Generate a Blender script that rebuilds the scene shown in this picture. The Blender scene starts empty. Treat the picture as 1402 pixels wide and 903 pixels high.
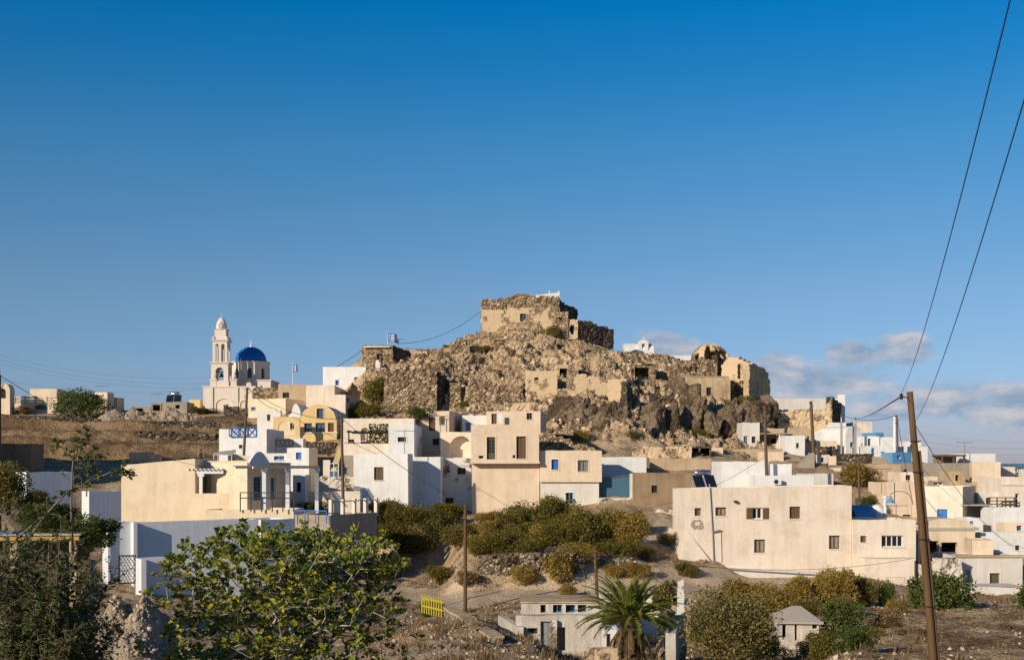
import bpy, math, random
import numpy as np
from mathutils import Vector, Matrix
random.seed(7)
R = math.radians
SC = bpy.context.scene
COL = SC.collection
# ------------------------------------------------------------------ camera
F = 1700.0; CX = 701.0; HY = 640.0          # focal length, centre column and horizon row of the photograph, in its pixels
cam = bpy.data.cameras.new("camera"); camo = bpy.data.objects.new("camera", cam); COL.objects.link(camo)
camo.location = (0, 0, 0); camo.rotation_euler = (R(90), 0, 0)
cam.sensor_width = 36; cam.lens = F / 1402 * 36; cam.shift_y = (HY - 451.5) / 1402
cam.clip_start = 0.2; cam.clip_end = 40000
SC.camera = camo
# ------------------------------------------------------------------ sky, sun, exposure
SUN_AZ, SUN_EL = 42.0, 20.0                  # sun behind the camera, to the left
w = bpy.data.worlds.new("World"); SC.world = w; w.use_nodes = True
nt = w.node_tree; nt.nodes.clear()
def N(nt, t, **kw):
    n = nt.nodes.new(t)
    for k, v in kw.items():
        if k in n.inputs: n.inputs[k].default_value = v
        else: setattr(n, k, v)
    return n
def sky_world():
    L = nt.links.new
    out = N(nt, 'ShaderNodeOutputWorld'); bg = N(nt, 'ShaderNodeBackground'); bg.inputs['Strength'].default_value = 0.085
    sky = N(nt, 'ShaderNodeTexSky', sky_type='NISHITA', sun_disc=False)
    sky.sun_elevation = R(SUN_EL); sky.sun_rotation = R(180 + SUN_AZ)
    sky.altitude = 100; sky.air_density = 1.0; sky.dust_density = 0.35; sky.ozone_density = 2.2
    hs = N(nt, 'ShaderNodeHueSaturation', Saturation=1.3, Value=1.4); L(sky.outputs[0], hs.inputs['Color'])
    geo = N(nt, 'ShaderNodeTexCoord'); sep = N(nt, 'ShaderNodeSeparateXYZ'); L(geo.outputs['Generated'], sep.inputs[0])
    # air gets clearer with height: a gentle grade of the sky by elevation
    mr = N(nt, 'ShaderNodeMapRange', clamp=True); mr.inputs[1].default_value = 0.0; mr.inputs[2].default_value = 0.72
    L(sep.outputs['Z'], mr.inputs[0])
    cr = N(nt, 'ShaderNodeValToRGB'); L(mr.outputs[0], cr.inputs[0])
    e = cr.color_ramp.elements; e[0].position = 0; e[0].color = (.43, .45, .93, 1); e[1].position = 1; e[1].color = (.20, .36, .50, 1)
    for p_, c_ in ((.113, (.50, .57, .815)), (.193, (.605, .635, .76)), (.27, (.558, .68, .785)), (.346, (.405, .715, .83)), (.418, (.157, .694, .88)), (.483, (.012, .70, .935)), (.56, (.01, .62, .85)), (.75, (.16, .42, .6))): m = e.new(p_); m.color = (*c_, 1)
    mul = N(nt, 'ShaderNodeMix', data_type='RGBA', blend_type='MULTIPLY'); mul.inputs['Factor'].default_value = 1
    L(hs.outputs[0], mul.inputs['A']); L(cr.outputs[0], mul.inputs['B'])
    # clouds low over the right of the village: (azimuth, elevation) space
    az = N(nt, 'ShaderNodeMath', operation='DIVIDE'); L(sep.outputs['X'], az.inputs[0]); L(sep.outputs['Y'], az.inputs[1])
    el = N(nt, 'ShaderNodeMath', operation='DIVIDE'); L(sep.outputs['Z'], el.inputs[0]); L(sep.outputs['Y'], el.inputs[1])
    cmb = N(nt, 'ShaderNodeCombineXYZ'); L(az.outputs[0], cmb.inputs[0]); L(el.outputs[0], cmb.inputs[1])
    mp = N(nt, 'ShaderNodeMapping'); mp.inputs['Scale'].default_value = (.8, 1.9, 1); L(cmb.outputs[0], mp.inputs[0])
    n1 = N(nt, 'ShaderNodeTexNoise', Scale=26.0, Detail=9.0, Roughness=0.62); L(mp.outputs[0], n1.inputs['Vector'])
    n2 = N(nt, 'ShaderNodeTexNoise', Scale=9.0, Detail=3.0, Roughness=0.5); L(mp.outputs[0], n2.inputs['Vector'])
    tot = None; shade = None
    def px(x, y, rx, ry): return ((x - CX) / F, (HY - y) / F, rx / F, ry / F)
    blobs = [px(916, 473, 56, 24), px(1065, 505, 44, 32), px(1128, 526, 110, 34), px(1166, 485, 40, 16), px(1236, 476, 44, 26),
             px(1300, 545, 110, 30), px(1390, 560, 100, 30), px(1220, 562, 60, 18), px(1470, 575, 120, 30), px(1080, 552, 50, 20)]
    for (bx, by, rx, ry) in blobs:
        s = N(nt, 'ShaderNodeVectorMath', operation='SUBTRACT'); L(cmb.outputs[0], s.inputs[0]); s.inputs[1].default_value = (bx, by, 0)
        d = N(nt, 'ShaderNodeVectorMath', operation='DIVIDE'); L(s.outputs[0], d.inputs[0]); d.inputs[1].default_value = (rx, ry, 1)
        ln = N(nt, 'ShaderNodeVectorMath', operation='LENGTH'); L(d.outputs[0], ln.inputs[0])
        g = N(nt, 'ShaderNodeMath', operation='SUBTRACT'); g.inputs[0].default_value = 1.0; L(ln.outputs['Value'], g.inputs[1])
        if tot is None: tot = g
        else:
            a = N(nt, 'ShaderNodeMath', operation='SMOOTH_MAX'); L(tot.outputs[0], a.inputs[0]); L(g.outputs[0], a.inputs[1]); a.inputs[2].default_value = 0.2; tot = a
    ns = N(nt, 'ShaderNodeMath', operation='MULTIPLY_ADD'); L(n1.outputs[0], ns.inputs[0]); ns.inputs[1].default_value = 2.1; ns.inputs[2].default_value = -1.05
    ns2 = N(nt, 'ShaderNodeMath', operation='MULTIPLY_ADD'); L(n2.outputs[0], ns2.inputs[0]); ns2.inputs[1].default_value = 1.0; L(ns.outputs[0], ns2.inputs[2])
    sm = N(nt, 'ShaderNodeMath', operation='ADD'); L(tot.outputs[0], sm.inputs[0]); L(ns2.outputs[0], sm.inputs[1])
    den = N(nt, 'ShaderNodeMapRange', clamp=True, interpolation_type='SMOOTHSTEP'); L(sm.outputs[0], den.inputs[0])
    den.inputs[1].default_value = 0.36; den.inputs[2].default_value = 1.05; den.inputs[3].default_value = 0; den.inputs[4].default_value = 0.86
    fy = N(nt, 'ShaderNodeMath', operation='GREATER_THAN'); L(sep.outputs['Y'], fy.inputs[0]); fy.inputs[1].default_value = 0.2
    dm = N(nt, 'ShaderNodeMath', operation='MULTIPLY'); L(den.outputs[0], dm.inputs[0]); L(fy.outputs[0], dm.inputs[1])
    # cloud colour: sunlit tops, blue-grey undersides (from the billow noise sampled a little higher up)
    off = N(nt, 'ShaderNodeVectorMath', operation='ADD'); L(mp.outputs[0], off.inputs[0]); off.inputs[1].default_value = (-0.008, 0.016, 0)
    n3 = N(nt, 'ShaderNodeTexNoise', Scale=26.0, Detail=5.0, Roughness=0.55); L(off.outputs[0], n3.inputs['Vector'])
    df = N(nt, 'ShaderNodeMath', operation='SUBTRACT'); L(n1.outputs[0], df.inputs[0]); L(n3.outputs[0], df.inputs[1])
    lt = N(nt, 'ShaderNodeMapRange', clamp=True); L(df.outputs[0], lt.inputs[0]); lt.inputs[1].default_value = -0.12; lt.inputs[2].default_value = 0.2
    cc = N(nt, 'ShaderNodeMix', data_type='RGBA'); L(lt.outputs[0], cc.inputs['Factor'])
    k = 1 / 0.085
    cc.inputs['A'].default_value = (0.25 * k, 0.345 * k, 0.48 * k, 1); cc.inputs['B'].default_value = (0.60 * k, 0.575 * k, 0.60 * k, 1)
    fin = N(nt, 'ShaderNodeMix', data_type='RGBA'); L(dm.outputs[0], fin.inputs['Factor']); L(mul.outputs['Result'], fin.inputs['A']); L(cc.outputs['Result'], fin.inputs['B'])
    L(fin.outputs['Result'], bg.inputs['Color']); L(bg.outputs[0], out.inputs[0])
sky_world()
sl = bpy.data.lights.new("sun", 'SUN'); so = bpy.data.objects.new("sun", sl); COL.objects.link(so)
sl.energy = 4.6; sl.angle = R(0.5); sl.color = (1.0, 0.86, 0.68)
so.rotation_euler = (R(90 - SUN_EL), 0, R(-SUN_AZ)); so.location = (-60, -60, 60)
vs = SC.view_settings; vs.view_transform = 'Standard'; vs.look = 'None'; vs.exposure = 0.0; vs.gamma = 1.0; vs.use_curve_mapping = False
SC.cycles.max_bounces = 5; SC.cycles.diffuse_bounces = 3; SC.cycles.transparent_max_bounces = 6
# ------------------------------------------------------------------ helpers
def u_(x): return (x - CX) / F
def P(x, y, Y): return Vector((u_(x) * Y, Y, (HY - y) / F * Y))     # photograph pixel + distance -> place in the world
def meta(o, label=None, cat=None, group=None, kind=None):
    if label and not kind: kind = 'thing'
    if label: o['label'] = label
    if cat: o['category'] = cat
    if group: o['group'] = group
    if kind: o['kind'] = kind
    return o
def empty(name, loc, label, cat, rz=0.0, group=None):
    o = bpy.data.objects.new(name, None); COL.objects.link(o); o.location = loc; o.rotation_euler = (0, 0, rz)
    o.empty_display_size = 0.3
    return meta(o, label, cat, group)
class MB:
    """collects faces and links them as one mesh object"""
    def __init__(s): s.v = []; s.f = []; s.m = []
    def add(s, pts, faces, m=0):
        b = len(s.v); s.v.extend([tuple(p) for p in pts])
        for f in faces: s.f.append([b + i for i in f]); s.m.append(m)
    def quad(s, a, b, c, d, m=0): s.add([a, b, c, d], [(0, 1, 2, 3)], m)
    def box(s, x0, y0, z0, x1, y1, z1, m=0):
        s.hexa([(x0, y0, z0), (x1, y0, z0), (x1, y1, z0), (x0, y1, z0), (x0, y0, z1), (x1, y0, z1), (x1, y1, z1), (x0, y1, z1)], m)
    def hexa(s, p, m=0):
        s.add(p, [(3, 2, 1, 0), (4, 5, 6, 7), (0, 1, 5, 4), (1, 2, 6, 5), (2, 3, 7, 6), (3, 0, 4, 7)], m)
    def tube(s, pts, r, n=6, m=0, cap=True):
        pts = [Vector(p) for p in pts]; rs = r if isinstance(r, (list, tuple)) else [r] * len(pts)
        b = len(s.v); k = len(pts)
        for i, p in enumerate(pts):
            d = (pts[min(i + 1, k - 1)] - pts[max(i - 1, 0)])
            d = d.normalized() if d.length > 1e-9 else Vector((0, 0, 1))
            a = d.cross(Vector((0, 0, 1)) if abs(d.z) < 0.95 else Vector((1, 0, 0))).normalized(); c = d.cross(a)
            for j in range(n):
                t = 2 * math.pi * j / n; s.v.append(tuple(p + (a * math.cos(t) + c * math.sin(t)) * rs[i]))
        for i in range(k - 1):
            for j in range(n):
                s.f.append([b + i * n + j, b + i * n + (j + 1) % n, b + (i + 1) * n + (j + 1) % n, b + (i + 1) * n + j]); s.m.append(m)
        if cap:
            s.f.append([b + j for j in range(n)][::-1]); s.m.append(m)
            s.f.append([b + (k - 1) * n + j for j in range(n)]); s.m.append(m)
    def lathe(s, prof, n=16, c=(0, 0, 0), m=0, a0=0.0, sx=1.0, sy=1.0):
        b = len(s.v)
        for (r, z) in prof:
            for j in range(n):
                t = a0 + 2 * math.pi * j / n; s.v.append((c[0] + r * sx * math.cos(t), c[1] + r * sy * math.sin(t), c[2] + z))
        for i in range(len(prof) - 1):
            for j in range(n):
                s.f.append([b + i * n + j, b + i * n + (j + 1) % n, b + (i + 1) * n + (j + 1) % n, b + (i + 1) * n + j]); s.m.append(m)
        s.f.append([b + j for j in range(n)][::-1]); s.m.append(m)
        s.f.append([b + (len(prof) - 1) * n + j for j in range(n)]); s.m.append(m)
    def mesh(s, name, mats, smooth=False):
        me = bpy.data.meshes.new(name); me.from_pydata(s.v, [], s.f)
        for mt in (mats if isinstance(mats, (list, tuple)) else [mats]): me.materials.append(M[mt] if isinstance(mt, str) else mt)
        me.polygons.foreach_set('material_index', s.m)
        if smooth: me.polygons.foreach_set('use_smooth', [True] * len(me.polygons))
        me.update(); return me
    def build(s, name, mats, parent=None, smooth=False, loc=None):
        o = bpy.data.objects.new(name, s.mesh(name, mats, smooth)); COL.objects.link(o)
        if parent: o.parent = parent
        if loc: o.location = loc
        return o
def linkmesh(name, me, parent=None, loc=None):
    o = bpy.data.objects.new(name, me); COL.objects.link(o)
    if parent: o.parent = parent
    if loc: o.location = loc
    return o
# vectorised value noise
def hash3(ix, iy, iz, s):
    n = (ix * 374761393 + iy * 668265263 + iz * 2147483647 + s * 974711) & 0xffffffff
    n = ((n ^ (n >> 13)) * 1274126177) & 0xffffffff
    n = ((n ^ (n >> 16)) * 2246822519) & 0xffffffff
    return ((n ^ (n >> 15)) & 0xffff) / 65535.0
def vnoise(x, y, s=0):
    x = np.asarray(x, float); y = np.asarray(y, float)
    ix = np.floor(x).astype(np.int64); iy = np.floor(y).astype(np.int64); fx = x - ix; fy = y - iy
    fx = fx * fx * (3 - 2 * fx); fy = fy * fy * (3 - 2 * fy); z = 0 * ix
    a = hash3(ix, iy, z, s); b = hash3(ix + 1, iy, z, s); c = hash3(ix, iy + 1, z, s); d = hash3(ix + 1, iy + 1, z, s)
    return (a * (1 - fx) + b * fx) * (1 - fy) + (c * (1 - fx) + d * fx) * fy
def fbm(x, y, o=4, s=0, g=0.5):
    t = 0; a = 1; n = 0
    for i in range(o): t = t + a * vnoise(x * 2 ** i + 17.3 * i, y * 2 ** i - 9.1 * i, s + i); n += a; a *= g
    return t / n
# ------------------------------------------------------------------ materials
M = {}
def newmat(name):
    m = bpy.data.materials.new(name); m.use_nodes = True; M[name] = m
    t = m.node_tree; b = t.nodes['Principled BSDF']; return m, t, b
def c4(c): return (c[0], c[1], c[2], 1)
def plaster(name, c, dirt=0.35, dc=None, bump=0.25, rough=0.9):
    m, t, b = newmat(name); L = t.links.new
    dc = dc or (c[0] * 0.72, c[1] * 0.66, c[2] * 0.58)
    g = N(t, 'ShaderNodeNewGeometry')
    n1 = N(t, 'ShaderNodeTexNoise', Scale=0.45, Detail=6.0, Roughness=0.65); L(g.outputs['Position'], n1.inputs['Vector'])
    mp = N(t, 'ShaderNodeMapping'); mp.inputs['Scale'].default_value = (1.7, 1.7, 0.16); L(g.outputs['Position'], mp.inputs[0])
    n2 = N(t, 'ShaderNodeTexNoise', Scale=1.0, Detail=5.0, Roughness=0.7); L(mp.outputs[0], n2.inputs['Vector'])
    n3 = N(t, 'ShaderNodeTexNoise', Scale=5.0, Detail=5.0, Roughness=0.7); L(g.outputs['Position'], n3.inputs['Vector'])
    ad = N(t, 'ShaderNodeMath', operation='ADD'); L(n1.outputs[0], ad.inputs[0]); L(n2.outputs[0], ad.inputs[1])
    ad2 = N(t, 'ShaderNodeMath', operation='MULTIPLY_ADD'); L(n3.outputs[0], ad2.inputs[0]); ad2.inputs[1].default_value = 0.5; L(ad.outputs[0], ad2.inputs[2])
    mr = N(t, 'ShaderNodeMapRange', clamp=True); L(ad2.outputs[0], mr.inputs[0]); mr.inputs[1].default_value = 1.12; mr.inputs[2].default_value = 1.6
    mr.inputs[3].default_value = 0; mr.inputs[4].default_value = min(1.0, dirt * 2)
    mx = N(t, 'ShaderNodeMix', data_type='RGBA'); L(mr.outputs[0], mx.inputs['Factor']); mx.inputs['A'].default_value = c4(c); mx.inputs['B'].default_value = c4(dc)
    n4 = N(t, 'ShaderNodeTexNoise', Scale=0.7, Detail=7.0, Roughness=0.6, Distortion=0.6); off = N(t, 'ShaderNodeVectorMath', operation='ADD'); off.inputs[1].default_value = (31.0, 7.0, 3.0); L(g.outputs['Position'], off.inputs[0]); L(off.outputs[0], n4.inputs['Vector'])
    pr = N(t, 'ShaderNodeMapRange', clamp=True); L(n4.outputs[0], pr.inputs[0]); pr.inputs[1].default_value = 0.54; pr.inputs[2].default_value = 0.62; pr.inputs[3].default_value = 1.05; pr.inputs[4].default_value = 1.05 - min(.2, dirt * .26)
    pm = N(t, 'ShaderNodeVectorMath', operation='SCALE'); L(mx.outputs['Result'], pm.inputs[0]); L(pr.outputs[0], pm.inputs['Scale'])
    L(pm.outputs[0], b.inputs['Base Color']); b.inputs['Roughness'].default_value = rough; b.inputs['Specular IOR Level'].default_value = 0.15
    bp = N(t, 'ShaderNodeBump', Strength=bump, Distance=0.08); L(ad2.outputs[0], bp.inputs['Height']); L(bp.outputs[0], b.inputs['Normal'])
    return m
def stone(name, cols, scale=2.6, bump=0.9, flat=1.0, plast=None, plast_amt=0.5, mortar=(0.22, 0.17, 0.12)):
    """rubble masonry; plast: plaster colour still clinging in patches"""
    m, t, b = newmat(name); L = t.links.new
    g = N(t, 'ShaderNodeNewGeometry'); mp = N(t, 'ShaderNodeMapping'); mp.inputs['Scale'].default_value = (1, 1, flat); L(g.outputs['Position'], mp.inputs[0])
    nz = N(t, 'ShaderNodeTexNoise', Scale=1.5, Detail=3.0); L(mp.outputs[0], nz.inputs['Vector'])
    dv = N(t, 'ShaderNodeVectorMath', operation='MULTIPLY_ADD'); L(nz.outputs['Color'], dv.inputs[0]); dv.inputs[1].default_value = (0.25,) * 3; L(mp.outputs[0], dv.inputs[2])
    vo = N(t, 'ShaderNodeTexVoronoi', Scale=scale); L(dv.outputs[0], vo.inputs['Vector'])
    ve = N(t, 'ShaderNodeTexVoronoi', Scale=scale, feature='DISTANCE_TO_EDGE'); L(dv.outputs[0], ve.inputs['Vector'])
    sp = N(t, 'ShaderNodeSeparateColor'); L(vo.outputs['Color'], sp.inputs[0])
    cr = N(t, 'ShaderNodeValToRGB'); L(sp.outputs[0], cr.inputs[0]); e = cr.color_ramp.elements
    e[0].color = c4(cols[0]); e[1].color = c4(cols[-1])
    for i, c in enumerate(cols[1:-1]): x = e.new((i + 1) / (len(cols) - 1)); x.color = c4(c)
    mr = N(t, 'ShaderNodeMapRange', clamp=True); L(ve.outputs['Distance'], mr.inputs[0]); mr.inputs[1].default_value = 0.02; mr.inputs[2].default_value = 0.14
    mx = N(t, 'ShaderNodeMix', data_type='RGBA'); L(mr.outputs[0], mx.inputs['Factor']); mx.inputs['A'].default_value = c4(mortar); L(cr.outputs[0], mx.inputs['B'])
    n3 = N(t, 'ShaderNodeTexNoise', Scale=7.0, Detail=5.0, Roughness=0.7); L(g.outputs['Position'], n3.inputs['Vector'])
    hgt = N(t, 'ShaderNodeMath', operation='MULTIPLY_ADD'); L(n3.outputs[0], hgt.inputs[0]); hgt.inputs[1].default_value = 0.45; L(mr.outputs[0], hgt.inputs[2])
    res = mx.outputs['Result']; hout = hgt.outputs[0]
    if plast:
        n1 = N(t, 'ShaderNodeTexNoise', Scale=0.55, Detail=8.0, Roughness=0.68); L(g.outputs['Position'], n1.inputs['Vector'])
        pm = N(t, 'ShaderNodeMapRange', clamp=True); L(n1.outputs[0], pm.inputs[0]); pm.inputs[1].default_value = plast_amt - 0.02; pm.inputs[2].default_value = plast_amt + 0.02
        pn = N(t, 'ShaderNodeMix', data_type='RGBA'); L(n3.outputs[0], pn.inputs['Factor']); pn.inputs['A'].default_value = c4([x * 0.75 for x in plast]); pn.inputs['B'].default_value = c4([min(1, x * 1.15) for x in plast])
        m2 = N(t, 'ShaderNodeMix', data_type='RGBA'); L(pm.outputs[0], m2.inputs['Factor']); L(pn.outputs['Result'], m2.inputs['A']); L(res, m2.inputs['B']); res = m2.outputs['Result']
        hm = N(t, 'ShaderNodeMix', data_type='FLOAT'); L(pm.outputs[0], hm.inputs['Factor']); hm.inputs['A'].default_value = 1.5; L(hout, hm.inputs['B']); hout = hm.outputs['Result']
    L(res, b.inputs['Base Color']); b.inputs['Roughness'].default_value = 0.95; b.inputs['Specular IOR Level'].default_value = 0.1
    bp = N(t, 'ShaderNodeBump', Strength=bump, Distance=0.16); L(hout, bp.inputs['Height']); L(bp.outputs[0], b.inputs['Normal'])
    return m
def simple(name, c, rough=0.6, var=0.25, scale=4.0, spec=0.3, metal=0.0, stretch=None):
    m, t, b = newmat(name); L = t.links.new
    g = N(t, 'ShaderNodeNewGeometry'); src = g.outputs['Position']
    if stretch:
        mp = N(t, 'ShaderNodeMapping'); mp.inputs['Scale'].default_value = stretch; L(src, mp.inputs[0]); src = mp.outputs[0]
    n = N(t, 'ShaderNodeTexNoise', Scale=scale, Detail=5.0, Roughness=0.65); L(src, n.inputs['Vector'])
    mx = N(t, 'ShaderNodeMix', data_type='RGBA'); L(n.outputs[0], mx.inputs['Factor'])
    mx.inputs['A'].default_value = c4([x * (1 - var) for x in c]); mx.inputs['B'].default_value = c4([min(1, x * (1 + var)) for x in c])
    L(mx.outputs['Result'], b.inputs['Base Color']); b.inputs['Roughness'].default_value = rough; b.inputs['Specular IOR Level'].default_value = spec; b.inputs['Metallic'].default_value = metal
    return m
def leafmat(name, cols, trans=0.36, rough=0.55):
    cols = [tuple(min(.6, x * 1.22) for x in c) for c in cols]
    m, t, b = newmat(name); L = t.links.new
    g = N(t, 'ShaderNodeNewGeometry'); cr = N(t, 'ShaderNodeValToRGB'); L(g.outputs['Random Per Island'], cr.inputs[0]); e = cr.color_ramp.elements
    e[0].color = c4(cols[0]); e[1].color = c4(cols[-1])
    for i, c in enumerate(cols[1:-1]): x = e.new((i + 1) / (len(cols) - 1)); x.color = c4(c)
    L(cr.outputs[0], b.inputs['Base Color']); b.inputs['Roughness'].default_value = rough; b.inputs['Specular IOR Level'].default_value = 0.25
    tr = N(t, 'ShaderNodeBsdfTranslucent'); L(cr.outputs[0], tr.inputs['Color']); mx = N(t, 'ShaderNodeMixShader'); mx.inputs[0].default_value = trans
    out = t.nodes['Material Output']; L(b.outputs[0], mx.inputs[1]); L(tr.outputs[0], mx.inputs[2]); L(mx.outputs[0], out.inputs['Surface'])
    return m
plaster('white', (0.73, 0.72, 0.70), 0.26)
plaster('white_old', (0.66, 0.62, 0.56), 0.35, (0.5, 0.44, 0.36))
plaster('cream', (0.72, 0.59, 0.435), 0.32)
plaster('cream_pale', (0.76, 0.655, 0.535), 0.34)
plaster('peach', (0.70, 0.56, 0.42), 0.32)
plaster('sand', (0.75, 0.615, 0.44), 0.25)
plaster('ochre', (0.72, 0.53, 0.25), 0.25)
plaster('tan', (0.50, 0.38, 0.25), 0.45)
plaster('brown_plaster', (0.31, 0.22, 0.135), 0.5, (0.2, 0.14, 0.09))
plaster('church', (0.68, 0.60, 0.51), 0.15)
plaster('concrete', (0.36, 0.31, 0.25), 0.45)
plaster('old_plaster', (0.56, 0.42, 0.255), 0.55, (0.27, 0.19, 0.115), 0.6)
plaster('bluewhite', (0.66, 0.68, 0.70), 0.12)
stone('rubble_stone', [(0.09, 0.06, 0.038), (0.25, 0.17, 0.10), (0.42, 0.30, 0.185), (0.52, 0.39, 0.25), (0.66, 0.53, 0.37)], 2.8, 1.0, mortar=(.36, .26, .16))
stone('dark_or_shade_stone', [(0.05, 0.042, 0.035), (0.12, 0.095, 0.07), (0.2, 0.15, 0.1), (0.3, 0.24, 0.17)], 2.4, 1.0, mortar=(0.1, 0.08, 0.06))  # dark masonry; on flanks turned from the sun, shade put into the colour
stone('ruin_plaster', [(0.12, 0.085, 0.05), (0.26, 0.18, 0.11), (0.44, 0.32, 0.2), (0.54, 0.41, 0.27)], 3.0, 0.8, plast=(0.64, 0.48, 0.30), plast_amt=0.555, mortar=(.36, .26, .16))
stone('white_rubble', [(0.2, 0.15, 0.1), (0.34, 0.27, 0.2), (0.5, 0.43, 0.34), (0.62, 0.55, 0.46)], 2.8, 0.8, plast=(0.64, 0.57, 0.47), plast_amt=0.55)
plaster('whitewashed', (.58, .53, .46), .6, (.36, .30, .235), 1.0)
stone('pale_rubble', [(.16, .12, .08), (.3, .235, .16), (.45, .37, .27), (.58, .5, .4)], 3.2, .9, mortar=(.2, .15, .1))
stone('peeling', [(0.1, 0.08, 0.06), (0.25, 0.2, 0.15), (0.4, 0.34, 0.28)], 3.0, 0.5, plast=(0.72, 0.69, 0.64), plast_amt=0.57)
simple('blue_paint', (0.03, 0.16, 0.50), 0.5, 0.2)
simple('sky_paint', (0.10, 0.30, 0.52), 0.5, 0.2)
simple('dome_blue', (0.015, 0.14, 0.46), 0.45, 0.25, 1.2)
simple('brown_wood', (0.14, 0.085, 0.045), 0.7, 0.4, 3.0, stretch=(6, 6, 1))
simple('green_wood', (0.11, 0.10, 0.06), 0.7, 0.3)
simple('yellow_wood', (0.45, 0.30, 0.08), 0.6, 0.2)
simple('yellow_paint', (0.5, 0.40, 0.04), 0.5, 0.2)
simple('pole_wood', (0.125, 0.07, 0.03), 0.85, 0.75, 2.0, stretch=(16, 16, 0.6))
simple('dark_pole', (0.12, 0.08, 0.05), 0.8, 0.4, 2.0, stretch=(10, 10, 0.7))
simple('white_paint', (0.72, 0.71, 0.69), 0.5, 0.06)
simple('black_iron', (0.025, 0.025, 0.028), 0.5, 0.3)
simple('grey_metal', (0.34, 0.34, 0.34), 0.4, 0.2, 3, 0.5, 0.6)
simple('steel_tank', (0.6, 0.6, 0.6), 0.28, 0.1, 2, 0.5, 0.9)
simple('cable', (0.03, 0.03, 0.035), 0.6, 0.1)
simple('cable_blue', (0.03, 0.11, 0.26), 0.5, 0.1)
simple('dark_door', (0.06, 0.05, 0.045), 0.6, 0.3)
simple('grey_door', (0.25, 0.25, 0.25), 0.6, 0.3)
simple('teal_gate', (0.06, 0.15, 0.22), 0.5, 0.25, 1.5)
simple('tarp', (0.5, 0.45, 0.36), 0.8, 0.1)
simple('cloth_white', (0.75, 0.75, 0.75), 0.8, 0.05)
simple('flag_blue', (0.02, 0.12, 0.42), 0.7, 0.1)
simple('skin', (0.36, 0.21, 0.14), 0.6, 0.05)
simple('dark_cloth', (0.03, 0.03, 0.035), 0.8, 0.2)
simple('bark', (0.20, 0.16, 0.12), 0.9, 0.35, 6)
simple('fig_bark', (0.40, 0.36, 0.31), 0.8, 0.25, 6)
simple('dry_stem', (0.30, 0.22, 0.13), 0.9, 0.3, 6)
simple('bronze', (0.18, 0.12, 0.05), 0.4, 0.2, 4, 0.5, 0.7)
simple('panel_glass', (0.012, 0.02, 0.035), 0.12, 0.1, 2, 0.6)
simple('roof_cement', (0.42, 0.37, 0.31), 0.9, 0.2, 2)
def glass():
    m, t, b = newmat('glass'); b.inputs['Base Color'].default_value = (0.018, 0.022, 0.026, 1); b.inputs['Roughness'].default_value = 0.12
    b.inputs['Specular IOR Level'].default_value = 0.4
    m, t, b = newmat('glass_blue'); b.inputs['Base Color'].default_value = (0.05, 0.14, 0.26, 1); b.inputs['Roughness'].default_value = 0.15
    m, t, b = newmat('curtain'); b.inputs['Base Color'].default_value = (0.30, 0.26, 0.20, 1); b.inputs['Roughness'].default_value = 0.3
glass()
leafmat('leaf_olive', [(0.042, 0.046, 0.009), (0.115, 0.105, 0.018), (0.195, 0.16, 0.028), (0.29, 0.215, 0.042)])
leafmat('leaf_ochre', [(0.10, 0.07, 0.016), (0.23, 0.16, 0.032), (0.35, 0.24, 0.05), (0.46, 0.32, 0.075)])
leafmat('leaf_green', [(0.03, 0.045, 0.010), (0.065, 0.095, 0.02), (0.11, 0.14, 0.03), (0.17, 0.17, 0.04)])
leafmat('leaf_grey', [(0.06, 0.06, 0.018), (0.135, 0.125, 0.034), (0.21, 0.175, 0.05), (0.29, 0.22, 0.07)])
leafmat('leaf_dry', [(0.10, 0.06, 0.03), (0.19, 0.125, 0.06), (0.29, 0.2, 0.1)], 0.15)
leafmat('leaf_fig', [(0.035, 0.06, 0.010), (0.07, 0.11, 0.014), (0.12, 0.165, 0.02), (0.18, 0.21, 0.025), (0.27, 0.26, 0.02), (0.5, 0.37, 0.02)], 0.3, 0.45)
leafmat('leaf_palm', [(0.06, 0.085, 0.012), (0.13, 0.15, 0.02), (0.24, 0.22, 0.04)], 0.2, 0.4)
leafmat('leaf_vine', [(0.05, 0.07, 0.015), (0.12, 0.13, 0.03), (0.25, 0.18, 0.03)], 0.3)
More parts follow.
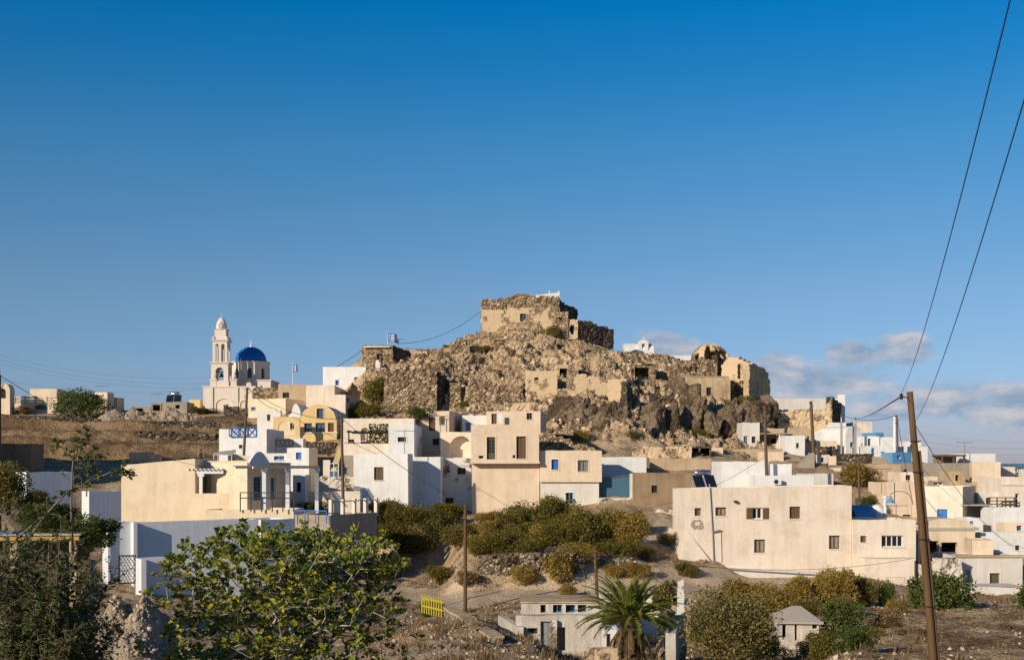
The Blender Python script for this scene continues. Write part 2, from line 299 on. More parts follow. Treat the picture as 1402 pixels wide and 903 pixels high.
# ------------------------------------------------------------------ the lie of the land: profiles (distance, height) down columns of the view
def yz(Y, y): return (Y, (HY - y) / F * Y)
NEAR = [(-60, -1.5), (2, -1.6), (8, -1.7), (16, -3.4), (28, -5.2)]
COLS = {
 -700: NEAR + [(45, -6), (70, -3), (100, 2), (140, 6), (170, 9), (250, 8), (400, -8), (700, -24)],
 -300: NEAR + [(45, -6.5), (70, -5), (100, -1), (125, 1.5), (140, 4), (160, 7.5), (200, 8), (300, 2), (500, -22)],
 0: NEAR + [(45, -7), (60, -6.7), (80, -5), (100, -2.4), (125, -0.3), (138, 1.2), (138.5, 3.4), yz(144, 599), yz(144.5, 588), yz(150.5, 586), yz(151, 573), yz(165, 568), (175, 8), (200, 8), (300, 0), (500, -22)],
 150: NEAR + [(45, -7), (60, -7.6), (80, -7.6), (100, -5.2), (112, -4.3), (125, -1.5), (138, 0.9), yz(138.5, 607), yz(144, 604), yz(144.5, 592), yz(150.5, 590), yz(151, 577), yz(165, 575), (175, 8), (200, 8), (300, 0), (500, -22)],
 300: NEAR + [(45, -7), (60, -8.2), (82, -8.2), (95, -7.3), (105, -5), (118, -3), (128, -0.5), (139, 1.2), yz(139.5, 612), yz(145, 608), yz(145.5, 596), yz(151.5, 593), yz(152, 579), yz(165, 570), (175, 8), (195, 9), (260, 4), (500, -22)],
 430: NEAR + [(45, -7), (60, -8.4), (86, -8.6), (98, -7.6), (103, -6.8), (107, -4.2), (118, -3), (128, -1.3), (140, -0.9), yz(141, 605), yz(145, 590), yz(155, 567), yz(165, 552), yz(175, 531), (195, 11), (260, 5), (500, -22)],
 520: NEAR + [(45, -7), (60, -8.4), (84, -9), (94, -9), (106, -8.6), (110, -5), (113, -4.2), (118, -3.4), (128, 0), yz(138, 606), yz(147, 588), yz(153, 571), (157, 7.2), (158.5, 11.6), yz(170, 487), yz(178, 480), (200, 14), (300, 2), (500, -22)],
 600: NEAR + [(45, -6.9), (56, -7.3), (62, -7.9), (68, -8.8), (80, -9.2), (87, -9.1), (94, -8.8), (105, -8.3), (109.5, -5), (112, -4.3), (119, -4), (128, -0.5), yz(140, 589), yz(152, 569), (156, 7), (158.5, 12.0), yz(168, 492), (175, 15.9), yz(182, 477), (200, 14), (300, 2), (500, -22)],
 650: NEAR + [(45, -6.9), (58, -7.3), (63, -8.0), (70, -9.0), (80, -9.3), (87, -8.6), (90, -6.6), (100, -5.9), (112, -4.6), (119, -4.3), (130, 0), yz(145, 588), yz(152, 568), yz(158, 541), yz(163, 512), yz(170, 492), yz(176, 474), yz(179, 459), (195, 18), (220, 10), (500, -22)],
 720: NEAR + [(45, -7.0), (54, -7.5), (58, -8.6), (62, -9), (80, -9.2), (87, -8.5), (90, -6.4), (100, -5.8), (112, -4.6), (120, -4.3), (130, 0), yz(145, 590), yz(152, 561), yz(158, 533), yz(163, 508), yz(169, 482), yz(174, 464), yz(177.6, 448), yz(178, 440), (190, 21.5), (215, 14), (500, -22)],
 790: NEAR + [(45, -7.4), (60, -9.3), (78, -9.2), (87, -8.6), (90, -6.5), (102, -5.7), (114, -4.2), (122, -3), (132, 0), yz(141, 613), yz(147, 585), yz(153, 558), yz(159, 525), yz(166, 502), yz(173, 478), yz(176, 466), (190, 18.5), (215, 12), (500, -22)],
 850: NEAR + [(45, -7.5), (60, -9.4), (78, -9.1), (88, -8.4), (92, -6.8), (104, -5.2), (114, -3.6), (124, -2), (134, 0.6), yz(141, 613), yz(145, 595), yz(151, 566), yz(158, 530), yz(166, 505), yz(174, 482), (184, 15.6), (215, 9), (500, -22)],
 900: NEAR + [(45, -7.6), (60, -9.4), (78, -8.9), (88, -8.4), (97, -6.6), (106, -5), (112, -4), (125, -1.7), (136, 1), yz(141, 613), yz(147, 603), yz(154, 590), yz(157.5, 560), yz(161, 532), yz(169, 500), yz(175, 490), (184, 14.5), (215, 8), (500, -22)],
 960: NEAR + [(45, -7.6), (60, -9.6), (78, -8.9), (90, -8.6), (91.5, -8.0), (97, -6.9), (106, -5.2), (112, -4.4), (125, -1.7), (136, 1), yz(142, 615), yz(149, 604), yz(154.5, 590), yz(156.5, 558), yz(162, 548), yz(168, 514), yz(175, 498), (190, 13), (215, 6), (500, -22)],
 1030: NEAR + [(45, -7.6), (60, -9.2), (78, -8.7), (92, -8.6), (100, -8.3), (110, -5), (125, -1.6), (136, 0.8), yz(140, 634), yz(144.6, 630), yz(146, 618), yz(150.5, 616), yz(154, 600), yz(158, 563), yz(166, 530), yz(172, 520), (185, 11), (215, 4), (500, -22)],
 1070: NEAR + [(45, -7.6), (60, -8.8), (78, -8.4), (92, -8.6), (100, -8.3), (110, -5), (125, -1.6), yz(140, 634), yz(146, 622), yz(152, 613), yz(158, 598), (166, 6), (175, 7), (190, 6), (300, -6), (500, -22)],
 1170: NEAR + [(42, -6.6), (60, -8.2), (78, -8.4), (95, -8.5), (100, -8), (108, -5), (125, -1.6), (140, 0.3), (155, 1.5), (165, 3.4), (180, 3), (300, -8), (500, -22)],
 1300: NEAR + [(42, -6.5), (60, -7.7), (78, -8.7), (90, -9.3), (96, -9.3), (100, -8.7), (104, -7.8), (110, -6.6), (114, -5.6), (120, -4.8), (128, -2.4), (132, -1.6), (136, -0.4), (150, 0.5), (180, -0.5), (300, -8), (500, -22)],
 1402: NEAR + [(42, -6.4), (60, -7.6), (78, -8.8), (90, -9.3), (96, -9.3), (99, -8), (105, -7.5), (110, -6.4), (116, -5), (124, -3.4), (134, -1.6), (150, -0.6), (180, -2), (300, -9), (500, -22)],
 1750: NEAR + [(42, -6.4), (60, -7.6), (80, -8.5), (100, -8), (130, -5), (170, -5), (300, -10), (500, -22)],
 2200: NEAR + [(42, -6.4), (60, -7.6), (80, -8.5), (100, -9), (130, -8), (170, -8), (300, -10), (500, -22)],
}
_ux = np.array(sorted(COLS)); _pr = [(np.array([p[0] for p in COLS[k]], float), np.array([p[1] for p in COLS[k]], float)) for k in sorted(COLS)]
def gbase(X, Y):
    X = np.asarray(X, float); Y = np.asarray(Y, float)
    px = np.where(Y > 5, X / np.maximum(Y, 5) * F + CX, X / 5 * F + CX); px = np.clip(px, _ux[0], _ux[-1] - 1e-6)
    Yc = np.clip(Y, -60, 500)
    vals = np.stack([np.interp(Yc, a, b) for a, b in _pr])
    i = np.clip(np.searchsorted(_ux, px, side='right') - 1, 0, len(_ux) - 2); t = (px - _ux[i]) / (_ux[i + 1] - _ux[i]); t = t * t * (3 - 2 * t)
    vi = np.take_along_axis(vals, i[None], 0)[0]; vj = np.take_along_axis(vals, (i + 1)[None], 0)[0]
    z = vi * (1 - t) + vj * t
    return np.where(Y > 500, -22 - (Y - 500) * 0.004, z)
def gz(x, y): return float(gbase(np.array([x]), np.array([y]))[0])
def hit(px, py, y0=12.0, y1=200.0):
    """where the line of sight through a photograph pixel meets the land"""
    ys = np.arange(y0, y1, 0.25); zs = (HY - py) / F * ys; g = gbase(u_(px) * ys, ys)
    k = np.nonzero(g >= zs)[0]
    Y = float(ys[k[0]]) if len(k) else y1
    return Vector((u_(px) * Y, Y, gz(u_(px) * Y, Y)))
def sstep(a, b, x): t = np.clip((x - a) / (b - a), 0, 1); return t * t * (3 - 2 * t)
def seg_dist(X, Y, pts):
    d = np.full(X.shape, 1e9)
    for (ax, ay), (bx, by) in zip(pts[:-1], pts[1:]):
        vx, vy = bx - ax, by - ay; t = np.clip(((X - ax) * vx + (Y - ay) * vy) / (vx * vx + vy * vy), 0, 1)
        d = np.minimum(d, np.hypot(X - ax - t * vx, Y - ay - t * vy))
    return d
def hp(x, y): v = hit(x, y); return (v.x, v.y)
ROAD = [hp(560, 812), hp(640, 824), hp(720, 812), hp(800, 803), hp(880, 801), hp(960, 799), hp(1040, 796), hp(1130, 792)]
PATH = [hp(850, 772), hp(875, 750), hp(900, 730), hp(912, 715)]
CUTS = []                                        # footprints of buildings: the ground stays under their floors
def in_poly(X, Y, poly):
    r = np.zeros(X.shape, bool); n = len(poly)
    for i in range(n):
        ax, ay = poly[i]; bx, by = poly[(i + 1) % n]
        c = ((ay > Y) != (by > Y)) & (X < (bx - ax) * (Y - ay) / ((by - ay) if by != ay else 1e-9) + ax); r ^= c
    return r
HILLM = None
def hillmask(X, Y):
    px = X / np.maximum(Y, 5) * F + CX
    return sstep(470, 520, px) * (1 - sstep(1050, 1085, px)) * sstep(141, 147, Y) * (1 - sstep(200, 225, Y))
def build_land():
    us = np.concatenate([np.linspace(-0.95, -0.42, 60, endpoint=False), np.linspace(-0.42, -0.13, 170, endpoint=False), np.linspace(-0.13, 0.22, 330, endpoint=False),
                         np.linspace(0.22, 0.42, 120, endpoint=False), np.linspace(0.42, 0.95, 60)])
    ys = np.concatenate([np.arange(9, 40, 0.35), np.arange(40, 142, 0.42), np.arange(142, 182, 0.2), np.arange(182, 205, 0.5), np.arange(205, 300, 4), np.arange(300, 520, 20)])
    U, Y = np.meshgrid(us, ys); X = U * Y
    Z = gbase(X, Y)
    hm = hillmask(X, Y)
    dr = seg_dist(X, Y, ROAD); dp = seg_dist(X, Y, PATH)
    road = 1 - sstep(2.0, 2.9, dr + (fbm(X * .8, Y * .8, 3, 5) - .5)); pth = 1 - sstep(0.7, 1.3, dp + (fbm(X * 1.2, Y * 1.2, 3, 6) - .5))
    # rough ground
    gn = (fbm(X * .25, Y * .25, 4, 1) - .5) * 0.7 + (fbm(X * 1.3, Y * 1.3, 4, 2) - .5) * 0.35
    gn = gn * np.where(Y < 30, 0.6, 1) * (1 - 0.85 * np.maximum(road, pth)) * (1 - hm)
    # crags of the hill: ridged, with ledges
    r1 = 1 - np.abs(2 * fbm(X * .16 + 3, Y * .2, 4, 11) - 1); r2 = 1 - np.abs(2 * fbm(X * .5, Y * .6, 4, 12) - 1); r3 = fbm(X * 1.7, Y * 1.7, 4, 13, .62)
    r4 = 1 - np.abs(2 * vnoise(X * .95 + 7, Y * .95, 15) - 1)
    cr = (r1 - .75) * 3.3 + (r2 - .72) * 2.3 + (r3 - .5) * 1.5 + (r4 - .6) * .5
    px = X / Y * F + CX
    crag = 0.55 + 0.75 * np.exp(-((px - 890) / 110) ** 2) * (1 - sstep(158, 166, Y)) + 0.2 * sstep(152, 160, Y) * (px < 780)
    crag = crag * (1 - .6 * sstep(168, 174, Y)) * (1 - .6 * (1 - sstep(590, 625, px)))
    lz = Z + cr * crag; led = 1.15; q = lz / led; fr = q - np.floor(q); lz2 = (np.floor(q) + sstep(0.15, 0.7, fr)) * led
    Zh = lz * 0.5 + lz2 * 0.5
    Z = Z * (1 - hm) + Zh * hm + gn
    field = (px > 1165) & (Y > 30) & (Y < 73)
    Z = Z + np.where(field, .09 * np.sin((Y + .25 * X) * 4.2), 0)
    tl = ((px < 335) & (Y > 136) & (Y < 166))                     # earth banks of the left terraces
    Z = Z + np.where(tl, (fbm(X * .7, Y * .7, 5, 21, .6) - .5) * 0.5, 0)
    for poly, zb in CUTS:
        xs = [p[0] for p in poly]; yy = [p[1] for p in poly]
        bb = (X > min(xs) - 1) & (X < max(xs) + 1) & (Y > min(yy) - 1) & (Y < max(yy) + 1)
        if bb.any():
            k = bb & in_poly(X, Y, poly); Z = np.where(k, np.minimum(Z, zb), Z)
    nr, nc = Z.shape
    idx = np.arange(nr * nc).reshape(nr, nc)
    quads = np.stack([idx[:-1, :-1], idx[:-1, 1:], idx[1:, 1:], idx[1:, :-1]], -1).reshape(-1, 4)
    co = np.stack([X, Y, Z], -1).reshape(-1, 3)
    fm = np.zeros((nr - 1, nc - 1), int)
    rc = road[:-1, :-1]; pc = pth[:-1, :-1]
    fm[field[:-1, :-1]] = 4; fm[tl[:-1, :-1]] = 5
    fm[(rc > .5)] = 1; fm[(pc > .5)] = 2; fm[(hm[:-1, :-1] > .5)] = 3
    fm = fm.reshape(-1)
    for k, (nm, mt) in enumerate([('ground', 'earth'), ('road', 'road_dirt'), ('footpath', 'road_dirt'), ('hill', 'hill_rock'), ('field', 'field_soil'), ('earth_bank', 'bank_soil')]):
        q = quads[fm == k]
        if not len(q): continue
        used, inv = np.unique(q, return_inverse=True); inv = inv.reshape(-1, 4)
        me = bpy.data.meshes.new(nm); me.vertices.add(len(used)); me.vertices.foreach_set('co', co[used].ravel())
        me.loops.add(len(inv) * 4); me.loops.foreach_set('vertex_index', inv.ravel().astype(np.int32))
        me.polygons.add(len(inv)); me.polygons.foreach_set('loop_start', np.arange(0, len(inv) * 4, 4, dtype=np.int32))
        me.update(calc_edges=True); me.materials.append(M[mt])
        if nm != 'hill': me.polygons.foreach_set('use_smooth', [True] * len(me.polygons))
        meta(linkmesh(nm, me), kind='structure')
    # rest of the island behind, beside and beneath the camera, and the plain out to the horizon
    b = MB(); n = 48
    ring = [(0.0, -1.55), (9.0, -1.75)]
    b.add([(-60, -80, -3), (60, -80, -3), (9 * .95, 9.02, -1.8), (-9 * .95, 9.02, -1.8)], [(0, 1, 2, 3)])
    b.add([(-60, -80, -3), (-9 * .95, 9.02, -1.8), (-28 * .95, 28, -5.6), (-70 * .95, 70, -6), (-500, 500, -23), (-900, 300, -24)], [(5, 4, 3, 2, 1, 0)])
    b.add([(60, -80, -3), (9 * .95, 9.02, -1.8), (28 * .95, 28, -5.6), (70 * .95, 70, -9), (500, 500, -23), (900, 300, -24)], [(0, 1, 2, 3, 4, 5)])
    meta(b.build('outer_ground', 'earth'), kind='structure')
    b = MB(); b.add([(-30000, -30000, -24), (30000, -30000, -24), (30000, 30000, -24), (-30000, 30000, -24)], [(0, 1, 2, 3)])
    meta(b.build('plain', 'earth'), kind='structure')
def rockmat():
    m, t, b = newmat('hill_rock'); L = t.links.new; g = N(t, 'ShaderNodeNewGeometry'); pos = g.outputs['Position']
    n1 = N(t, 'ShaderNodeTexNoise', Scale=0.16, Detail=5.0, Roughness=0.6); L(pos, n1.inputs['Vector'])
    n2 = N(t, 'ShaderNodeTexNoise', Scale=1.1, Detail=8.0, Roughness=0.72); L(pos, n2.inputs['Vector'])
    vo = N(t, 'ShaderNodeTexVoronoi', Scale=3.4); dv = N(t, 'ShaderNodeVectorMath', operation='MULTIPLY_ADD'); L(n2.outputs['Color'], dv.inputs[0]); dv.inputs[1].default_value = (.5,) * 3; L(pos, dv.inputs[2]); L(dv.outputs[0], vo.inputs['Vector'])
    sp = N(t, 'ShaderNodeSeparateColor'); L(vo.outputs['Color'], sp.inputs[0])
    cr = N(t, 'ShaderNodeValToRGB'); e = cr.color_ramp.elements; e[0].position = .3; e[0].color = (.15, .10, .06, 1); e[1].position = .66; e[1].color = (.64, .47, .295, 1)
    x = e.new(.5); x.color = (.44, .31, .185, 1)
    ad = N(t, 'ShaderNodeMath', operation='MULTIPLY_ADD'); L(sp.outputs[0], ad.inputs[0]); ad.inputs[1].default_value = .22; L(n2.outputs[0], ad.inputs[2])
    ad2 = N(t, 'ShaderNodeMath', operation='MULTIPLY_ADD'); L(n1.outputs[0], ad2.inputs[0]); ad2.inputs[1].default_value = .9; ad2.inputs[2].default_value = -.52
    ad3 = N(t, 'ShaderNodeMath', operation='ADD'); L(ad.outputs[0], ad3.inputs[0]); L(ad2.outputs[0], ad3.inputs[1]); L(ad3.outputs[0], cr.inputs[0])
    L(cr.outputs[0], b.inputs['Base Color']); b.inputs['Roughness'].default_value = .95; b.inputs['Specular IOR Level'].default_value = .1
    h = N(t, 'ShaderNodeMath', operation='MULTIPLY_ADD'); L(vo.outputs['Distance'], h.inputs[0]); h.inputs[1].default_value = -.8; L(n2.outputs[0], h.inputs[2])
    bp = N(t, 'ShaderNodeBump', Strength=.9, Distance=.35); L(h.outputs[0], bp.inputs['Height']); L(bp.outputs[0], b.inputs['Normal'])
def earthmat(name, c0, c1, c2, sc=1.0, bump=.7):
    m, t, b = newmat(name); L = t.links.new; g = N(t, 'ShaderNodeNewGeometry'); pos = g.outputs['Position']
    n1 = N(t, 'ShaderNodeTexNoise', Scale=.22 * sc, Detail=6.0, Roughness=.65); L(pos, n1.inputs['Vector'])
    n2 = N(t, 'ShaderNodeTexNoise', Scale=2.6 * sc, Detail=8.0, Roughness=.75); L(pos, n2.inputs['Vector'])
    vo = N(t, 'ShaderNodeTexVoronoi', Scale=4.5 * sc); L(pos, vo.inputs['Vector'])
    ad = N(t, 'ShaderNodeMath', operation='MULTIPLY_ADD'); L(n2.outputs[0], ad.inputs[0]); ad.inputs[1].default_value = .8; L(n1.outputs[0], ad.inputs[2])
    cr = N(t, 'ShaderNodeValToRGB'); e = cr.color_ramp.elements; e[0].position = .62; e[0].color = c4(c0); e[1].position = 1.1; e[1].color = c4(c2); x = e.new(.86); x.color = c4(c1)
    e[2].position = 1.0
    L(ad.outputs[0], cr.inputs[0]); L(cr.outputs[0], b.inputs['Base Color']); b.inputs['Roughness'].default_value = .95; b.inputs['Specular IOR Level'].default_value = .1
    h = N(t, 'ShaderNodeMath', operation='MULTIPLY_ADD'); L(vo.outputs['Distance'], h.inputs[0]); h.inputs[1].default_value = -.5; L(n2.outputs[0], h.inputs[2])
    bp = N(t, 'ShaderNodeBump', Strength=bump, Distance=.2); L(h.outputs[0], bp.inputs['Height']); L(bp.outputs[0], b.inputs['Normal'])
rockmat()
earthmat('earth', (.22, .14, .072), (.41, .285, .165), (.57, .43, .28), 1.3, .9)
earthmat('road_dirt', (.42, .30, .185), (.55, .41, .27), (.66, .52, .365), 1.6, .6)
earthmat('shaded_crag_rock', (.035, .026, .019), (.11, .078, .05), (.27, .2, .13), 1.1, 1.0)  # darkened to hold the shadow of clefts and right-hand faces in its colour
earthmat('field_soil', (.12, .072, .034), (.26, .17, .09), (.50, .37, .22), 1.4, .9)
earthmat('bank_soil', (.09, .056, .028), (.18, .118, .062), (.31, .215, .125), 1.2, 1.0)
earthmat('spoil', (.27, .205, .14), (.38, .3, .21), (.5, .405, .295), 2.0, .9)
# ------------------------------------------------------------------ buildings
class House:
    """a hollow masonry block placed by its front face; openings are cut through its walls.
    x0,x1: left and right edge of the front; yt: roof line; Y: distance of the left corner; yaw>0 turns the right end away.
    x2 / xl: where the far end of the visible right / left side appears. Opening: (style, xa, ya, xb, yb, colour, options)"""
    def __init__(s, name, label, cat, x0, x1, yt, Y, yaw=0, D=6, x2=None, xl=None, yb=None, yt1=None, mat='white', par=.25, vault=0, ops=(), sops=(), lops=(),
                 group=None, wob=.055, roofmat=None, cap=None, zb=None, zt=None, cut=True, wall='wall', batter=0, th=.3):
        s.A = Vector((u_(x0) * Y, Y)); a = R(yaw); s.d = Vector((math.cos(a), math.sin(a))); s.n = Vector((-math.sin(a), math.cos(a)))
        s.W = s._t(s.A, s.d, x1); B = s.A + s.d * s.W; s.B = B
        if x2 is not None: D = min(14, max(1.2, s._t(B, s.n, x2)))
        if xl is not None: D = min(14, max(1.2, s._t(s.A, s.n, xl)))
        s.D = D; W = s.W
        zt0 = (HY - yt) / F * Y if zt is None else zt; zt1 = zt0 if yt1 is None else (HY - yt1) / F * B.y
        cs = [s.A, B, B + s.n * D, s.A + s.n * D]
        if zb is None: zb = (HY - yb) / F * Y if yb is not None else min(gz(c.x, c.y) for c in cs) - .5
        s.zb = zb; s.h0 = zt0 - zb; s.h1 = zt1 - zb; s.Y = Y
        s.o = empty(name, (s.A.x, s.A.y, zb), label, cat, a, group)
        if cut:
            e = .25; CUTS.append(([(s.A - s.d * e - s.n * e)[:], (B + s.d * e - s.n * e)[:], (B + s.d * e + s.n * (D + e))[:], (s.A - s.d * e + s.n * (D + e))[:]], min(zt0, zt1) - par - .3 if yb is None else max(zb - .1, -99)))
        s.vault = vault; s.par = par; s.wob = wob; s.th = th; s.mat = mat; s.seed = int(x0 * 7 + yt)
        s.planes = {'f': ((0, 0), (1, 0), (0, 1), W), 'r': ((W, 0), (0, 1), (-1, 0), D), 'b': ((W, D), (-1, 0), (0, -1), W), 'l': ((0, D), (0, -1), (1, 0), D)}
        mb = MB(); tops = {}
        o_f = [s._op('f', o) for o in ops]; o_r = [s._op('r', o) for o in sops]; o_l = [s._op('l', o) for o in lops]
        for k, oo in (('f', o_f), ('r', o_r), ('b', []), ('l', o_l)): tops[k] = s._panel(mb, k, oo)
        s._roof(mb, tops, 1 if roofmat else 0)
        if batter:                                             # walls spread towards the foot
            hh = max(s.h0, s.h1); cx, cy = W / 2, D / 2
            mb.v = [(x + (batter * (1 - z / hh) ** 2 * (1 if x > cx else -1) if True else 0), y + (batter * (1 - z / hh) ** 2 * (1 if y > cy else -1)), z) for x, y, z in mb.v]
        s.wallob = mb.build(wall, [mat] + ([roofmat] if roofmat else []), s.o)
        bv = s.wallob.modifiers.new('soft_edges', 'BEVEL'); bv.width = .055; bv.segments = 2; bv.limit_method = 'ANGLE'; bv.angle_limit = R(50)
        for k, oo in (('f', o_f), ('r', o_r), ('l', o_l)):
            for o in oo: s._fit(k, o)
    def _t(s, O, d, px): u = u_(px); return (u * O.y - O.x) / (d.x - u * d.y)
    def loc(s, px, py, k='f'):
        O, d = {'f': (s.A, s.d), 'r': (s.B, s.n), 'l': (s.A, s.n)}[k]
        t = s._t(O, d, px); Yd = O.y + t * d.y; z = (HY - py) / F * Yd - s.zb
        return (s.D - t if k == 'l' else t), z
    def pt(s, t, dep, z, k='f'):
        O, e, i, _ = s.planes[k]; return (O[0] + e[0] * t + i[0] * dep, O[1] + e[1] * t + i[1] * dep, z)
    def pbox(s, mb, t0, t1, d0, d1, z0, z1, k='f', m=0):
        q = lambda t, d, z: s.pt(t, d, z, k)
        mb.hexa([q(t0, d0, z0), q(t1, d0, z0), q(t1, d1, z0), q(t0, d1, z0), q(t0, d0, z1), q(t1, d0, z1), q(t1, d1, z1), q(t0, d1, z1)], m)
    def hf(s, k, t):
        W, D = s.W, s.D; O, e, i, L = s.planes[k]; x = O[0] + e[0] * t
        base = s.h0 + (s.h1 - s.h0) * (x / W)
        if s.vault and k in 'fb': base += s.vault * math.sqrt(max(0, 1 - (2 * x / W - 1) ** 2))
        elif s.wob and not s.vault and 0.05 < t < L - .05: base += s.wob * (2 * float(vnoise(np.array([t * .9]), np.array([ord(k) * 3.1]), s.seed)[0]) - 1)
        return base
    def _op(s, k, o):
        st, xa, ya, xb, yb = o[:5]; colr = o[5] if len(o) > 5 else None; ex = o[6] if len(o) > 6 else {}
        t0, z1 = s.loc(xa, ya, k); t1, z0 = s.loc(xb, yb, k)
        if t0 > t1: t0, t1 = t1, t0
        L = s.planes[k][3]; t0 = max(.08, t0); t1 = min(L - .08, t1); z1 = min(z1, s._topmax(k) - .12); z0 = max(.02, z0)
        return dict(st=st, t0=t0, t1=t1, z0=z0, z1=z1, c=colr, ex=ex)
    def _topmax(s, k): return min(s.h0, s.h1) + (s.vault * .97 if s.vault and k in 'fb' else 0)
    def _panel(s, mb, k, ops):
        O, e, inw, L = s.planes[k]; hmin = min(s.h0, s.h1)
        step = L / 18 if s.vault and k in 'fb' else 1.3
        xs = set([0, L] + [round(L * i / max(1, round(L / step)), 4) for i in range(1, max(1, round(L / step)))])
        ops = [o for o in ops if o['st'] != 'x' and o['t1'] - o['t0'] > .05 and o['z1'] - o['z0'] > .05]
        for o in ops: xs = {x for x in xs if not (o['t0'] - .12 < x < o['t1'] + .12 and x not in (0, L)) or any(abs(x - p[q]) < 1e-6 for p in ops for q in ('t0', 't1'))} | {o['t0'], o['t1']}
        zs = {0.0, hmin - .06}
        for o in ops: zs |= {o['z0'], o['z1']}
        xs = sorted(xs); zs = sorted(zs); zs.append(None)
        def vz(i, j): return s.hf(k, xs[i]) if zs[j] is None else min(zs[j], s.hf(k, xs[i]))
        for i in range(len(xs) - 1):
            xm = (xs[i] + xs[i + 1]) / 2
            for j in range(len(zs) - 1):
                zm = (zs[j] + (zs[j + 1] if zs[j + 1] is not None else zs[j] + .1)) / 2
                if any(o['t0'] < xm < o['t1'] and o['z0'] < zm < o['z1'] for o in ops): continue
                if vz(i, j + 1) - vz(i, j) < 1e-5 and vz(i + 1, j + 1) - vz(i + 1, j) < 1e-5: continue
                mb.quad(s.pt(xs[i], 0, vz(i, j), k), s.pt(xs[i + 1], 0, vz(i + 1, j), k), s.pt(xs[i + 1], 0, vz(i + 1, j + 1), k), s.pt(xs[i], 0, vz(i, j + 1), k))
        for o in ops:
            dp = o['ex'].get('dep', .5 if o['st'] == 'h' else s.th); o['dp'] = dp; t0, t1, z0, z1 = o['t0'], o['t1'], o['z0'], o['z1']
            q = lambda t, d, z: s.pt(t, d, z, k)
            mb.quad(q(t0, 0, z0), q(t0, dp, z0), q(t1, dp, z0), q(t1, 0, z0)); mb.quad(q(t0, 0, z0), q(t0, 0, z1), q(t0, dp, z1), q(t0, dp, z0)); mb.quad(q(t1, 0, z0), q(t1, dp, z0), q(t1, dp, z1), q(t1, 0, z1))
            if o['ex'].get('arch'):                            # fill above an arched head
                r = (t1 - t0) / 2; c = (t0 + t1) / 2; zs_ = z1 - r * o['ex'].get('rise', 1.0); n = 12; ar = []
                for a in range(n + 1):
                    t = c - r * math.cos(math.pi * a / n); ar.append((t, zs_ + (z1 - .01 - zs_) * math.sin(math.pi * a / n)))
                for (ta, za), (tb, zb_) in zip(ar[:-1], ar[1:]):
                    mb.quad(q(ta, 0, za), q(tb, 0, zb_), q(tb, 0, z1), q(ta, 0, z1)); mb.quad(q(ta, 0, za), q(ta, dp, za), q(tb, dp, zb_), q(tb, 0, zb_))
            else: mb.quad(q(t0, 0, z1), q(t1, 0, z1), q(t1, dp, z1), q(t0, dp, z1))
            if o['st'] == 'n': mb.quad(q(t0, dp, z0), q(t1, dp, z0), q(t1, dp, z1), q(t0, dp, z1))
        return [(x, s.hf(k, x)) for x in xs]
    def _roof(s, mb, tops, mi):
        W, D = s.W, s.D
        if s.vault:
            f = tops['f']
            for (a, za), (b, zb) in zip(f[:-1], f[1:]): mb.quad((a, 0, za), (b, 0, zb), (b, D, zb), (a, D, za), mi)
            return
        p = s.par; t = min(.2, W * .2, D * .2); zr = min(s.h0, s.h1) - p
        if p <= 0:
            mb.quad((0, 0, s.h0), (W, 0, s.h1), (W, D, s.h1), (0, D, s.h0), mi); return
        for k in 'frbl':
            L = s.planes[k][3]; pr = tops[k]
            for (a, za), (b, zb) in zip(pr[:-1], pr[1:]):
                ia, ib = min(max(a, t), L - t), min(max(b, t), L - t)
                mb.quad(s.pt(a, 0, za, k), s.pt(b, 0, zb, k), s.pt(ib, t, zb, k), s.pt(ia, t, za, k))
                if ib - ia > 1e-6: mb.quad(s.pt(ia, t, za, k), s.pt(ib, t, zb, k), s.pt(ib, t, zr, k), s.pt(ia, t, zr, k))
        mb.quad((t, t, zr), (W - t, t, zr), (W - t, D - t, zr), (t, D - t, zr), mi)
    def _fit(s, k, o):
        st, t0, t1, z0, z1, c, ex = o['st'], o['t0'], o['t1'], o['z0'], o['z1'], o['c'], o['ex']
        if t1 - t0 < .1 or z1 - z0 < .1: return
        B = lambda mb, *a, **kw: s.pbox(mb, *a, k=k, **kw); g = .012; t0 += g; t1 -= g; z0 += g; z1 -= g
        dp = o.get('dp', .2); fr = ex.get('fr', .07); d0 = max(.02, dp - .1)
        if ex.get('trim'):
            mb = MB(); w_ = ex.get('tw', .13)
            B(mb, t0 - w_, t0 - .015, -.03, .03, z0 - w_, z1 + w_); B(mb, t1 + .015, t1 + w_, -.03, .03, z0 - w_, z1 + w_); B(mb, t0 - .015, t1 + .015, -.03, .03, z1 + .015, z1 + w_)
            if st not in 'd': B(mb, t0 - .015, t1 + .015, -.03, .03, z0 - w_, z0 - .015)
            mb.build('surround', ex['trim'], s.o)
        if st in ('w', 'g', 'os'):
            mb = MB(); B(mb, t0, t0 + fr, d0, d0 + .07, z0, z1); B(mb, t1 - fr, t1, d0, d0 + .07, z0, z1); B(mb, t0 + fr, t1 - fr, d0, d0 + .07, z1 - fr, z1); B(mb, t0 + fr, t1 - fr, d0, d0 + .07, z0, z0 + fr)
            nv, nh = ex.get('nv', 1), ex.get('nh', 0)
            for i in range(nv): x = t0 + (t1 - t0) * (i + 1) / (nv + 1); B(mb, x - fr / 2, x + fr / 2, d0 - .004, d0 + .066, z0 + fr, z1 - fr)
            for i in range(nh): z = z0 + (z1 - z0) * (i + 1) / (nh + 1); B(mb, t0 + fr, t1 - fr, d0 + .008, d0 + .055, z - .025, z + .025)
            if st == 'g':
                n = max(3, int((t1 - t0) / .16)); 
                for i in range(1, n): x = t0 + (t1 - t0) * i / n; B(mb, x - .012, x + .012, d0 - .05, d0 - .026, z0, z1)
            win = mb.build('window', c or 'brown_wood', s.o)
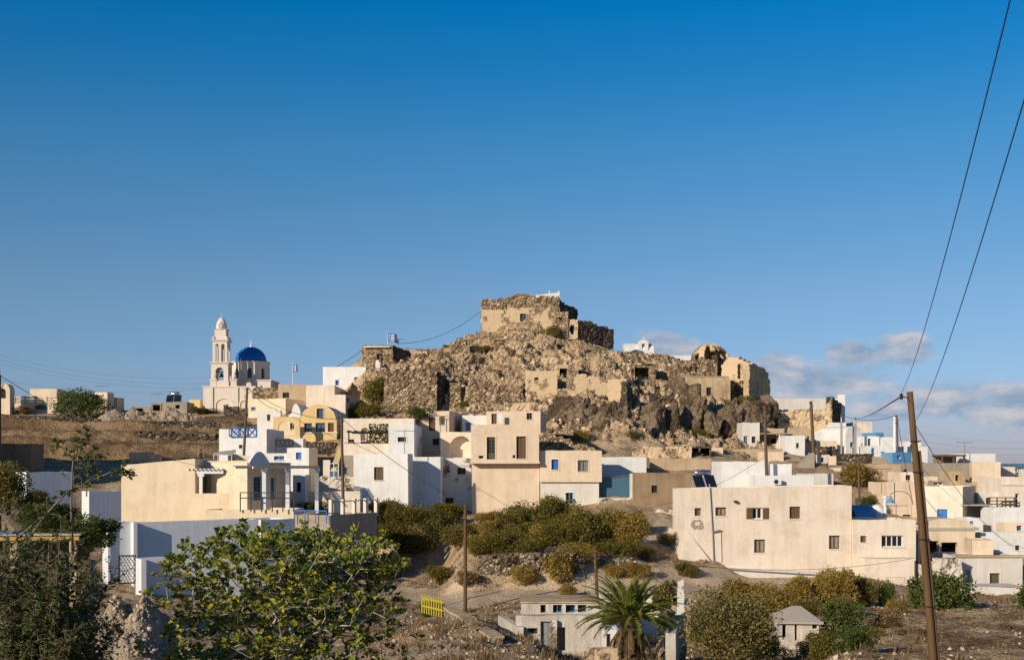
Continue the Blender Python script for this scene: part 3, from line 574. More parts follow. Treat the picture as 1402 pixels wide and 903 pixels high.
            sl = MB(); B(sl, t0 - .08, t1 + .08, -.06, -.004, z0 - .09, z0 - .02); sl.build('sill', s.mat, win)
            pb = MB(); B(pb, t0 + .02, t1 - .02, d0 + .075, d0 + .09, z0 + .02, z1 - .02); pb.build('pane', ex.get('pane', 'glass'), win)
            if st == 'os':
                for (a, b_) in ((t0 - (t1 - t0) * .62, t0 - .03), (t1 + .03, t1 + (t1 - t0) * .62)):
                    sh = MB(); B(sh, a, b_, -.06, -.02, z0, z1)
                    n = 7
                    for i in range(n): z = z0 + (z1 - z0) * (i + .2) / n; B(sh, a + .05, b_ - .05, -.085, -.061, z, z + (z1 - z0) / n * .55)
                    sh.build('shutter', ex.get('sc', 'brown_wood'), s.o)
        elif st == 's':
            fm = MB(); B(fm, t0, t0 + .05, d0, d0 + .08, z0, z1); B(fm, t1 - .05, t1, d0, d0 + .08, z0, z1); B(fm, t0 + .05, t1 - .05, d0, d0 + .08, z1 - .05, z1)
            win = fm.build('window', c or 'brown_wood', s.o); sl = MB(); B(sl, t0 - .08, t1 + .08, -.06, -.004, z0 - .09, z0 - .02); sl.build('sill', s.mat, win); nl = ex.get('nl', 2); w_ = (t1 - t0 - .1) / nl
            for i in range(nl):
                a = t0 + .05 + w_ * i + .01; b_ = a + w_ - .02; sh = MB(); B(sh, a, b_, d0 + .01, d0 + .05, z0 + .01, z1 - .06); n = max(4, int((z1 - z0) / .14))
                for j in range(n): z = z0 + .05 + (z1 - z0 - .14) * j / n; B(sh, a + .05, b_ - .05, d0 - .014, d0 + .009, z, z + (z1 - z0 - .14) / n * .6)
                sh.build('shutter', c or 'brown_wood', win)
        elif st == 'd':
            fm = MB(); B(fm, t0, t0 + .06, d0 - .02, d0 + .08, z0, z1); B(fm, t1 - .06, t1, d0 - .02, d0 + .08, z0, z1); B(fm, t0 + .06, t1 - .06, d0 - .02, d0 + .08, z1 - .06, z1)
            df = ex.get('frame', c or 'brown_wood'); nl = ex.get('nl', 1); lf = MB(); w_ = (t1 - t0 - .12) / nl
            for i in range(nl):
                a = t0 + .06 + w_ * i + .008; b_ = a + w_ - .016; B(lf, a, b_, d0 + .01, d0 + .05, z0, z1 - .07)
                for (p, q) in ((.06, .45), (.52, .94)): B(lf, a + w_ * .16, b_ - w_ * .16, d0 - .012, d0 + .009, z0 + (z1 - z0) * p, z0 + (z1 - z0) * q)
            dr = lf.build('door', c or 'brown_wood', s.o); fm.build('frame', df, dr)
            if ex.get('pane'):
                pn = MB(); ww = w_ * .26
                for i in range(nl):
                    a = t0 + .06 + w_ * i
                    for q in range(4): z = z0 + (z1 - z0) * (.3 + .155 * q); B(pn, a + ww * .7, a + w_ - ww * .7, d0 - .022, d0 - .013, z, z + (z1 - z0) * .12)
                pn.build('pane', ex['pane'], dr)
    def part(s, name, mb, mat, smooth=False): return mb.build(name, mat, s.o, smooth)
class Ruin:
    """a thick, ragged masonry wall: (pixel) top line, bottom y, distance Y at x0, yaw; openings left through it"""
    def __init__(s, name, label, cat, top, yb, Y, yaw=0, th=.7, mat='rubble_stone', holes=(), cell=.28, rag=.16, group=None, parent=None, pname=None, x0=None, zb=None, rough=.07, cut=False):
        x0 = top[0][0] if x0 is None else x0
        s.A = Vector((u_(x0) * Y, Y)); a = R(yaw); s.d = Vector((math.cos(a), math.sin(a))); s.n = Vector((-math.sin(a), math.cos(a)))
        t_ = lambda px: (u_(px) * s.A.y - s.A.x) / (s.d.x - u_(px) * s.d.y)
        s.t_ = t_
        zz = lambda px, py: (HY - py) / F * (s.A.y + t_(px) * s.d.y)
        tt = [t_(p[0]) for p in top]; tz = [zz(*p) for p in top]; W = max(tt); s.W = W
        if zb is None:
            if yb is None: zb = min(gz((s.A + s.d * t).x, (s.A + s.d * t).y) for t in np.linspace(0, W, 6)) - .6
            else: zb = min(zz(top[0][0], yb), zz(top[-1][0], yb))
        s.zb = zb; nx = max(2, round(W / cell)); H = max(tz) - zb; nz = max(2, round(H / cell)); cx, cz = W / nx, H / nz
        xs = (np.arange(nx) + .5) * cx; hl = np.interp(xs, tt, tz) - zb + (fbm(xs * 1.1, xs * 0 + Y, 3, int(x0)) - .5) * 2 * rag * 2
        act = (np.arange(nz)[None, :] + .5) * cz < hl[:, None]
        for (xa, ya, xb, yb_) in holes:
            ta, tb = t_(xa), t_(xb); za, zb2 = zz(xa, ya) - zb, zz(xb, yb_) - zb
            zc = (np.arange(nz) + .5) * cz; act &= ~(((xs > ta) & (xs < tb))[:, None] & ((zc < za) & (zc > zb2))[None, :])
        rng = np.random.RandomState(int(x0 + Y)); jit = (rng.rand(nx + 1, nz + 1, 2, 3) - .5) * np.array([cx * .45, rough * (2 if rough > .06 else .7), cz * .45])
        big = (fbm(*np.meshgrid(np.arange(nx + 1) * cx * .6, np.arange(nz + 1) * cz * .6, indexing='ij'), 3, int(Y)) - .5) * rough * (4 if rough > .06 else 1.5)
        mb = MB(); ids = {}
        def v(i, j, k):
            if (i, j, k) not in ids:
                q = jit[i, j, k]; ids[(i, j, k)] = len(mb.v); mb.v.append((i * cx + q[0], k * th + q[1] + (big[i, j] if k == 0 else -big[i, j]), j * cz + q[2]))
            return ids[(i, j, k)]
        def fc(*a): mb.f.append(list(a)); mb.m.append(0)
        for i in range(nx):
            for j in range(nz):
                if not act[i, j]: continue
                fc(v(i, j, 0), v(i + 1, j, 0), v(i + 1, j + 1, 0), v(i, j + 1, 0)); fc(v(i, j, 1), v(i, j + 1, 1), v(i + 1, j + 1, 1), v(i + 1, j, 1))
                if i == 0 or not act[i - 1, j]: fc(v(i, j, 0), v(i, j + 1, 0), v(i, j + 1, 1), v(i, j, 1))
                if i == nx - 1 or not act[i + 1, j]: fc(v(i + 1, j, 0), v(i + 1, j, 1), v(i + 1, j + 1, 1), v(i + 1, j + 1, 0))
                if j == nz - 1 or not act[i, j + 1]: fc(v(i, j + 1, 0), v(i + 1, j + 1, 0), v(i + 1, j + 1, 1), v(i, j + 1, 1))
                if j == 0: fc(v(i, j, 0), v(i, j, 1), v(i + 1, j, 1), v(i + 1, j, 0))
                elif not act[i, j - 1]: fc(v(i, j, 0), v(i, j, 1), v(i + 1, j, 1), v(i + 1, j, 0))
        s.B = s.A + s.d * W; s.H = H; s.yaw = yaw; s.Y = Y
        s.o = mb.build(pname or name, mat, None); s.o.location = (s.A.x, s.A.y, zb); s.o.rotation_euler = (0, 0, a)
        if cut:
            e = .2; CUTS.append(([(s.A - s.d * e - s.n * e)[:], (s.B + s.d * e - s.n * e)[:], (s.B + s.d * e + s.n * (th + e))[:], (s.A - s.d * e + s.n * (th + e))[:]], zb))
        if parent is not None:
            s.o.parent = parent; s.o.matrix_parent_inverse = Matrix.Identity(4)
            pl, pr = parent.location, parent.rotation_euler.z
            q = Matrix.Rotation(-pr, 3, 'Z') @ (Vector((s.A.x, s.A.y, zb)) - pl); s.o.location = q; s.o.rotation_euler = (0, 0, a - pr)
        else: meta(s.o, label, cat, group)
def local_in(parent, v):
    return Matrix.Rotation(-parent.rotation_euler.z, 3, 'Z') @ (Vector(v) - parent.location)
def absorb(main, other, wallname):
    """other's walls, windows and doors become parts of main's thing"""
    rz = other.o.rotation_euler.z - main.o.rotation_euler.z; loc = local_in(main.o, other.o.location)
    for ch in list(other.o.children):
        ch.parent = main.o; ch.location = loc; ch.rotation_euler = (0, 0, rz)
        if ch.name.startswith('wall'): ch.name = wallname
    bpy.data.objects.remove(other.o); other.o = main.o
def into(main, objs):
    for o in objs: o.location = local_in(main.o, o.location); o.rotation_euler = (0, 0, -main.o.rotation_euler.z); o.parent = main.o
def arch_wall(mb, O, e, inw, L, z0, z1, ops, th, m=0):
    """a wall with round-headed openings (t0, t1, zb, zt) right through it"""
    q = lambda t, d, z: (O[0] + e[0] * t + inw[0] * d, O[1] + e[1] * t + inw[1] * d, z)
    def col(ta, tb, a0, b0, a1, b1):
        mb.hexa([q(ta, 0, a0), q(tb, 0, b0), q(tb, th, b0), q(ta, th, a0), q(ta, 0, a1), q(tb, 0, b1), q(tb, th, b1), q(ta, th, a1)], m)
    t = 0
    for (t0, t1, zb, zt) in ops:
        if t0 > t: col(t, t0, z0, z0, z1, z1)
        if zb > z0: col(t0, t1, z0, z0, zb, zb)
        r = (t1 - t0) / 2; c = (t0 + t1) / 2; n = 10; pr = [(c - r * math.cos(math.pi * i / n), zt - r + r * math.sin(math.pi * i / n)) for i in range(n + 1)]
        for (ta, za), (tb, zb2) in zip(pr[:-1], pr[1:]): col(ta, tb, za, zb2, z1, z1)
        t = t1
    if t < L: col(t, L, z0, z0, z1, z1)
def cross(mb, x, y, z, h, m=0):
    t = h * .07; mb.box(x - t, y - t, z, x + t, y + t, z + h, m); mb.box(x - h * .28, y - t * .9, z + h * .58, x - t, y + t * .9, z + h * .72, m); mb.box(x + t, y - t * .9, z + h * .58, x + h * .28, y + t * .9, z + h * .72, m)
WB = {'trim': 'white'}
# =================================================================== the church
def church():
    O = P(301, 562, 174); O.z -= .5; root = empty('church', O, 'cream church with tall bell tower and blue dome on the left ridge', 'church')
    z = lambda y, Y=174: (HY - y) / F * Y - O.z
    x = lambda px, Y=174: u_(px) * Y - O.x
    # front hall
    mb = MB(); x0, x1 = x(278), x(349); zt = z(530)
    mb.box(x0, .0, -1.5, x1, 8.5, zt); mb.box(x0 - .12, -.12, zt, x1 + .12, 8.6, zt + .18)
    for px in (289, 323.5, 347): mb.box(x(px) - .3, -.18, -1.5, x(px) + .3, -.004, zt - .02)
    for (a, b_) in ((294, 320.5), (327, 345)):
        xa, xb = x(a), x(b_); c = (xa + xb) / 2; r = (xb - xa) / 2; zb = z(554) if a < 300 else z(553)
        pr = [(c + r * math.cos(math.pi * i / 14), zb + r * .75 * math.sin(math.pi * i / 14)) for i in range(15)]; pi_ = [(c + (r - .22) * math.cos(math.pi * i / 14), zb + (r - .22) * .75 * math.sin(math.pi * i / 14)) for i in range(15)]
        for i in range(14):
            (a0, b0), (a1, b1), (c0, d0), (c1, d1) = pr[i], pr[i + 1], pi_[i], pi_[i + 1]
            mb.hexa([(c0, -.13, d0), (a0, -.13, b0), (a0, -.003, b0), (c0, -.003, d0), (c1, -.13, d1), (a1, -.13, b1), (a1, -.003, b1), (c1, -.003, d1)])
        for s in (xa, xb - .22): mb.box(s, -.13, -1.2, s + .22, -.003, zb)
    # sloping left flank and pedestals
    mb.hexa([(x(273.5), .3, -1.5), (x0, .3, -1.5), (x0, 8, -1.5), (x(273.5), 8, -1.5), (x(277), .3, zt - 2.4), (x0, .3, zt - .3), (x0, 8, zt - .3), (x(277), 8, zt - 2.4)])
    for px in (291.5, 319.5):
        mb.box(x(px) - .42, .1, zt + .18, x(px) + .42, .95, zt + 1.0); mb.box(x(px) - .52, .0, zt + 1.0, x(px) + .52, 1.05, zt + 1.16)
        mb.lathe([(.2, 0), (.34, .25), (.36, .5), (.16, .8), (.1, .95), (.02, 1.1)], 10, (x(px), .52, zt + 1.16))
    mb.build('hall', 'church', root)
    # bell tower
    tw = MB(); cx, cy = x(300), 1.45
    def stage(za, zb, half, ops):
        for O_, e, i in (((cx - half, cy - half), (1, 0), (0, 1)), ((cx + half, cy - half), (0, 1), (-1, 0)), ((cx + half, cy + half), (-1, 0), (0, -1)), ((cx - half, cy + half), (0, -1), (1, 0))):
            if e[1]: O_ = (O_[0], O_[1] + .3 * e[1]); arch_wall(tw, O_, e, i, half * 2 - .6, za, zb, [(a - .3, b - .3, c, d) for a, b, c, d in ops], .3)
            else: arch_wall(tw, O_, e, i, half * 2, za, zb, ops, .3)
    def cornice(za, half, h=.24):
        for k in range(3): tw.box(cx - half - .08 * k, cy - half - .08 * k, za + h * k / 3, cx + half + .08 * k, cy + half + .08 * k, za + h * (k + 1) / 3)
    a, b_, c_, d_ = zt + .18, z(498), z(467), z(450.5)
    tw.box(cx - 1.3, cy - 1.3, zt + .18, cx + 1.3, cy + 1.3, zt + .95)
    stage(zt + .95, b_, 1.2, [(.62, 1.78, zt + 1.0, b_ - .45)]); cornice(b_, 1.26, .3)
    stage(b_ + .3, c_, 1.02, [(.34, .86, b_ + .35, c_ - .3), (1.18, 1.7, b_ + .35, c_ - .3)]); cornice(c_, 1.1, .3)
    tw.box(cx - .8, cy - .8, c_ + .3, cx + .8, cy + .8, d_); cornice(d_, .8, .12)
    for k in (-1, 1):
        for l in (-1, 1): tw.box(cx + k * .95 - .1, cy + l * .95 - .1, c_ + .3, cx + k * .95 + .1, cy + l * .95 + .1, c_ + .75)
    tw.lathe([(.78, 0), (.78, .2), (.74, .6), (.62, 1.02), (.44, 1.38), (.22, 1.62), (.05, 1.74)], 16, (cx, cy, d_ + .12))
    t = tw.build('bell_tower', 'church', root)
    cr = MB(); cross(cr, cx, cy, d_ + 1.83, .55); cr.build('cross', 'grey_metal', t)
    nb = MB(); arch = [(cx - .2, cy - .84, d_ + .3), (cx + .2, cy - .84, d_ + .3), (cx + .2, cy - .84, d_ + .75), (cx, cy - .8, d_ + 1.05), (cx - .2, cy - .84, d_ + .75)]
    nb.tube(arch + arch[:1], .05, 4); nb.build('dormer_frame', 'church', t)
    bl = MB(); bl.lathe([(.36, 0), (.33, .08), (.22, .3), (.18, .52), (.08, .62), (.02, .66)], 12, (cx, cy, b_ - 1.75)); bl.tube([(cx - 1.0, cy, b_ - 1.0), (cx + 1.0, cy, b_ - 1.0)], .06, 5); bl.tube([(cx, cy, b_ - 1.12), (cx, cy, b_ - 1.0)], .05, 5); bl.build('bell', 'bronze', root)
    # drum and dome behind
    Yd = 181.0; ox, oy = x(343.5, Yd), Yd - 174; zd = z(523, Yd); zu = z(498, Yd); rr = u_(CX + 25.2) * Yd / math.cos(R(22.5)) * .98
    bs = MB(); bs.box(ox - rr * 1.06, oy - rr * 1.06, 0, ox + rr * 1.22, oy + rr * 1.1, zd); bs.box(ox - rr * 1.1, oy - rr * 1.1, zd, ox + rr * 1.26, oy + rr * 1.14, zd + .15); bs.build('nave', 'church', root)
    dm = MB(); L = 2 * rr * math.sin(R(22.5)); ap = rr * math.cos(R(22.5)); gl = MB()
    for k in range(8):
        an = R(-90 + 45 * k + 8); n_ = (math.cos(an), math.sin(an)); e = (-n_[1], n_[0]); O_ = (ox + n_[0] * ap - e[0] * L / 2, oy + n_[1] * ap - e[1] * L / 2)
        arch_wall(dm, O_, e, (-n_[0], -n_[1]), L, zd + .15, zu, [(L * .36, L * .64, zd + .45, zu - .75)], .4)
        q = lambda t, d: (O_[0] + e[0] * t - n_[0] * d, O_[1] + e[1] * t - n_[1] * d)
        a0, a1 = q(L * .3, .3), q(L * .7, .3); gl = MB(); gl.quad((a0[0], a0[1], zd + .4), (a1[0], a1[1], zd + .4), (a1[0], a1[1], zu - .5), (a0[0], a0[1], zu - .5)); gl.build('window_glass', 'glass', root)
    dm.lathe([(rr * 1.0, 0), (rr * 1.04, .08), (rr * 1.05, .22), (rr * .9, .3)], 8, (ox, oy, zu), a0=R(-90 + 8 + 22.5))
    d_o = dm.build('drum', 'church', root)
    R0 = u_(CX + 21.3) * Yd; Hd = u_(CX + 20.5) * Yd; pf = [(R0 * math.cos(a * math.pi / 26) if a < 13 else .03, .3 + Hd * math.sin(a * math.pi / 26)) for a in range(14)]
    do = MB(); do.lathe(pf, 40, (ox, oy, zu)); do.build('dome', 'dome_blue', root, True)
    fn = MB(); fn.lathe([(.3, 0), (.22, .2), (.1, .35), (.06, .5)], 10, (ox, oy, zu + .2 + Hd)); cross(fn, ox, oy, zu + .7 + Hd, .5); fn.build('finial', 'white_paint', root)
church()
# =================================================================== left ridge
House('flat_roofed_house', 'cream ridge house with roof balustrade beside the big ridge tree', 'house', 5, 77, 551, 172, D=7, x2=82, mat='cream', ops=[('h', 46, 553.5, 65, 561, None, {'arch': 1, 'rise': .5})])
_h = House('flat_roofed_house', 'upper cream block standing behind the roof balustrade on far left ridge', 'house', 41, 78, 532, 178, D=6, x2=91, mat='cream')
def balustrade():
    A, B = P(5, 551, 171.9), P(77, 551, 171.9); o = empty('balustrade', A, 'cream baluster railing along the roof of the far left ridge house', 'balustrade'); L = (B - A).length; mb = MB(); rl = MB(); h = .72
    rl.box(0, -.02, h, L, .22, h + .14); rl.box(0, -.02, .0, L, .22, .08); n = 46
    for i in range(n): mb.lathe([(.05, 0), (.08, .15), (.08, .25), (.04, .45), (.06, h - .08)], 6, (L * (i + .5) / n, .1, .08))
    for i in range(6): rl.box(L * i / 5 - .15, -.06, .0, L * i / 5 + .15, .26, h + .22)
    rl.build('rail', 'cream', o); m = mb.build('balusters', 'cream', o); meta(m, kind=None)
balustrade()
House('arched_gable', 'rounded belfry gable with arched hole at the left picture edge', 'gable', -9, 13.5, 533, 168, D=1.6, mat='cream', vault=.9, par=0, ops=[('h', -3, 531, 8, 545, None, {'arch': 1})])
House('flat_roofed_house', 'cream ridge house just right of the big ridge tree', 'house', 129, 147, 537, 172, yaw=-12, x2=156, mat='cream', ops=[('w', 134, 545, 138, 551)])
House('flat_roofed_house', 'low brown ridge house half hidden at right of the big ridge tree', 'house', 151, 160, 544, 174, yaw=-15, x2=170, mat='peach')
House('shed', 'small grey block shed carrying the ridge solar water heater', 'shed', 222, 256, 550, 170, D=4, mat='concrete', ops=[('h', 240, 554, 246, 559)])
House('shed', 'dark low shed left of the solar heater shed', 'shed', 207, 221, 552, 171, D=4, mat='brown_plaster', ops=[('h', 209, 554, 219, 562)])
House('shed', 'long low grey shed behind the rubble heaps', 'shed', 180, 206, 556.5, 173, D=4, mat='concrete', ops=[('h', 185, 558.5, 196, 563)])
House('flat_roofed_house', 'small yellow house tucked against the left side of the church', 'house', 259, 274, 547, 177, D=5, mat='ochre', ops=[('h', 261, 556, 270, 563)])
# =================================================================== between the church and the hill
Ruin('rubble_wall', 'dark rubble wall at the right foot of the church', 'stone wall', [(346, 531), (381, 531)], 549, 168, mat='rubble_stone', th=.8)
House('flat_roofed_house', 'tan box house with one window beside the church rubble wall', 'house', 381, 419, 526, 166, x2=426, mat='tan', D=6, ops=[('w', 387, 537, 396, 544.5, 'brown_wood', {'nv': 1})])
House('flat_roofed_house', 'long yellowish house below the church with a blue shuttered window', 'house', 340, 391, 546, 158, yaw=-16, x2=417, mat='sand', ops=[('s', 344, 557, 350, 561.5, 'blue_paint')], par=.2)
Ruin('stone_wall', 'dark sloping stone wall in front of the church facade', 'stone wall', [(306, 553.5), (320, 556), (335, 560)], 570, 162, mat='dark_or_shade_stone', th=.6, rag=.05)
House('cubic_house', 'white cube house with rounded roof edge below the church', 'house', 352, 384, 561, 148, yaw=0, xl=325, mat='white', par=.15, ops=[('w', 365.5, 567, 370, 575.5, 'brown_wood')], x2=None)
House('cubic_house', 'bright white cube house with blue window left of the stone flag tower', 'house', 442, 501, 502, 162, yaw=0, x2=519, mat='white', ops=[('s', 459, 520, 464, 527, 'blue_paint'), ('s', 485, 516, 491, 524, 'brown_wood')])
House('flat_roofed_house', 'pale cream house below the bright white cube, shaded on its right', 'house', 419, 458, 527, 156, yaw=0, x2=473, mat='cream_pale', par=.2)
House('flat_roofed_house', 'shaded house step with two small windows beside the hillside bushes', 'house', 458, 473, 540, 151, yaw=-6, x2=500, mat='cream_pale', par=.2, sops=[('w', 487, 533, 491, 543), ('w', 475, 544, 479, 551)])
_y = House('vaulted_house', 'yellow barrel vaulted house with four blue windows over a dark cave', 'house', 411, 461, 576, 142, yaw=0, D=8, mat='ochre', vault=(576 - 553) / F * 142, yb=605, roofmat='white', wob=0,
           ops=[('w', 433.5, 559, 443, 572, 'green_wood', {'trim': 'sand', 'tw': .1, 'pane': 'glass_blue'}), ('w', 416.5, 579, 427, 592, 'green_wood', {'pane': 'glass_blue'}), ('w', 432, 578.5, 445, 592.5, 'green_wood', {'pane': 'glass_blue'}), ('s', 449, 578.5, 457, 592, 'brown_wood')])
mb = MB(); mb.box(-.08, -.1, (605 - 593) / F * 142, _y.W + .08, -.004, (605 - 591) / F * 142 + .02); _y.part('cornice', mb, 'sand')
House('vaulted_house', 'white barrel vault touching the left flank of the yellow vaulted house', 'house', 398, 412, 578, 144.5, yaw=0, D=8, mat='white', vault=2.2, yb=600, wob=0)
_l = House('flat_roofed_house', 'low yellow house with chimney left of the yellow vaulted house', 'house', 375, 411, 575.5, 143, yaw=0, D=5, mat='sand', ops=[('w', 397, 578.5, 403, 587.5, 'grey_metal', {'trim': 'white'})], par=.15)
mb = MB(); tz = _l.h0; mb.lathe([(.5, 0), (.5, .7), (.36, .8), (.36, 1.05), (.18, 1.2), (.05, 1.25)], 12, (1.6, 2.2, tz - .4)); _l.part('chimney', mb, 'white')
mb = MB(); arch_wall(mb, (0, 0), (1, 0), (0, 1), 3.0, 0, 2.2, [(.55, 2.45, .1, 1.75)], .35); o = mb.build('garden_arch', 'ochre', None); o.location = P(374, 597, 139.5); meta(o, 'small yellow plaster arch in front of the low yellow house', 'arch')
# cave and gate under the vaulted house
c = Ruin('cave_wall', 'rough cave wall under the yellow vaulted house, with a doorway', 'stone wall', [(417, 605), (459, 605)], 652, 140.5, mat='dark_or_shade_stone', th=.9, rag=0, holes=[(436, 622, 447, 652)])
mb = MB(); mb.box(0, 0, 0, 1.0, .06, 2.6); o = mb.build('door', 'teal_gate', c.o); o.location = local_in(c.o, P(436.5, 654, 140.9))
# =================================================================== white houses with blue rails
_a = House('terrace_house', 'tall white house with blue crossed railing on its roof terrace', 'house', 300, 365, 587, 128, yaw=-4, x2=389, mat='white', par=1.1, ops=[('w', 327, 608.5, 332, 613.5)])
def crossrail(name, label, x0, x1, y0, y1, Y, mat, n, rings=False, yaw=0.0):
    A = P(x0, y1, Y); a = R(yaw); d = Vector((math.cos(a), math.sin(a))); u = u_(x1); L = (u * A.y - A.x) / (d.x - u * d.y); h = (y1 - y0) / F * Y
    o = empty(name, A, label, 'railing', a); mb = MB(); t = .05
    mb.box(0, -t, h - .09, L, t, h); mb.box(0, -t, .0, L, t, .08)
    for i in range(n + 1): mb.box(L * i / n - t, -t * .9, .08, L * i / n + t, t * .9, h - .09)
    mb.build('frame', mat, o); pb = MB()
    for i in range(n):
        a0, a1 = L * i / n + t, L * (i + 1) / n - t; c, z = (a0 + a1) / 2, h / 2
        if rings:
            for r in (.30, .18): pb.tube([(c + r * h * 1.2 * math.cos(k * math.pi / 8), 0, z + r * h * 1.2 * math.sin(k * math.pi / 8)) for k in range(17)], .035, 5)
        else:
            pb.tube([(a0, -.02, .08), (a1, -.02, h - .09)], .045, 4); pb.tube([(a0, .02, h - .09), (a1, .02, .08)], .045, 4)
    pb.build('panel', mat, o); return o
# notch for the rail: the parapet is lower there
crossrail('terrace_railing', 'bright blue crossed railing on the tall white terrace house', 314, 351, 584.5, 598, 127.7, 'blue_paint', 3)
crossrail('terrace_railing', 'black railing with ring pattern on the white terrace', 378, 401, 601, 611.5, 126.5, 'black_iron', 4, True)
House('cubic_house', 'white wall block behind the black ring railing', 'house', 377, 415, 600, 131, yaw=0, D=4, x2=419, mat='white', par=.15)
House('cubic_house', 'white cube house with bright blue shutter below the yellow vaulted house', 'house', 393, 423, 613, 121, yaw=-10, x2=435, mat='white', ops=[('s', 405, 619, 412.5, 628.5, 'blue_paint')])
House('cubic_house', 'low white annex with pale blue window left of the blue shutter cube', 'house', 362, 393, 620, 122.5, yaw=0, D=4, mat='white', ops=[('w', 375, 624, 389, 629.5, 'sky_paint', {'pane': 'glass_blue'})])
_b = House('cubic_house', 'small white house with tilted beige awning behind the cream house roof', 'house', 312, 342, 621, 118, yaw=0, x2=346, D=4, mat='cream_pale', yt1=624, ops=[('s', 318, 627, 322, 631, 'brown_wood')])
mb = MB(); p = [P(292, 621, 116.5), P(318, 622, 116.5), P(323, 615, 120), P(298, 618, 120)]; b0 = p[0]; q = [v - b0 for v in p]
mb.hexa([(v.x, v.y, v.z - .08) for v in q] + [tuple(v) for v in q]); o = empty('awning', b0, 'tilted beige sheet awning above the cream house roof', 'awning'); mb.build('sheet', 'tarp', o)
for (i, k) in ((0, 1), (1, 1), (2, 1), (3, 1)):
    pm = MB(); v = q[i] * .94 + sum(q, Vector()) / 4 * .06; pm.tube([(v.x, v.y, v.z - .05), (v.x, v.y, v.z - 2.2)], .04, 5); pm.build('post', 'white_paint', o)
# =================================================================== the long cream house
_c = House('cream_house', 'long blank cream house behind the blue and white yard wall', 'house', 166, 267, 636, 106, yaw=0, yt1=627.5, D=8, mat='sand', par=.2)
_d = House('patio_house', 'cream patio block with yellow door beside the long cream house', 'house', 267.5, 339, 630, 109, yaw=0, D=6, mat='sand', par=.2, cap=None, ops=[('d', 271.5, 652, 284, 676, 'yellow_wood', {'frame': 'white_paint'})])
mb = MB(); mb.box(.735, -3.0, 0, _d.W, -2.72, (HY - 675) / F * 106 - _d.zb); mb.box(_d.W - .28, -2.72, 0, _d.W, 0, (HY - 675) / F * 106 - _d.zb)
_d.part('parapet', mb, 'sand')
mb = MB(); zb = (HY - 648) / F * 106 - _d.zb; zz2 = zb + .32
mb.box(-.1, -2.9, zb, 3.1, -2.6, zz2)
for i in range(9): mb.box(.1 + i * .35, -3.2, zz2, .24 + i * .35, -.02, zz2 + .12)
_d.part('pergola', mb, 'white_paint')
mb = MB(); zc = (HY - 675) / F * 106 - _d.zb; mb.box(1.05, -2.88, zc, 1.32, -2.64, zb); mb.box(.92, -2.9, zb - .25, 1.45, -2.62, zb - .01); _d.part('column', mb, 'white_paint')
_e = House('arched_house', 'shaded porch front with arched parapet and dark blue doors', 'house', 338.5, 398, 633, 104.5, yaw=50, D=5, mat='cream', par=.2,
           ops=[('d', 347, 651, 359.5, 684, 'teal_gate', {'frame': 'white_paint', 'pane': 'glass', 'nl': 2}), ('d', 370.5, 653, 378, 683, 'teal_gate', {'frame': 'white_paint'})])
mb = MB(); n = 14; W_ = _e.W; xa, xb = W_ * .04, W_ * .5; pr = [(xa + (xb - xa) * i / n, _e.h0 + (635 - 620) / F * 107 * math.sin(math.pi * i / n)) for i in range(n + 1)]
for (a0, z0), (a1, z1) in zip(pr[:-1], pr[1:]): mb.hexa([(a0, -.04, _e.h0 - .3), (a1, -.04, _e.h0 - .3), (a1, .3, _e.h0 - .3), (a0, .3, _e.h0 - .3), (a0, -.04, z0 + .002), (a1, -.04, z1 + .002), (a1, .3, z1 + .002), (a0, .3, z0 + .002)])
_e.part('arched_parapet', mb, 'bluewhite')
po = empty('porch_pergola', P(350, 690, 101.5), 'dark slatted porch roof on white posts before the blue doors', 'pergola')
ends = [P(346, 641, 101), P(436, 641, 108.5)]; bk = Vector((-.74, .6, 0)); mb = MB(); O = po.location
a, b_ = ends[0] - O, ends[1] - O; zt = a.z; b_.z = zt; ax = (b_ - a).normalized()
def beam(mb, p, q, w_, h):
    d = (q - p).normalized(); s = d.cross(Vector((0, 0, 1))).normalized() * w_ / 2; up = Vector((0, 0, h)); mb.hexa([p - s, p + s, q + s, q - s, p - s + up, p + s + up, q + s + up, q - s + up])
beam(mb, a, b_, .13, .16); beam(mb, a + bk * 2.4, b_ + bk * 2.4, .13, .16); sl = MB(); L = (b_ - a).length
for i in range(22): p = a + ax * (L * (i + .3) / 22) + Vector((0, 0, .165)); beam(sl, p - bk * .4, p + bk * 2.7, .07, .08)
mb.build('beam', 'white_paint', po); sl.build('slats', 'dark_pole', po)
for px in (362, 394, 434):
    t = ((u_(px) * ends[0].y - ends[0].x) / (ax.x - u_(px) * ax.y)); v = a + ax * t; pm = MB(); g = gz(v.x + O.x, v.y + O.y) - O.z - .5
    pm.box(v.x - .16, v.y - .16, min(g, -3.4), v.x + .16, v.y + .16, v.z - .28); pm.box(v.x - .22, v.y - .22, v.z - .28, v.x + .22, v.y + .22, v.z - .003); pm.build('post', 'bluewhite', po)
House('porch_annex', 'small shaded cube annex with a dark opening at the porch end', 'house', 401, 418, 650, 112, yaw=0, D=3, mat='bluewhite', par=.1, ops=[('h', 406, 660, 412, 673)])
House('retaining_terrace', 'tan concrete retaining terrace with blue rail below the porch', 'retaining wall', 402, 452, 704, 97, yaw=-25, x2=516, mat='concrete', par=.3)
House('terrace_block', 'cream terrace base wall under the porch railing', 'retaining wall', 281, 402, 697.5, 101.5, yaw=0, D=5, mat='sand', par=.3)
House('garden_wall', 'cream garden wall segment in front of the white cube with brown shutters', 'garden wall', 450, 493, 672, 108, yaw=0, D=.4, mat='cream_pale', par=0)
House('garden_wall', 'cream wall behind the terrace, partly shaded, below the cave gate', 'garden wall', 422, 468, 673, 110.5, yaw=0, D=.4, mat='cream_pale', par=0)
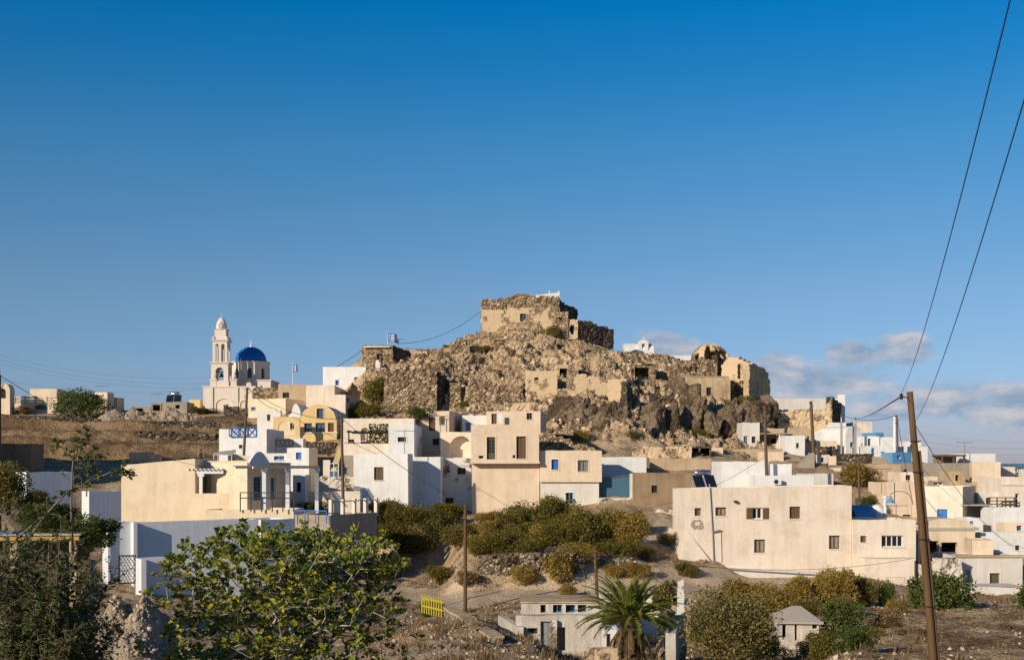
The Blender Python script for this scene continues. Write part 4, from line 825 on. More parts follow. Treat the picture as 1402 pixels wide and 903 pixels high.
Ruin('stone_wall', 'rough stone wall below the yellow stairs and white gate', 'stone wall', [(436, 652), (485, 654)], 676, 114, mat='white_rubble', th=.6, rag=.06)
# stairs with yellow flank wall and a white framed blue gate
so_ = empty('stairs', P(447, 654, 117), 'narrow stairs with ochre flank wall climbing beside the cave', 'stairs'); mb = MB(); O = so_.location
for i in range(14): mb.box(.9, 1 + i * .35, -1, 2.4, 1.36 + i * .35, .1 + i * .26)
mb.build('steps', 'concrete', so_); mb = MB(); mb.hexa([(.3, .6, -1), (.85, .6, -1), (.85, 6.2, -1), (.3, 6.2, -1), (.3, .6, .9), (.85, .6, .9), (.85, 6.2, 3.1), (.3, 6.2, 3.1)]); mb.build('flank_wall', 'ochre', so_)
mb = MB(); mb.box(-.4, .5, -1.2, .25, 1.0, 1.7); mb.build('gatepost', 'cream_pale', so_)
go = empty('garden_gate', P(451, 655, 116), 'blue double gate in a white frame at the foot of the stairs', 'gate'); mb = MB()
for x in (0, .42, .84): mb.box(x - .035, -.035, 0, x + .035, .035, 1.45)
for z in (.05, .72, 1.4): mb.box(0, -.03, z, .84, .03, z + .06)
mb.build('frame', 'white_paint', go)
for x in (.04, .46): mb = MB(); mb.box(x, -.015, .12, x + .34, .015, .72); mb.build('leaf', 'teal_gate', go)
# =================================================================== white yard in the left foreground
_w = House('yard_house', 'white windowless yard building in half shade behind the fig tree', 'house', 147, 354, 715.5, 80, yaw=34, D=1.1, mat='bluewhite', par=.2)
mb = MB(); mb.box(.0, -.16, 0, .16, -.003, _w.h0 + .0); mb.box(1.5, -.62, 0, 1.75, -.003, _w.h0 + .03); _w.part('buttress', mb, 'bluewhite')
House('yard_house', 'white rear block joining the yard building under the tan terrace', 'house', 357, 404, 711, 90, yaw=46, D=3, mat='bluewhite', par=.2)
_v = House('yard_wall', 'lower white yard wall in front of the windowless yard building', 'garden wall', 188, 330, 764, 76.2, yaw=33, D=.35, mat='bluewhite', par=0)
mb = MB(); mb.box(.0, -.85, 0, .3, -.003, _v.h0); _v.part('buttress', mb, 'bluewhite')
g = empty('lattice_gate', P(163, 798, 77), 'dark lattice gate left of the lower white yard wall', 'gate', R(20)); mb = MB(); wd = .98; hh = 1.7
for x in (0, wd): mb.box(x - .04, -.04, 0, x + .04, .04, hh)
for z in (0, hh): mb.box(0, -.035, z - .04, wd, .035, z + .04)
mb.build('frame', 'black_iron', g); mb = MB(); n = 5
for i in range(-n, n + 1):
    a, b_ = max(0, -i / n), min(1, 1 - i / n)
    if b_ - a > .05: mb.tube([(wd * (a + i / n if False else a), 0, hh * min(1, max(0, a + i / n))), (wd * b_, 0, hh * min(1, max(0, b_ + i / n)))], .03, 4); mb.tube([(wd * a, 0, hh * (1 - min(1, max(0, a + i / n)))), (wd * b_, 0, hh * (1 - min(1, max(0, b_ + i / n))))], .03, 4)
mb.build('lattice', 'grey_metal', g)
House('flat_roofed_house', 'low blue shaded hut with pale roof edge between the left trees', 'house', 36, 101, 646, 100, yaw=46, x2=None, D=2, mat='bluewhite', par=.1, cap=None)
House('flat_roofed_house', 'small blue shaded hut left of the long cream house', 'house', 122, 166, 672, 97, yaw=46, D=1.2, mat='bluewhite', par=.1)
House('terraced_shed', 'large dark earth coloured shed under the left terraces', 'shed', -40, 43, 607, 126, yaw=0, D=8, x2=60, mat='brown_plaster', par=.2)
Ruin('stone_wall', 'low stone wall with white capping below the left terraces', 'stone wall', [(177, 619), (194, 620), (219, 621)], 632, 131, mat='tan', th=.6, rag=.02)
pg = empty('yard_shelter', P(8, 770, 56), 'long timber yard shelter with blue edge behind the left shrub', 'shelter', R(6)); mb = MB(); O = pg.location
mb.box(-3, 0, 1.0, 3.2, .1, 1.22); mb.build('fascia', 'yellow_wood', pg); mb = MB(); mb.box(-3.2, -.1, 1.225, 3.3, 2.2, 1.30); mb.build('roof', 'roof_cement', pg)
mb = MB(); mb.box(-3, -.12, 1.31, 1, .0, 1.39); mb.build('blue_edge', 'blue_paint', pg)
for x in (-2.8, .3, 2.9): mb = MB(); mb.box(x - .16, .11, -2.2, x + .16, .4, .99); mb.build('post', 'tan', pg)
mb = MB(); mb.box(-3, 1.9, -2.2, 3.2, 2.1, 1.22); mb.build('rear_wall', 'dark_pole', pg)
mb = MB(); mb.box(0, 0, 0, .42, .05, 1.05); o = mb.build('board', 'blue_paint', None); o.location = P(103, 828, 60); meta(o, 'upright bright blue board by the spoil heap', 'board')

# porch and terrace railings
def barrail(name, label, p0, p1, h, mat, posts, pmat=None, pw=.05, rails=(1.0,)):
    o = empty(name, p0, label, 'railing', math.atan2(p1.y - p0.y, p1.x - p0.x)); L = math.hypot(p1.x - p0.x, p1.y - p0.y); mb = MB()
    for r in rails: mb.box(0, -.035, h * r - .08, L, .035, h * r)
    mb.build('rail', mat, o)
    for i in range(posts): x = L * i / (posts - 1); mb = MB(); mb.box(x - pw, -pw, -.6, x + pw, pw, h - .081 if pmat is None else h + .12); mb.build('post', pmat or mat, o)
barrail('porch_railing', 'dark railing along the shaded porch terrace', P(329, 690, 101.3), P(402, 690, 101.0), 1.0, 'black_iron', 6, None, .04, (1.0, .55))
barrail('planter_rail', 'bright blue rail over the planter on the tan terrace', P(403, 705, 96.6), P(447, 705, 95.4), .42, 'blue_paint', 4, None, .03)
barrail('terrace_fence', 'blue rail on white posts along the shaded terrace top', P(453, 699, 96), P(515, 697, 102.5), .75, 'sky_paint', 5, 'cream_pale', .13)
Ruin('terrace_edge', 'thin rubble edging along the upper left terrace, below the big ridge tree', 'stone wall', [(8, 570), (70, 571), (150, 575)], None, 151.3, yaw=0, th=.5, mat='dark_or_shade_stone', rag=.14, rough=.1)
Ruin('terrace_edge', 'thin rubble edging along the upper left terrace, below the jagged rubble heap', 'stone wall', [(165, 577), (230, 578), (300, 578)], None, 151.6, yaw=1, th=.5, mat='dark_or_shade_stone', rag=.14, rough=.1)
Ruin('terrace_edge', 'broken rubble edging on the middle left terrace', 'stone wall', [(150, 590), (210, 592), (296, 594)], None, 144.9, yaw=1, th=.5, mat='dark_or_shade_stone', rag=.2, rough=.1)
# =================================================================== middle of the village
_p = House('pergola_house', 'long cream house with pergola terrace left of the curved white block', 'house', 470, 567, 607, 121, yaw=0, D=7, mat='cream_pale', par=.15)
_q = House('x', 'x', 'x', 470, 567, 572.5, 128, yaw=0, D=6, mat='cream_pale', par=.2, cut=False, zb=_p.zb + _p.h0 - .3, ops=[('n', 493.5, 585, 505, 603, None, {'arch': 1, 'dep': .5}), ('w', 477, 601, 485, 608, 'brown_wood'), ('w', 493.5, 604, 506, 609, 'dark_door')])
absorb(_p, _q, 'upper_wall')
mb = MB(); z0 = _p.h0 - .15; zt = z0 + 1.25
for x in (.4, 2.2, 4.3): mb.box(x - .06, 1.0, z0, x + .06, 1.12, zt)
for y in (1.0, 4.8): mb.box(.2, y, zt, 4.6, y + .12, zt + .14)
for i in range(7): mb.box(.3 + i * .68, .7, zt + .145, .4 + i * .68, 5.6, zt + .23)
_p.part('pergola', mb, 'black_iron')
_r = House('cubic_house', 'white block with shaded right face and small window beside the vine pergola', 'house', 532, 567, 580, 120, yaw=0, x2=581, mat='white', par=.2, ops=[('w', 544.5, 598, 556, 604.5, 'dark_door', {'trim': 'white_paint'})], sops=[('s', 575, 598, 577, 608, 'sky_paint')])
_s = House('cubic_house', 'white house with brown shutters above the shaded bushes', 'house', 484, 559, 621, 112.5, yaw=-7, D=2.0, mat='white', par=.15, ops=[('s', 512, 639, 525, 657, 'brown_wood')])
House('cubic_house', 'recessed white house block catching the shutter house shadow', 'house', 560, 603, 625, 115.2, yaw=0, D=6, mat='white', par=.15)
House('cubic_house', 'white house with peeling lower wall left of the balcony house', 'house', 603.5, 646, 627, 119.5, yaw=0, D=5, mat='peeling', par=.15, ops=[('w', 626, 640, 637.5, 649, 'dark_door'), ('w', 610, 681, 621, 692, 'dark_door')])
House('niche_house', 'cream house with a large white arched niche beside the balcony house', 'house', 603, 648, 591, 124, yaw=0, D=5, mat='cream_pale', par=.15, ops=[('n', 616, 596.5, 645.5, 626, None, {'arch': 1, 'dep': 1.0})])
House('flat_roofed_house', 'peach house with two brown shuttered openings and ochre shaded side', 'house', 572, 615, 562.5, 131, yaw=-6, x2=633, mat='peach', par=.2, ops=[('s', 587, 571, 596, 589, 'brown_wood'), ('s', 601.5, 570, 609, 581.5, 'green_wood'), ('w', 592, 600, 601, 609, 'dark_door')])
House('cubic_house', 'low white house with pale blue door at the foot of the rock', 'house', 633, 667, 568, 134, yaw=0, D=5, mat='white', par=.15, ops=[('d', 637.5, 578, 643.5, 589, 'sky_paint')])
_t = House('flat_roofed_house', 'peach house with small window behind the balcony house roof', 'house', 666, 740, 563, 130, yaw=-5, x2=748, mat='peach', par=.2, ops=[('d', 673, 566, 680, 580, 'brown_wood'), ('w', 721, 565, 728.5, 574, 'brown_wood', {'trim': 'cream'})])
mb = MB(); v = P(681.5, 566, 129); mb.box(0, 0, 0, .5, .06, .95); mb.box(.08, .061, .1, .44, .1, .9); o = mb.build('laundry', 'cloth_white', None); o.location = v - Vector((0, 0, .95)); meta(o, 'white washing hung beside the brown door above the balcony house', 'laundry')
_u = House('balcony_house', 'large peach house with two tall french doors and a jutting upper floor', 'house', 646, 738.5, 632, 118.2, yaw=0, D=7, mat='peach', par=0)
_u2 = House('x', 'x', 'x', 645, 738, 581, 117.3, yaw=0, D=7.8, mat='peach', par=.2, yb=632.5, cut=False,
            ops=[('d', 666.5, 598, 678, 628.5, 'green_wood', {'trim': 'cream', 'nl': 2, 'pane': 'glass', 'tw': .12}), ('s', 707, 597, 720, 627.5, 'brown_wood', {'trim': 'cream', 'tw': .12}), ('h', 655.5, 623.5, 661.5, 627, None, {'dep': .2}), ('h', 702, 622.5, 706.5, 626.5, None, {'dep': .2})])
mb = MB(); mb.box(-.06, -.08, -.12, _u2.W + .06, 1.0, .004 + .1); _u2.part('floor_slab', mb, 'peach'); absorb(_u, _u2, 'upper_wall')
_x = House('patched_house', 'two tone house with blue shutter right of the balcony house', 'house', 739, 820, 658, 118.3, yaw=0, D=6, mat='white_old', par=0, ops=[('w', 774.5, 674, 785, 689.5, 'sky_paint', {'trim': 'white'})])
_x2 = House('x', 'x', 'x', 739, 824, 616.5, 118.0, yaw=0, D=6.3, mat='cream', par=.2, yb=659.5, cut=False, ops=[('s', 755, 628.5, 764.5, 642.5, 'blue_paint', {'trim': 'cream_pale'}), ('g', 791, 629.5, 805.5, 645, 'grey_metal', {'trim': 'cream_pale', 'tw': .08, 'pane': 'curtain'})])
absorb(_x, _x2, 'upper_wall')
Ruin('rubble_slope_wall', 'field stone wall on the hill foot right of the balcony house', 'stone wall', [(738, 590), (760, 594), (790, 606), (822, 615)], 622, 128, mat='rubble_stone', th=1.0, rag=.1)
House('low_white_wall', 'low white wall house between the two tone house and the tan wall', 'garden wall', 823, 885, 625.5, 127, yaw=0, D=3, x2=None, mat='white', par=.15)
gt = empty('sheet_gate', P(821, 682, 119.2), 'dark blue sheet metal gate with makeshift canopy poles', 'gate')
mb = MB(); mb.box(.0, 0, .05, 2.9, .05, 2.05); 
for i in range(20): mb.box(.02 + i * .145, -.02, .06, .09 + i * .145, -.001, 2.04)
mb.build('sheet', 'teal_gate', gt); mb = MB(); mb.tube([(0, -.1, 1.9), (3.0, -.15, 2.25)], .03, 5); mb.tube([(-.1, -.2, 2.05), (2.9, .8, 2.15)], .03, 5); mb.tube([(.2, -.05, .6), (1.2, -.1, 0)], .02, 5); mb.build('poles', 'grey_metal', gt)
House('gatepost', 'white masonry post right of the dark blue sheet gate', 'gatepost', 863, 871, 648, 117.5, yaw=0, D=.8, mat='white_old', par=0)
Ruin('stone_wall', 'pale stone base wall below the dark blue sheet gate', 'stone wall', [(820, 681), (871, 681)], 704, 117.2, mat='white_rubble', th=.8, rag=.03)
House('brown_house', 'brown plastered house with one small window and patched wall', 'house', 871, 952, 647, 114, yaw=0, D=6, mat='brown_plaster', par=.2, ops=[('w', 892, 664, 900, 674, 'dark_door')])
Ruin('rubble_wall', 'broken pale stone wall below the brown house', 'stone wall', [(871, 697), (890, 703), (910, 699), (922, 701)], 722, 111.5, mat='white_rubble', th=.6, rag=.15)
House('yard_wall', 'long tan yard wall behind the brown house', 'garden wall', 890, 973, 627.5, 131, yaw=0, D=.6, mat='tan', par=0, ops=[])
Ruin('ruined_row', 'low ruined stone building with two square holes at the hill foot', 'ruin', [(866, 616), (880, 612), (946, 611), (947, 612)], None, 136, mat='ruin_plaster', th=.5, rag=.06, holes=[(879, 615, 884, 622), (919, 615, 926, 622)])
House('stone_shelter', 'dark open stone shelter at the end of the ruined row', 'shelter', 944, 974, 611, 137.5, D=4, mat='dark_or_shade_stone', par=.05, ops=[('h', 946, 613, 957, 630), ('h', 959, 613, 972, 630)])
_w1 = House('cubic_house', 'stepped white house behind the big cream building roof', 'house', 988, 1052, 631.5, 113, yaw=0, D=6, xl=974, mat='white', par=.2)
_w2 = House('x', 'x', 'x', 1052, 1084, 634.5, 113.2, yaw=0, D=5, mat='white', par=.15, cut=False); absorb(_w1, _w2, 'side_wall')
_w3 = House('x', 'x', 'x', 1036, 1114, 650.5, 109, yaw=0, D=4, mat='white', par=.12, cut=False); absorb(_w1, _w3, 'front_wall')
# the big cream building
_k = House('cream_building', 'big two storey cream building with brown shutters above the dirt road', 'house', 937, 1166, 669, 96, yaw=3, xl=921, yt1=664.5, mat='cream_pale', par=.25,
           ops=[('w', 951, 695, 960, 705.5, 'brown_wood', {'pane': 'curtain'}), ('w', 979.5, 694, 994.5, 705.5, 'brown_wood', {'pane': 'curtain', 'nv': 1}), ('os', 1030, 694.5, 1044, 710, 'white_paint', {'sc': 'brown_wood'}), ('s', 1081, 693, 1096, 709.5, 'brown_wood'),
                ('w', 1032.5, 738, 1048, 756, 'brown_wood', {'pane': 'curtain'}), ('w', 1135, 732.5, 1150, 751, 'brown_wood', {'pane': 'curtain'})])
mb = MB(); W_ = _k.W; a_ = [( -.62, -.5), (1.1, -.55)]
mb.hexa([(-.9, -.7, 0), (3.2, -.5, 0), (3.2, -.002, 0), (-.9, 6.5, 0), (-.02, -.02, 3.9), (.3, -.02, 3.9), (.3, -.002, 3.9), (-.02, 6.5, 3.9)]); _k.part('battered_foot', mb, 'cream_pale')
mb = MB(); mb.hexa([(3.2, -.5, 0), (W_, -.4, 0), (W_, -.002, 0), (3.2, -.002, 0), (3.2, -.4, 1.05), (W_, -.34, .62), (W_, -.002, .66), (3.2, -.002, 1.1)]); _k.part('plinth', mb, 'white_old')
mb = MB(); t1, z1 = _k.loc(971, 662); t2, z2 = _k.loc(975, 728); t3, z3 = _k.loc(977, 776); mb.tube([(t1, -.1, z1), (t2, -.1, z2), (t3, -.1, z3)], .05, 6); mb.tube([(t2, -.12, z2), (t2 + .62, -.2, z2 + .17)], .06, 5); t4, z4 = _k.loc(987, 728); t5, z5 = _k.loc(988, 768); mb.tube([(t4, -.06, z4), (t5, -.06, z5), (t5 - .3, -.06, z5 - .3)], .02, 5); _k.part('drainpipe', mb, 'grey_metal')
mb = MB(); pts = [( _k.loc(x, y)[0], -.5, _k.loc(x, y)[1]) for x, y in ((977, 777), (1020, 780), (1070, 783), (1120, 786), (1164, 787))]; mb.tube(pts, .05, 5); _k.part('ground_pipe', mb, 'grey_metal')
mb = MB(); t, z = _k.loc(1006, 686); mb.box(t - .1, -.3, z - .08, t + .14, -.1, z + .08); mb.tube([(t, -.1, z), (t, 0, z + .05)], .03, 5); _k.part('floodlight', mb, 'black_iron')
_k2 = House('x', 'x', 'x', 1168, 1254, 711, 96.4, yaw=1, D=5, mat='cream_pale', par=.2, cut=True, ops=[('w', 1178, 733, 1186.5, 742, 'brown_wood', {'pane': 'curtain'}), ('w', 1207, 732.5, 1237, 748.5, 'white_paint', {'nv': 3})]); absorb(_k, _k2, 'wing_wall')
_k3 = House('x', 'x', 'x', 1183, 1252, 764, 95.2, yaw=1, D=1.1, mat='cream_pale', par=0, cut=False); absorb(_k, _k3, 'wing_foot')
House('gatepost', 'low cream wall stub with opening below the cream building wing', 'garden wall', 1215, 1240, 790, 93, yaw=0, D=.5, mat='cream_pale', par=0)
# patch of fallen plaster on the big building: a raised stain of bare render
mb = MB(); t, z = _k.loc(955, 718); rng = random.Random(3)
pts = [(t + .5 * (1 + .25 * rng.uniform(-1, 1)) * math.cos(a * math.pi / 8), -.012, z + .42 * (1 + .3 * rng.uniform(-1, 1)) * math.sin(a * math.pi / 8)) for a in range(16)]
pin = [(t + .2 * math.cos(a * math.pi / 8), -.012, z + .1 + .16 * math.sin(a * math.pi / 8)) for a in range(16)]
for i in range(16): mb.quad(pts[i], pts[(i + 1) % 16], pin[(i + 1) % 16], pin[i])
_k.part('bare_patch', mb, 'concrete')
# =================================================================== right hand cluster
bv = empty('blue_vault', P(1184, 712, 103), 'blue painted barrel roof behind the big cream building', 'roof'); mb = MB(); n = 16; rr = 1.35
for i in range(n):
    a0, a1 = math.pi * i / n, math.pi * (i + 1) / n; p = lambda a, y: (y, rr * math.cos(a), rr * .95 * math.sin(a))
    mb.quad(p(a0, -1.6), p(a0, .35), p(a1, .35), p(a1, -1.6))
mb.add([(.35, rr * math.cos(math.pi * i / n), rr * .95 * math.sin(math.pi * i / n)) for i in range(n + 1)], [tuple(range(n + 1))[::-1]]); mb.box(-1.6, -rr, -4, .35, rr, -.002); mb.build('vault', 'sky_paint', bv); bv.rotation_euler.z = R(14)
dm = empty('small_dome', P(1201, 712, 104), 'small white dome right of the blue barrel roof', 'dome'); mb = MB(); mb.lathe([(.85 * math.cos(a * math.pi / 20), 1.35 * math.sin(a * math.pi / 20)) for a in range(10)] + [(.02, 1.36)], 20); mb.box(-.9, -.9, -4, .9, .9, -.002); mb.build('shell', 'white', dm, False)
ch = empty('flue_chimney', P(1212, 712, 102.5), 'white round flue chimney beside the blue bell lamp', 'chimney'); mb = MB(); mb.lathe([(.2, -1.5), (.2, 0), (.16, .1), (.14, 1.8), (.24, 1.82), (.24, 2.02), (.14, 2.05)], 12); mb.build('flue', 'white_paint', ch)
House('flat_roofed_house', 'peach house behind the blue bell lamp', 'house', 1214, 1264, 660, 116, yaw=0, D=6, mat='peach', par=.15, ops=[('s', 1236, 704, 1247, 709, 'brown_wood')])
_f = House('flat_roofed_house', 'cream house with bright blue shutters beside the front pole', 'house', 1263, 1318, 665, 114, yaw=-30, x2=1336, mat='cream_pale', par=.15, ops=[('s', 1283, 696.5, 1297, 710.5, 'blue_paint')])
House('rooftop_box', 'small rooftop box with wide window above the blue shutter house', 'roof room', 1277, 1300, 658, 121, yaw=0, D=3, mat='concrete', par=.05, ops=[('w', 1278.5, 659, 1292, 664, 'white_paint')])
House('retaining_wall', 'tall tan retaining wall behind the front pole', 'retaining wall', 1186, 1233, 635, 131, yaw=0, D=.8, mat='tan', par=0)
House('retaining_wall', 'broad weathered retaining wall under the dark pergola', 'retaining wall', 1250, 1332, 633.5, 130, yaw=0, D=3, xl=1233, mat='concrete', par=0)
House('flat_roofed_house', 'cream house under the white roof block on the right', 'house', 1331, 1370, 632, 127, yaw=-8, x2=1377, mat='cream', par=.15)
House('cubic_house', 'white roof block with small chimney on the right skyline', 'house', 1322, 1363, 620.5, 133, yaw=0, D=5, mat='white', par=.15)
House('flat_roofed_house', 'small cream house at the far right skyline', 'house', 1364, 1390, 639, 138, yaw=0, D=5, mat='cream_pale', par=.15)
House('flat_roofed_house', 'blue roofed house cut by the right picture edge', 'house', 1386, 1420, 634.5, 142, yaw=0, D=6, mat='teal_gate', par=.1, ops=[('w', 1388, 640, 1400, 646, 'white_paint')])
House('retaining_wall', 'tan lower wall right of the dark shaded house side', 'retaining wall', 1331, 1374, 660, 122, yaw=0, D=2, mat='tan', par=0)
pv = empty('roof_pergola', P(1290, 634, 131), 'dark timber pergola shelter on the right retaining wall', 'pergola'); mb = MB(); mb.box(-.1, -.2, .75, 2.5, 3, .92); mb.build('roof', 'dark_pole', pv)
for x in (0, 1.2, 2.3): mb = MB(); mb.box(x - .08, -.05, -.2, x + .08, .1, .748); mb.build('post', 'dark_pole', pv)
mb = MB(); mb.box(0, 2.6, -.2, 2.4, 2.8, .74); mb.build('rear_wall', 'brown_plaster', pv)
_g = House('balcony_house', 'cream house with timber balcony at the right picture edge', 'house', 1372, 1425, 653, 116, yaw=0, D=6, mat='cream_pale', par=.15, ops=[('w', 1390, 675, 1396, 696, 'white_paint', {'nv': 0, 'nh': 2})])
mb = MB(); mb.box(-.1, -.12, _g.h0 - .75, _g.W + .1, -.004, _g.h0 - .6); _g.part('cornice', mb, 'cream_pale')
mb = MB(); t0, z0 = _g.loc(1366, 695); 
for x in (-1.6, -.8, 0.0, .8): mb.box(x - .05, -.9, z0, x + .05, -.8, z0 + 1.0)
for z in (.35, .65, .95): mb.box(-1.65, -.92, z0 + z, .85, -.78, z0 + z + .08)
mb.box(-1.7, -.95, z0 - .12, .9, 0, z0 - .002); _g.part('balcony', mb, 'pole_wood')
House('garden_wall', 'white parapet wall below the timber balcony', 'garden wall', 1360, 1425, 695, 110, yaw=0, D=3, mat='white', par=.1)
cv = empty('canopy', P(1319, 692, 112), 'flat canopy on a timber post beside the blue shutter house', 'canopy'); mb = MB(); mb.box(-.1, 0, .0, 2.6, 2.5, .1); mb.build('roof', 'roof_cement', cv); mb = MB(); mb.box(2.1, .1, -2.4, 2.24, .24, -.003); mb.build('post', 'pole_wood', cv); mb = MB(); mb.box(-.1, 2.3, -2.4, 2.6, 2.5, -.003); mb.build('rear_wall', 'concrete', cv)
House('dark_arch_house', 'low house with dark arched opening under the white parapet', 'house', 1362, 1402, 708, 112.5, yaw=0, D=4, mat='concrete', par=.1, ops=[('h', 1366, 711, 1391, 730, None, {'arch': 1, 'rise': .5})])
House('cubic_house', 'white house with small window low at the right edge', 'house', 1342, 1425, 729, 105, yaw=0, D=5, mat='white', xl=1335, par=.15, ops=[('w', 1390, 746, 1396.5, 753, 'dark_door')])
_z = House('vaulted_house', 'weathered vaulted house with deep dark porch right of the front pole', 'house', 1258, 1335, 724, 104, yaw=0, D=5, mat='cream', vault=.9, wob=0, ops=[('h', 1273, 740, 1285, 757), ('h', 1289, 742, 1311, 760)])
mb = MB(); mb.box(-1.2, -.1, _z.h0 - .1, _z.W + .3, 4.8, _z.h0 + .14); _z.part('roof_slab', mb, 'roof_cement')
House('cube_hut', 'blocky tan hut on the roof of the low ruined house', 'hut', 1331, 1360, 739, 99.5, yaw=-10, D=3.5, mat='peach', par=.1, xl=None, ops=[('h', 1336, 727, 1340, 731)] if False else [])
_i = House('ruined_house', 'old whitewashed house with slatted window low on the right', 'house', 1314, 1400, 762, 96.5, yaw=0, D=6, mat='white_old', par=.12, ops=[('s', 1355, 784, 1369, 802, 'green_wood', {'trim': 'cream_pale', 'nl': 3}), ('n', 1321.5, 779, 1327.5, 794, None, {'arch': 1})])
mb = MB(); mb.box(-.2, -.15, _i.h0 - .02, _i.W + .2, .4, _i.h0 + .14); _i.part('roof_slab', mb, 'old_plaster')
House('plastered_bank', 'pale plastered bank wall below the old whitewashed house', 'retaining wall', 1318, 1404, 803, 92, yaw=0, D=3, mat='white_old', par=0)
Ruin('ruined_wall', 'broken arched masonry patch left of the old whitewashed house', 'ruin', [(1262, 775), (1275, 770), (1300, 764), (1318, 766)], None, 95, mat='white_rubble', th=.8, rag=.12, holes=[(1266, 790, 1276, 812)])
House('yard_door_wall', 'shaded wall with blue door between cream wing and vaulted house', 'garden wall', 1250, 1259, 728, 100, yaw=0, D=.5, mat='cream', par=0, ops=[('d', 1251.5, 731, 1257, 772, 'teal_gate')])
# =================================================================== houses at the right shoulder of the hill
_o = House('old_house', 'peeling stone house with porch at the right foot of the hill', 'house', 1016, 1040, 578, 150, yaw=0, xl=992, mat='white_old', par=.15, ops=[('d', 1018, 596.5, 1024, 612, 'teal_gate', {'frame': 'white_paint'}), ('w', 1029, 597, 1034.5, 606, 'dark_door', {'trim': 'white'})])
_o2 = House('x', 'x', 'x', 1040, 1074, 586, 153, yaw=0, D=5, mat='tan', par=.1, cut=False, ops=[('h', 1046, 598, 1052, 614), ('h', 1056, 600, 1063, 614)]); absorb(_o, _o2, 'porch_wall')
mb = MB(); tz = (HY - 594) / F * 150 - _o.zb; mb.box(_o.W, -1.2, tz, _o.W + 4.6, 2.6, tz + .1); _o.part('porch_roof', mb, 'roof_cement')
for k in (.4, 2.2, 4.4): mb = MB(); mb.tube([(_o.W + k, -1.0, tz - 2.4), (_o.W + k, -1.0, tz)], .06, 6); _o.part('porch_post', mb, 'white_paint')
House('yard_wall', 'tan yard wall in front of the peeling stone house', 'garden wall', 990, 1072, 614, 145, yaw=0, D=.6, mat='tan', par=0)
House('yard_wall', 'paler tan block wall right of the peeling house yard', 'garden wall', 1040, 1073, 618, 142, yaw=0, D=.6, x2=1088, mat='peach', par=0)
House('white_house', 'white walled house with brown arched gable near the leaning pole', 'house', 1075, 1102, 596, 146, yaw=0, D=5, mat='white', par=.1, x2=None, ops=[('w', 1090, 606, 1094, 613, 'dark_door')])
House('vaulted_house', 'small brown vaulted house behind the leaning pole', 'house', 1089, 1112, 597, 147.5, yaw=0, D=5, mat='tan', vault=1.25, wob=0, ops=[('h', 1105, 597, 1108, 604)])
st = empty('stone_stairs', P(1083, 648, 137), 'stone stairs with pale stepped edge left of the leaning pole', 'stairs'); mb = MB()
for i in range(11): mb.box(i * .22, 0, -1, i * .22 + .225 if i < 10 else 2.6, 1.4, .1 + i * .22)
mb.build('steps', 'concrete', st)
_m = Ruin('ruined_barn', 'broad ruined tan building with ragged top right of the vaulted ruin', 'ruin', [(1065, 566), (1085, 560), (1110, 563), (1128, 559), (1139, 545)], None, 158, yaw=-4, mat='ruin_plaster', th=.7, rag=.12)
_mb = Ruin('x', None, None, [(1139, 543), (1147, 549), (1156, 556)], None, 157.5, yaw=62, mat='dark_or_shade_stone', th=.7, rag=.12, parent=_m.o, pname='end_wall', x0=1139)  # end wall in darker stone, its shaded side painted in
House('white_house', 'white wall and tower block behind the broad ruined building', 'house', 1057, 1150, 545.5, 163, yaw=0, D=5, mat='white_old', par=.15)
House('cubic_house', 'narrow white tower block at the end of the broad ruined building', 'house', 1147, 1157, 540, 162, yaw=-8, x2=1162, mat='white', par=.1)
House('vaulted_house', 'white vaulted house with shaded blue front near the thin poles', 'house', 1158, 1180, 594, 150, yaw=20, D=6, mat='white', vault=1.0, wob=0, ops=[('w', 1164, 605, 1169, 612, 'sky_paint')])
House('cubic_house', 'white house with narrow brown door near the thin white pole', 'house', 1181, 1204, 597, 149, yaw=0, D=5, xl=1172, mat='white', par=.1, ops=[('d', 1188, 600, 1192, 620, 'brown_wood')])
House('battlement_wall', 'cream crenellated roof wall behind the white vaulted houses', 'roof wall', 1173, 1194, 577, 160, yaw=0, D=5, mat='cream_pale', par=.1)
House('cubic_house', 'bright blue shaded cube between the white houses', 'house', 1199, 1210, 592, 152, yaw=20, D=4, mat='sky_paint', par=.1)
House('cubic_house', 'small white cube left of the thin white pole', 'house', 1209, 1224, 598, 148, yaw=0, D=4, mat='white', par=.1)
House('cubic_house', 'white skyline house with blue banding right of the thin white pole', 'house', 1226, 1270, 611, 150, yaw=0, D=5, mat='white', par=.15)
House('cubic_house', 'low blue and white house under the skyline house', 'house', 1222, 1248, 619, 143, yaw=20, D=4, mat='sky_paint', par=.1, ops=[('w', 1228, 623, 1234, 628, 'white_paint')])
House('cubic_house', 'white low block left of the stone walled yard', 'house', 1112, 1140, 590, 154, yaw=0, D=5, mat='white', par=.1)
House('cubic_house', 'cream low block in front of the white low block', 'house', 1117, 1146, 603, 149, yaw=0, D=4, mat='cream', par=.1)
Ruin('dark_stone_wall', 'dark rough stone wall under the white vaulted houses', 'stone wall', [(1115, 612), (1144, 611), (1150, 622), (1197, 622)], None, 143, mat='dark_or_shade_stone', th=.8, rag=.06)
House('yard_block', 'cream wall pier left of the dry brown bush', 'garden wall', 1135, 1145, 624, 139, yaw=0, D=1.2, mat='cream', par=0)
House('white_stairs_house', 'low white house with broad steps behind the cream building roof', 'house', 1106, 1141, 648, 121, yaw=0, D=5, mat='white_old', par=.1)
House('retaining_wall', 'pale wall stretch left of the tall tan retaining wall', 'retaining wall', 1196, 1216, 625, 139, yaw=0, D=.6, mat='concrete', par=0)
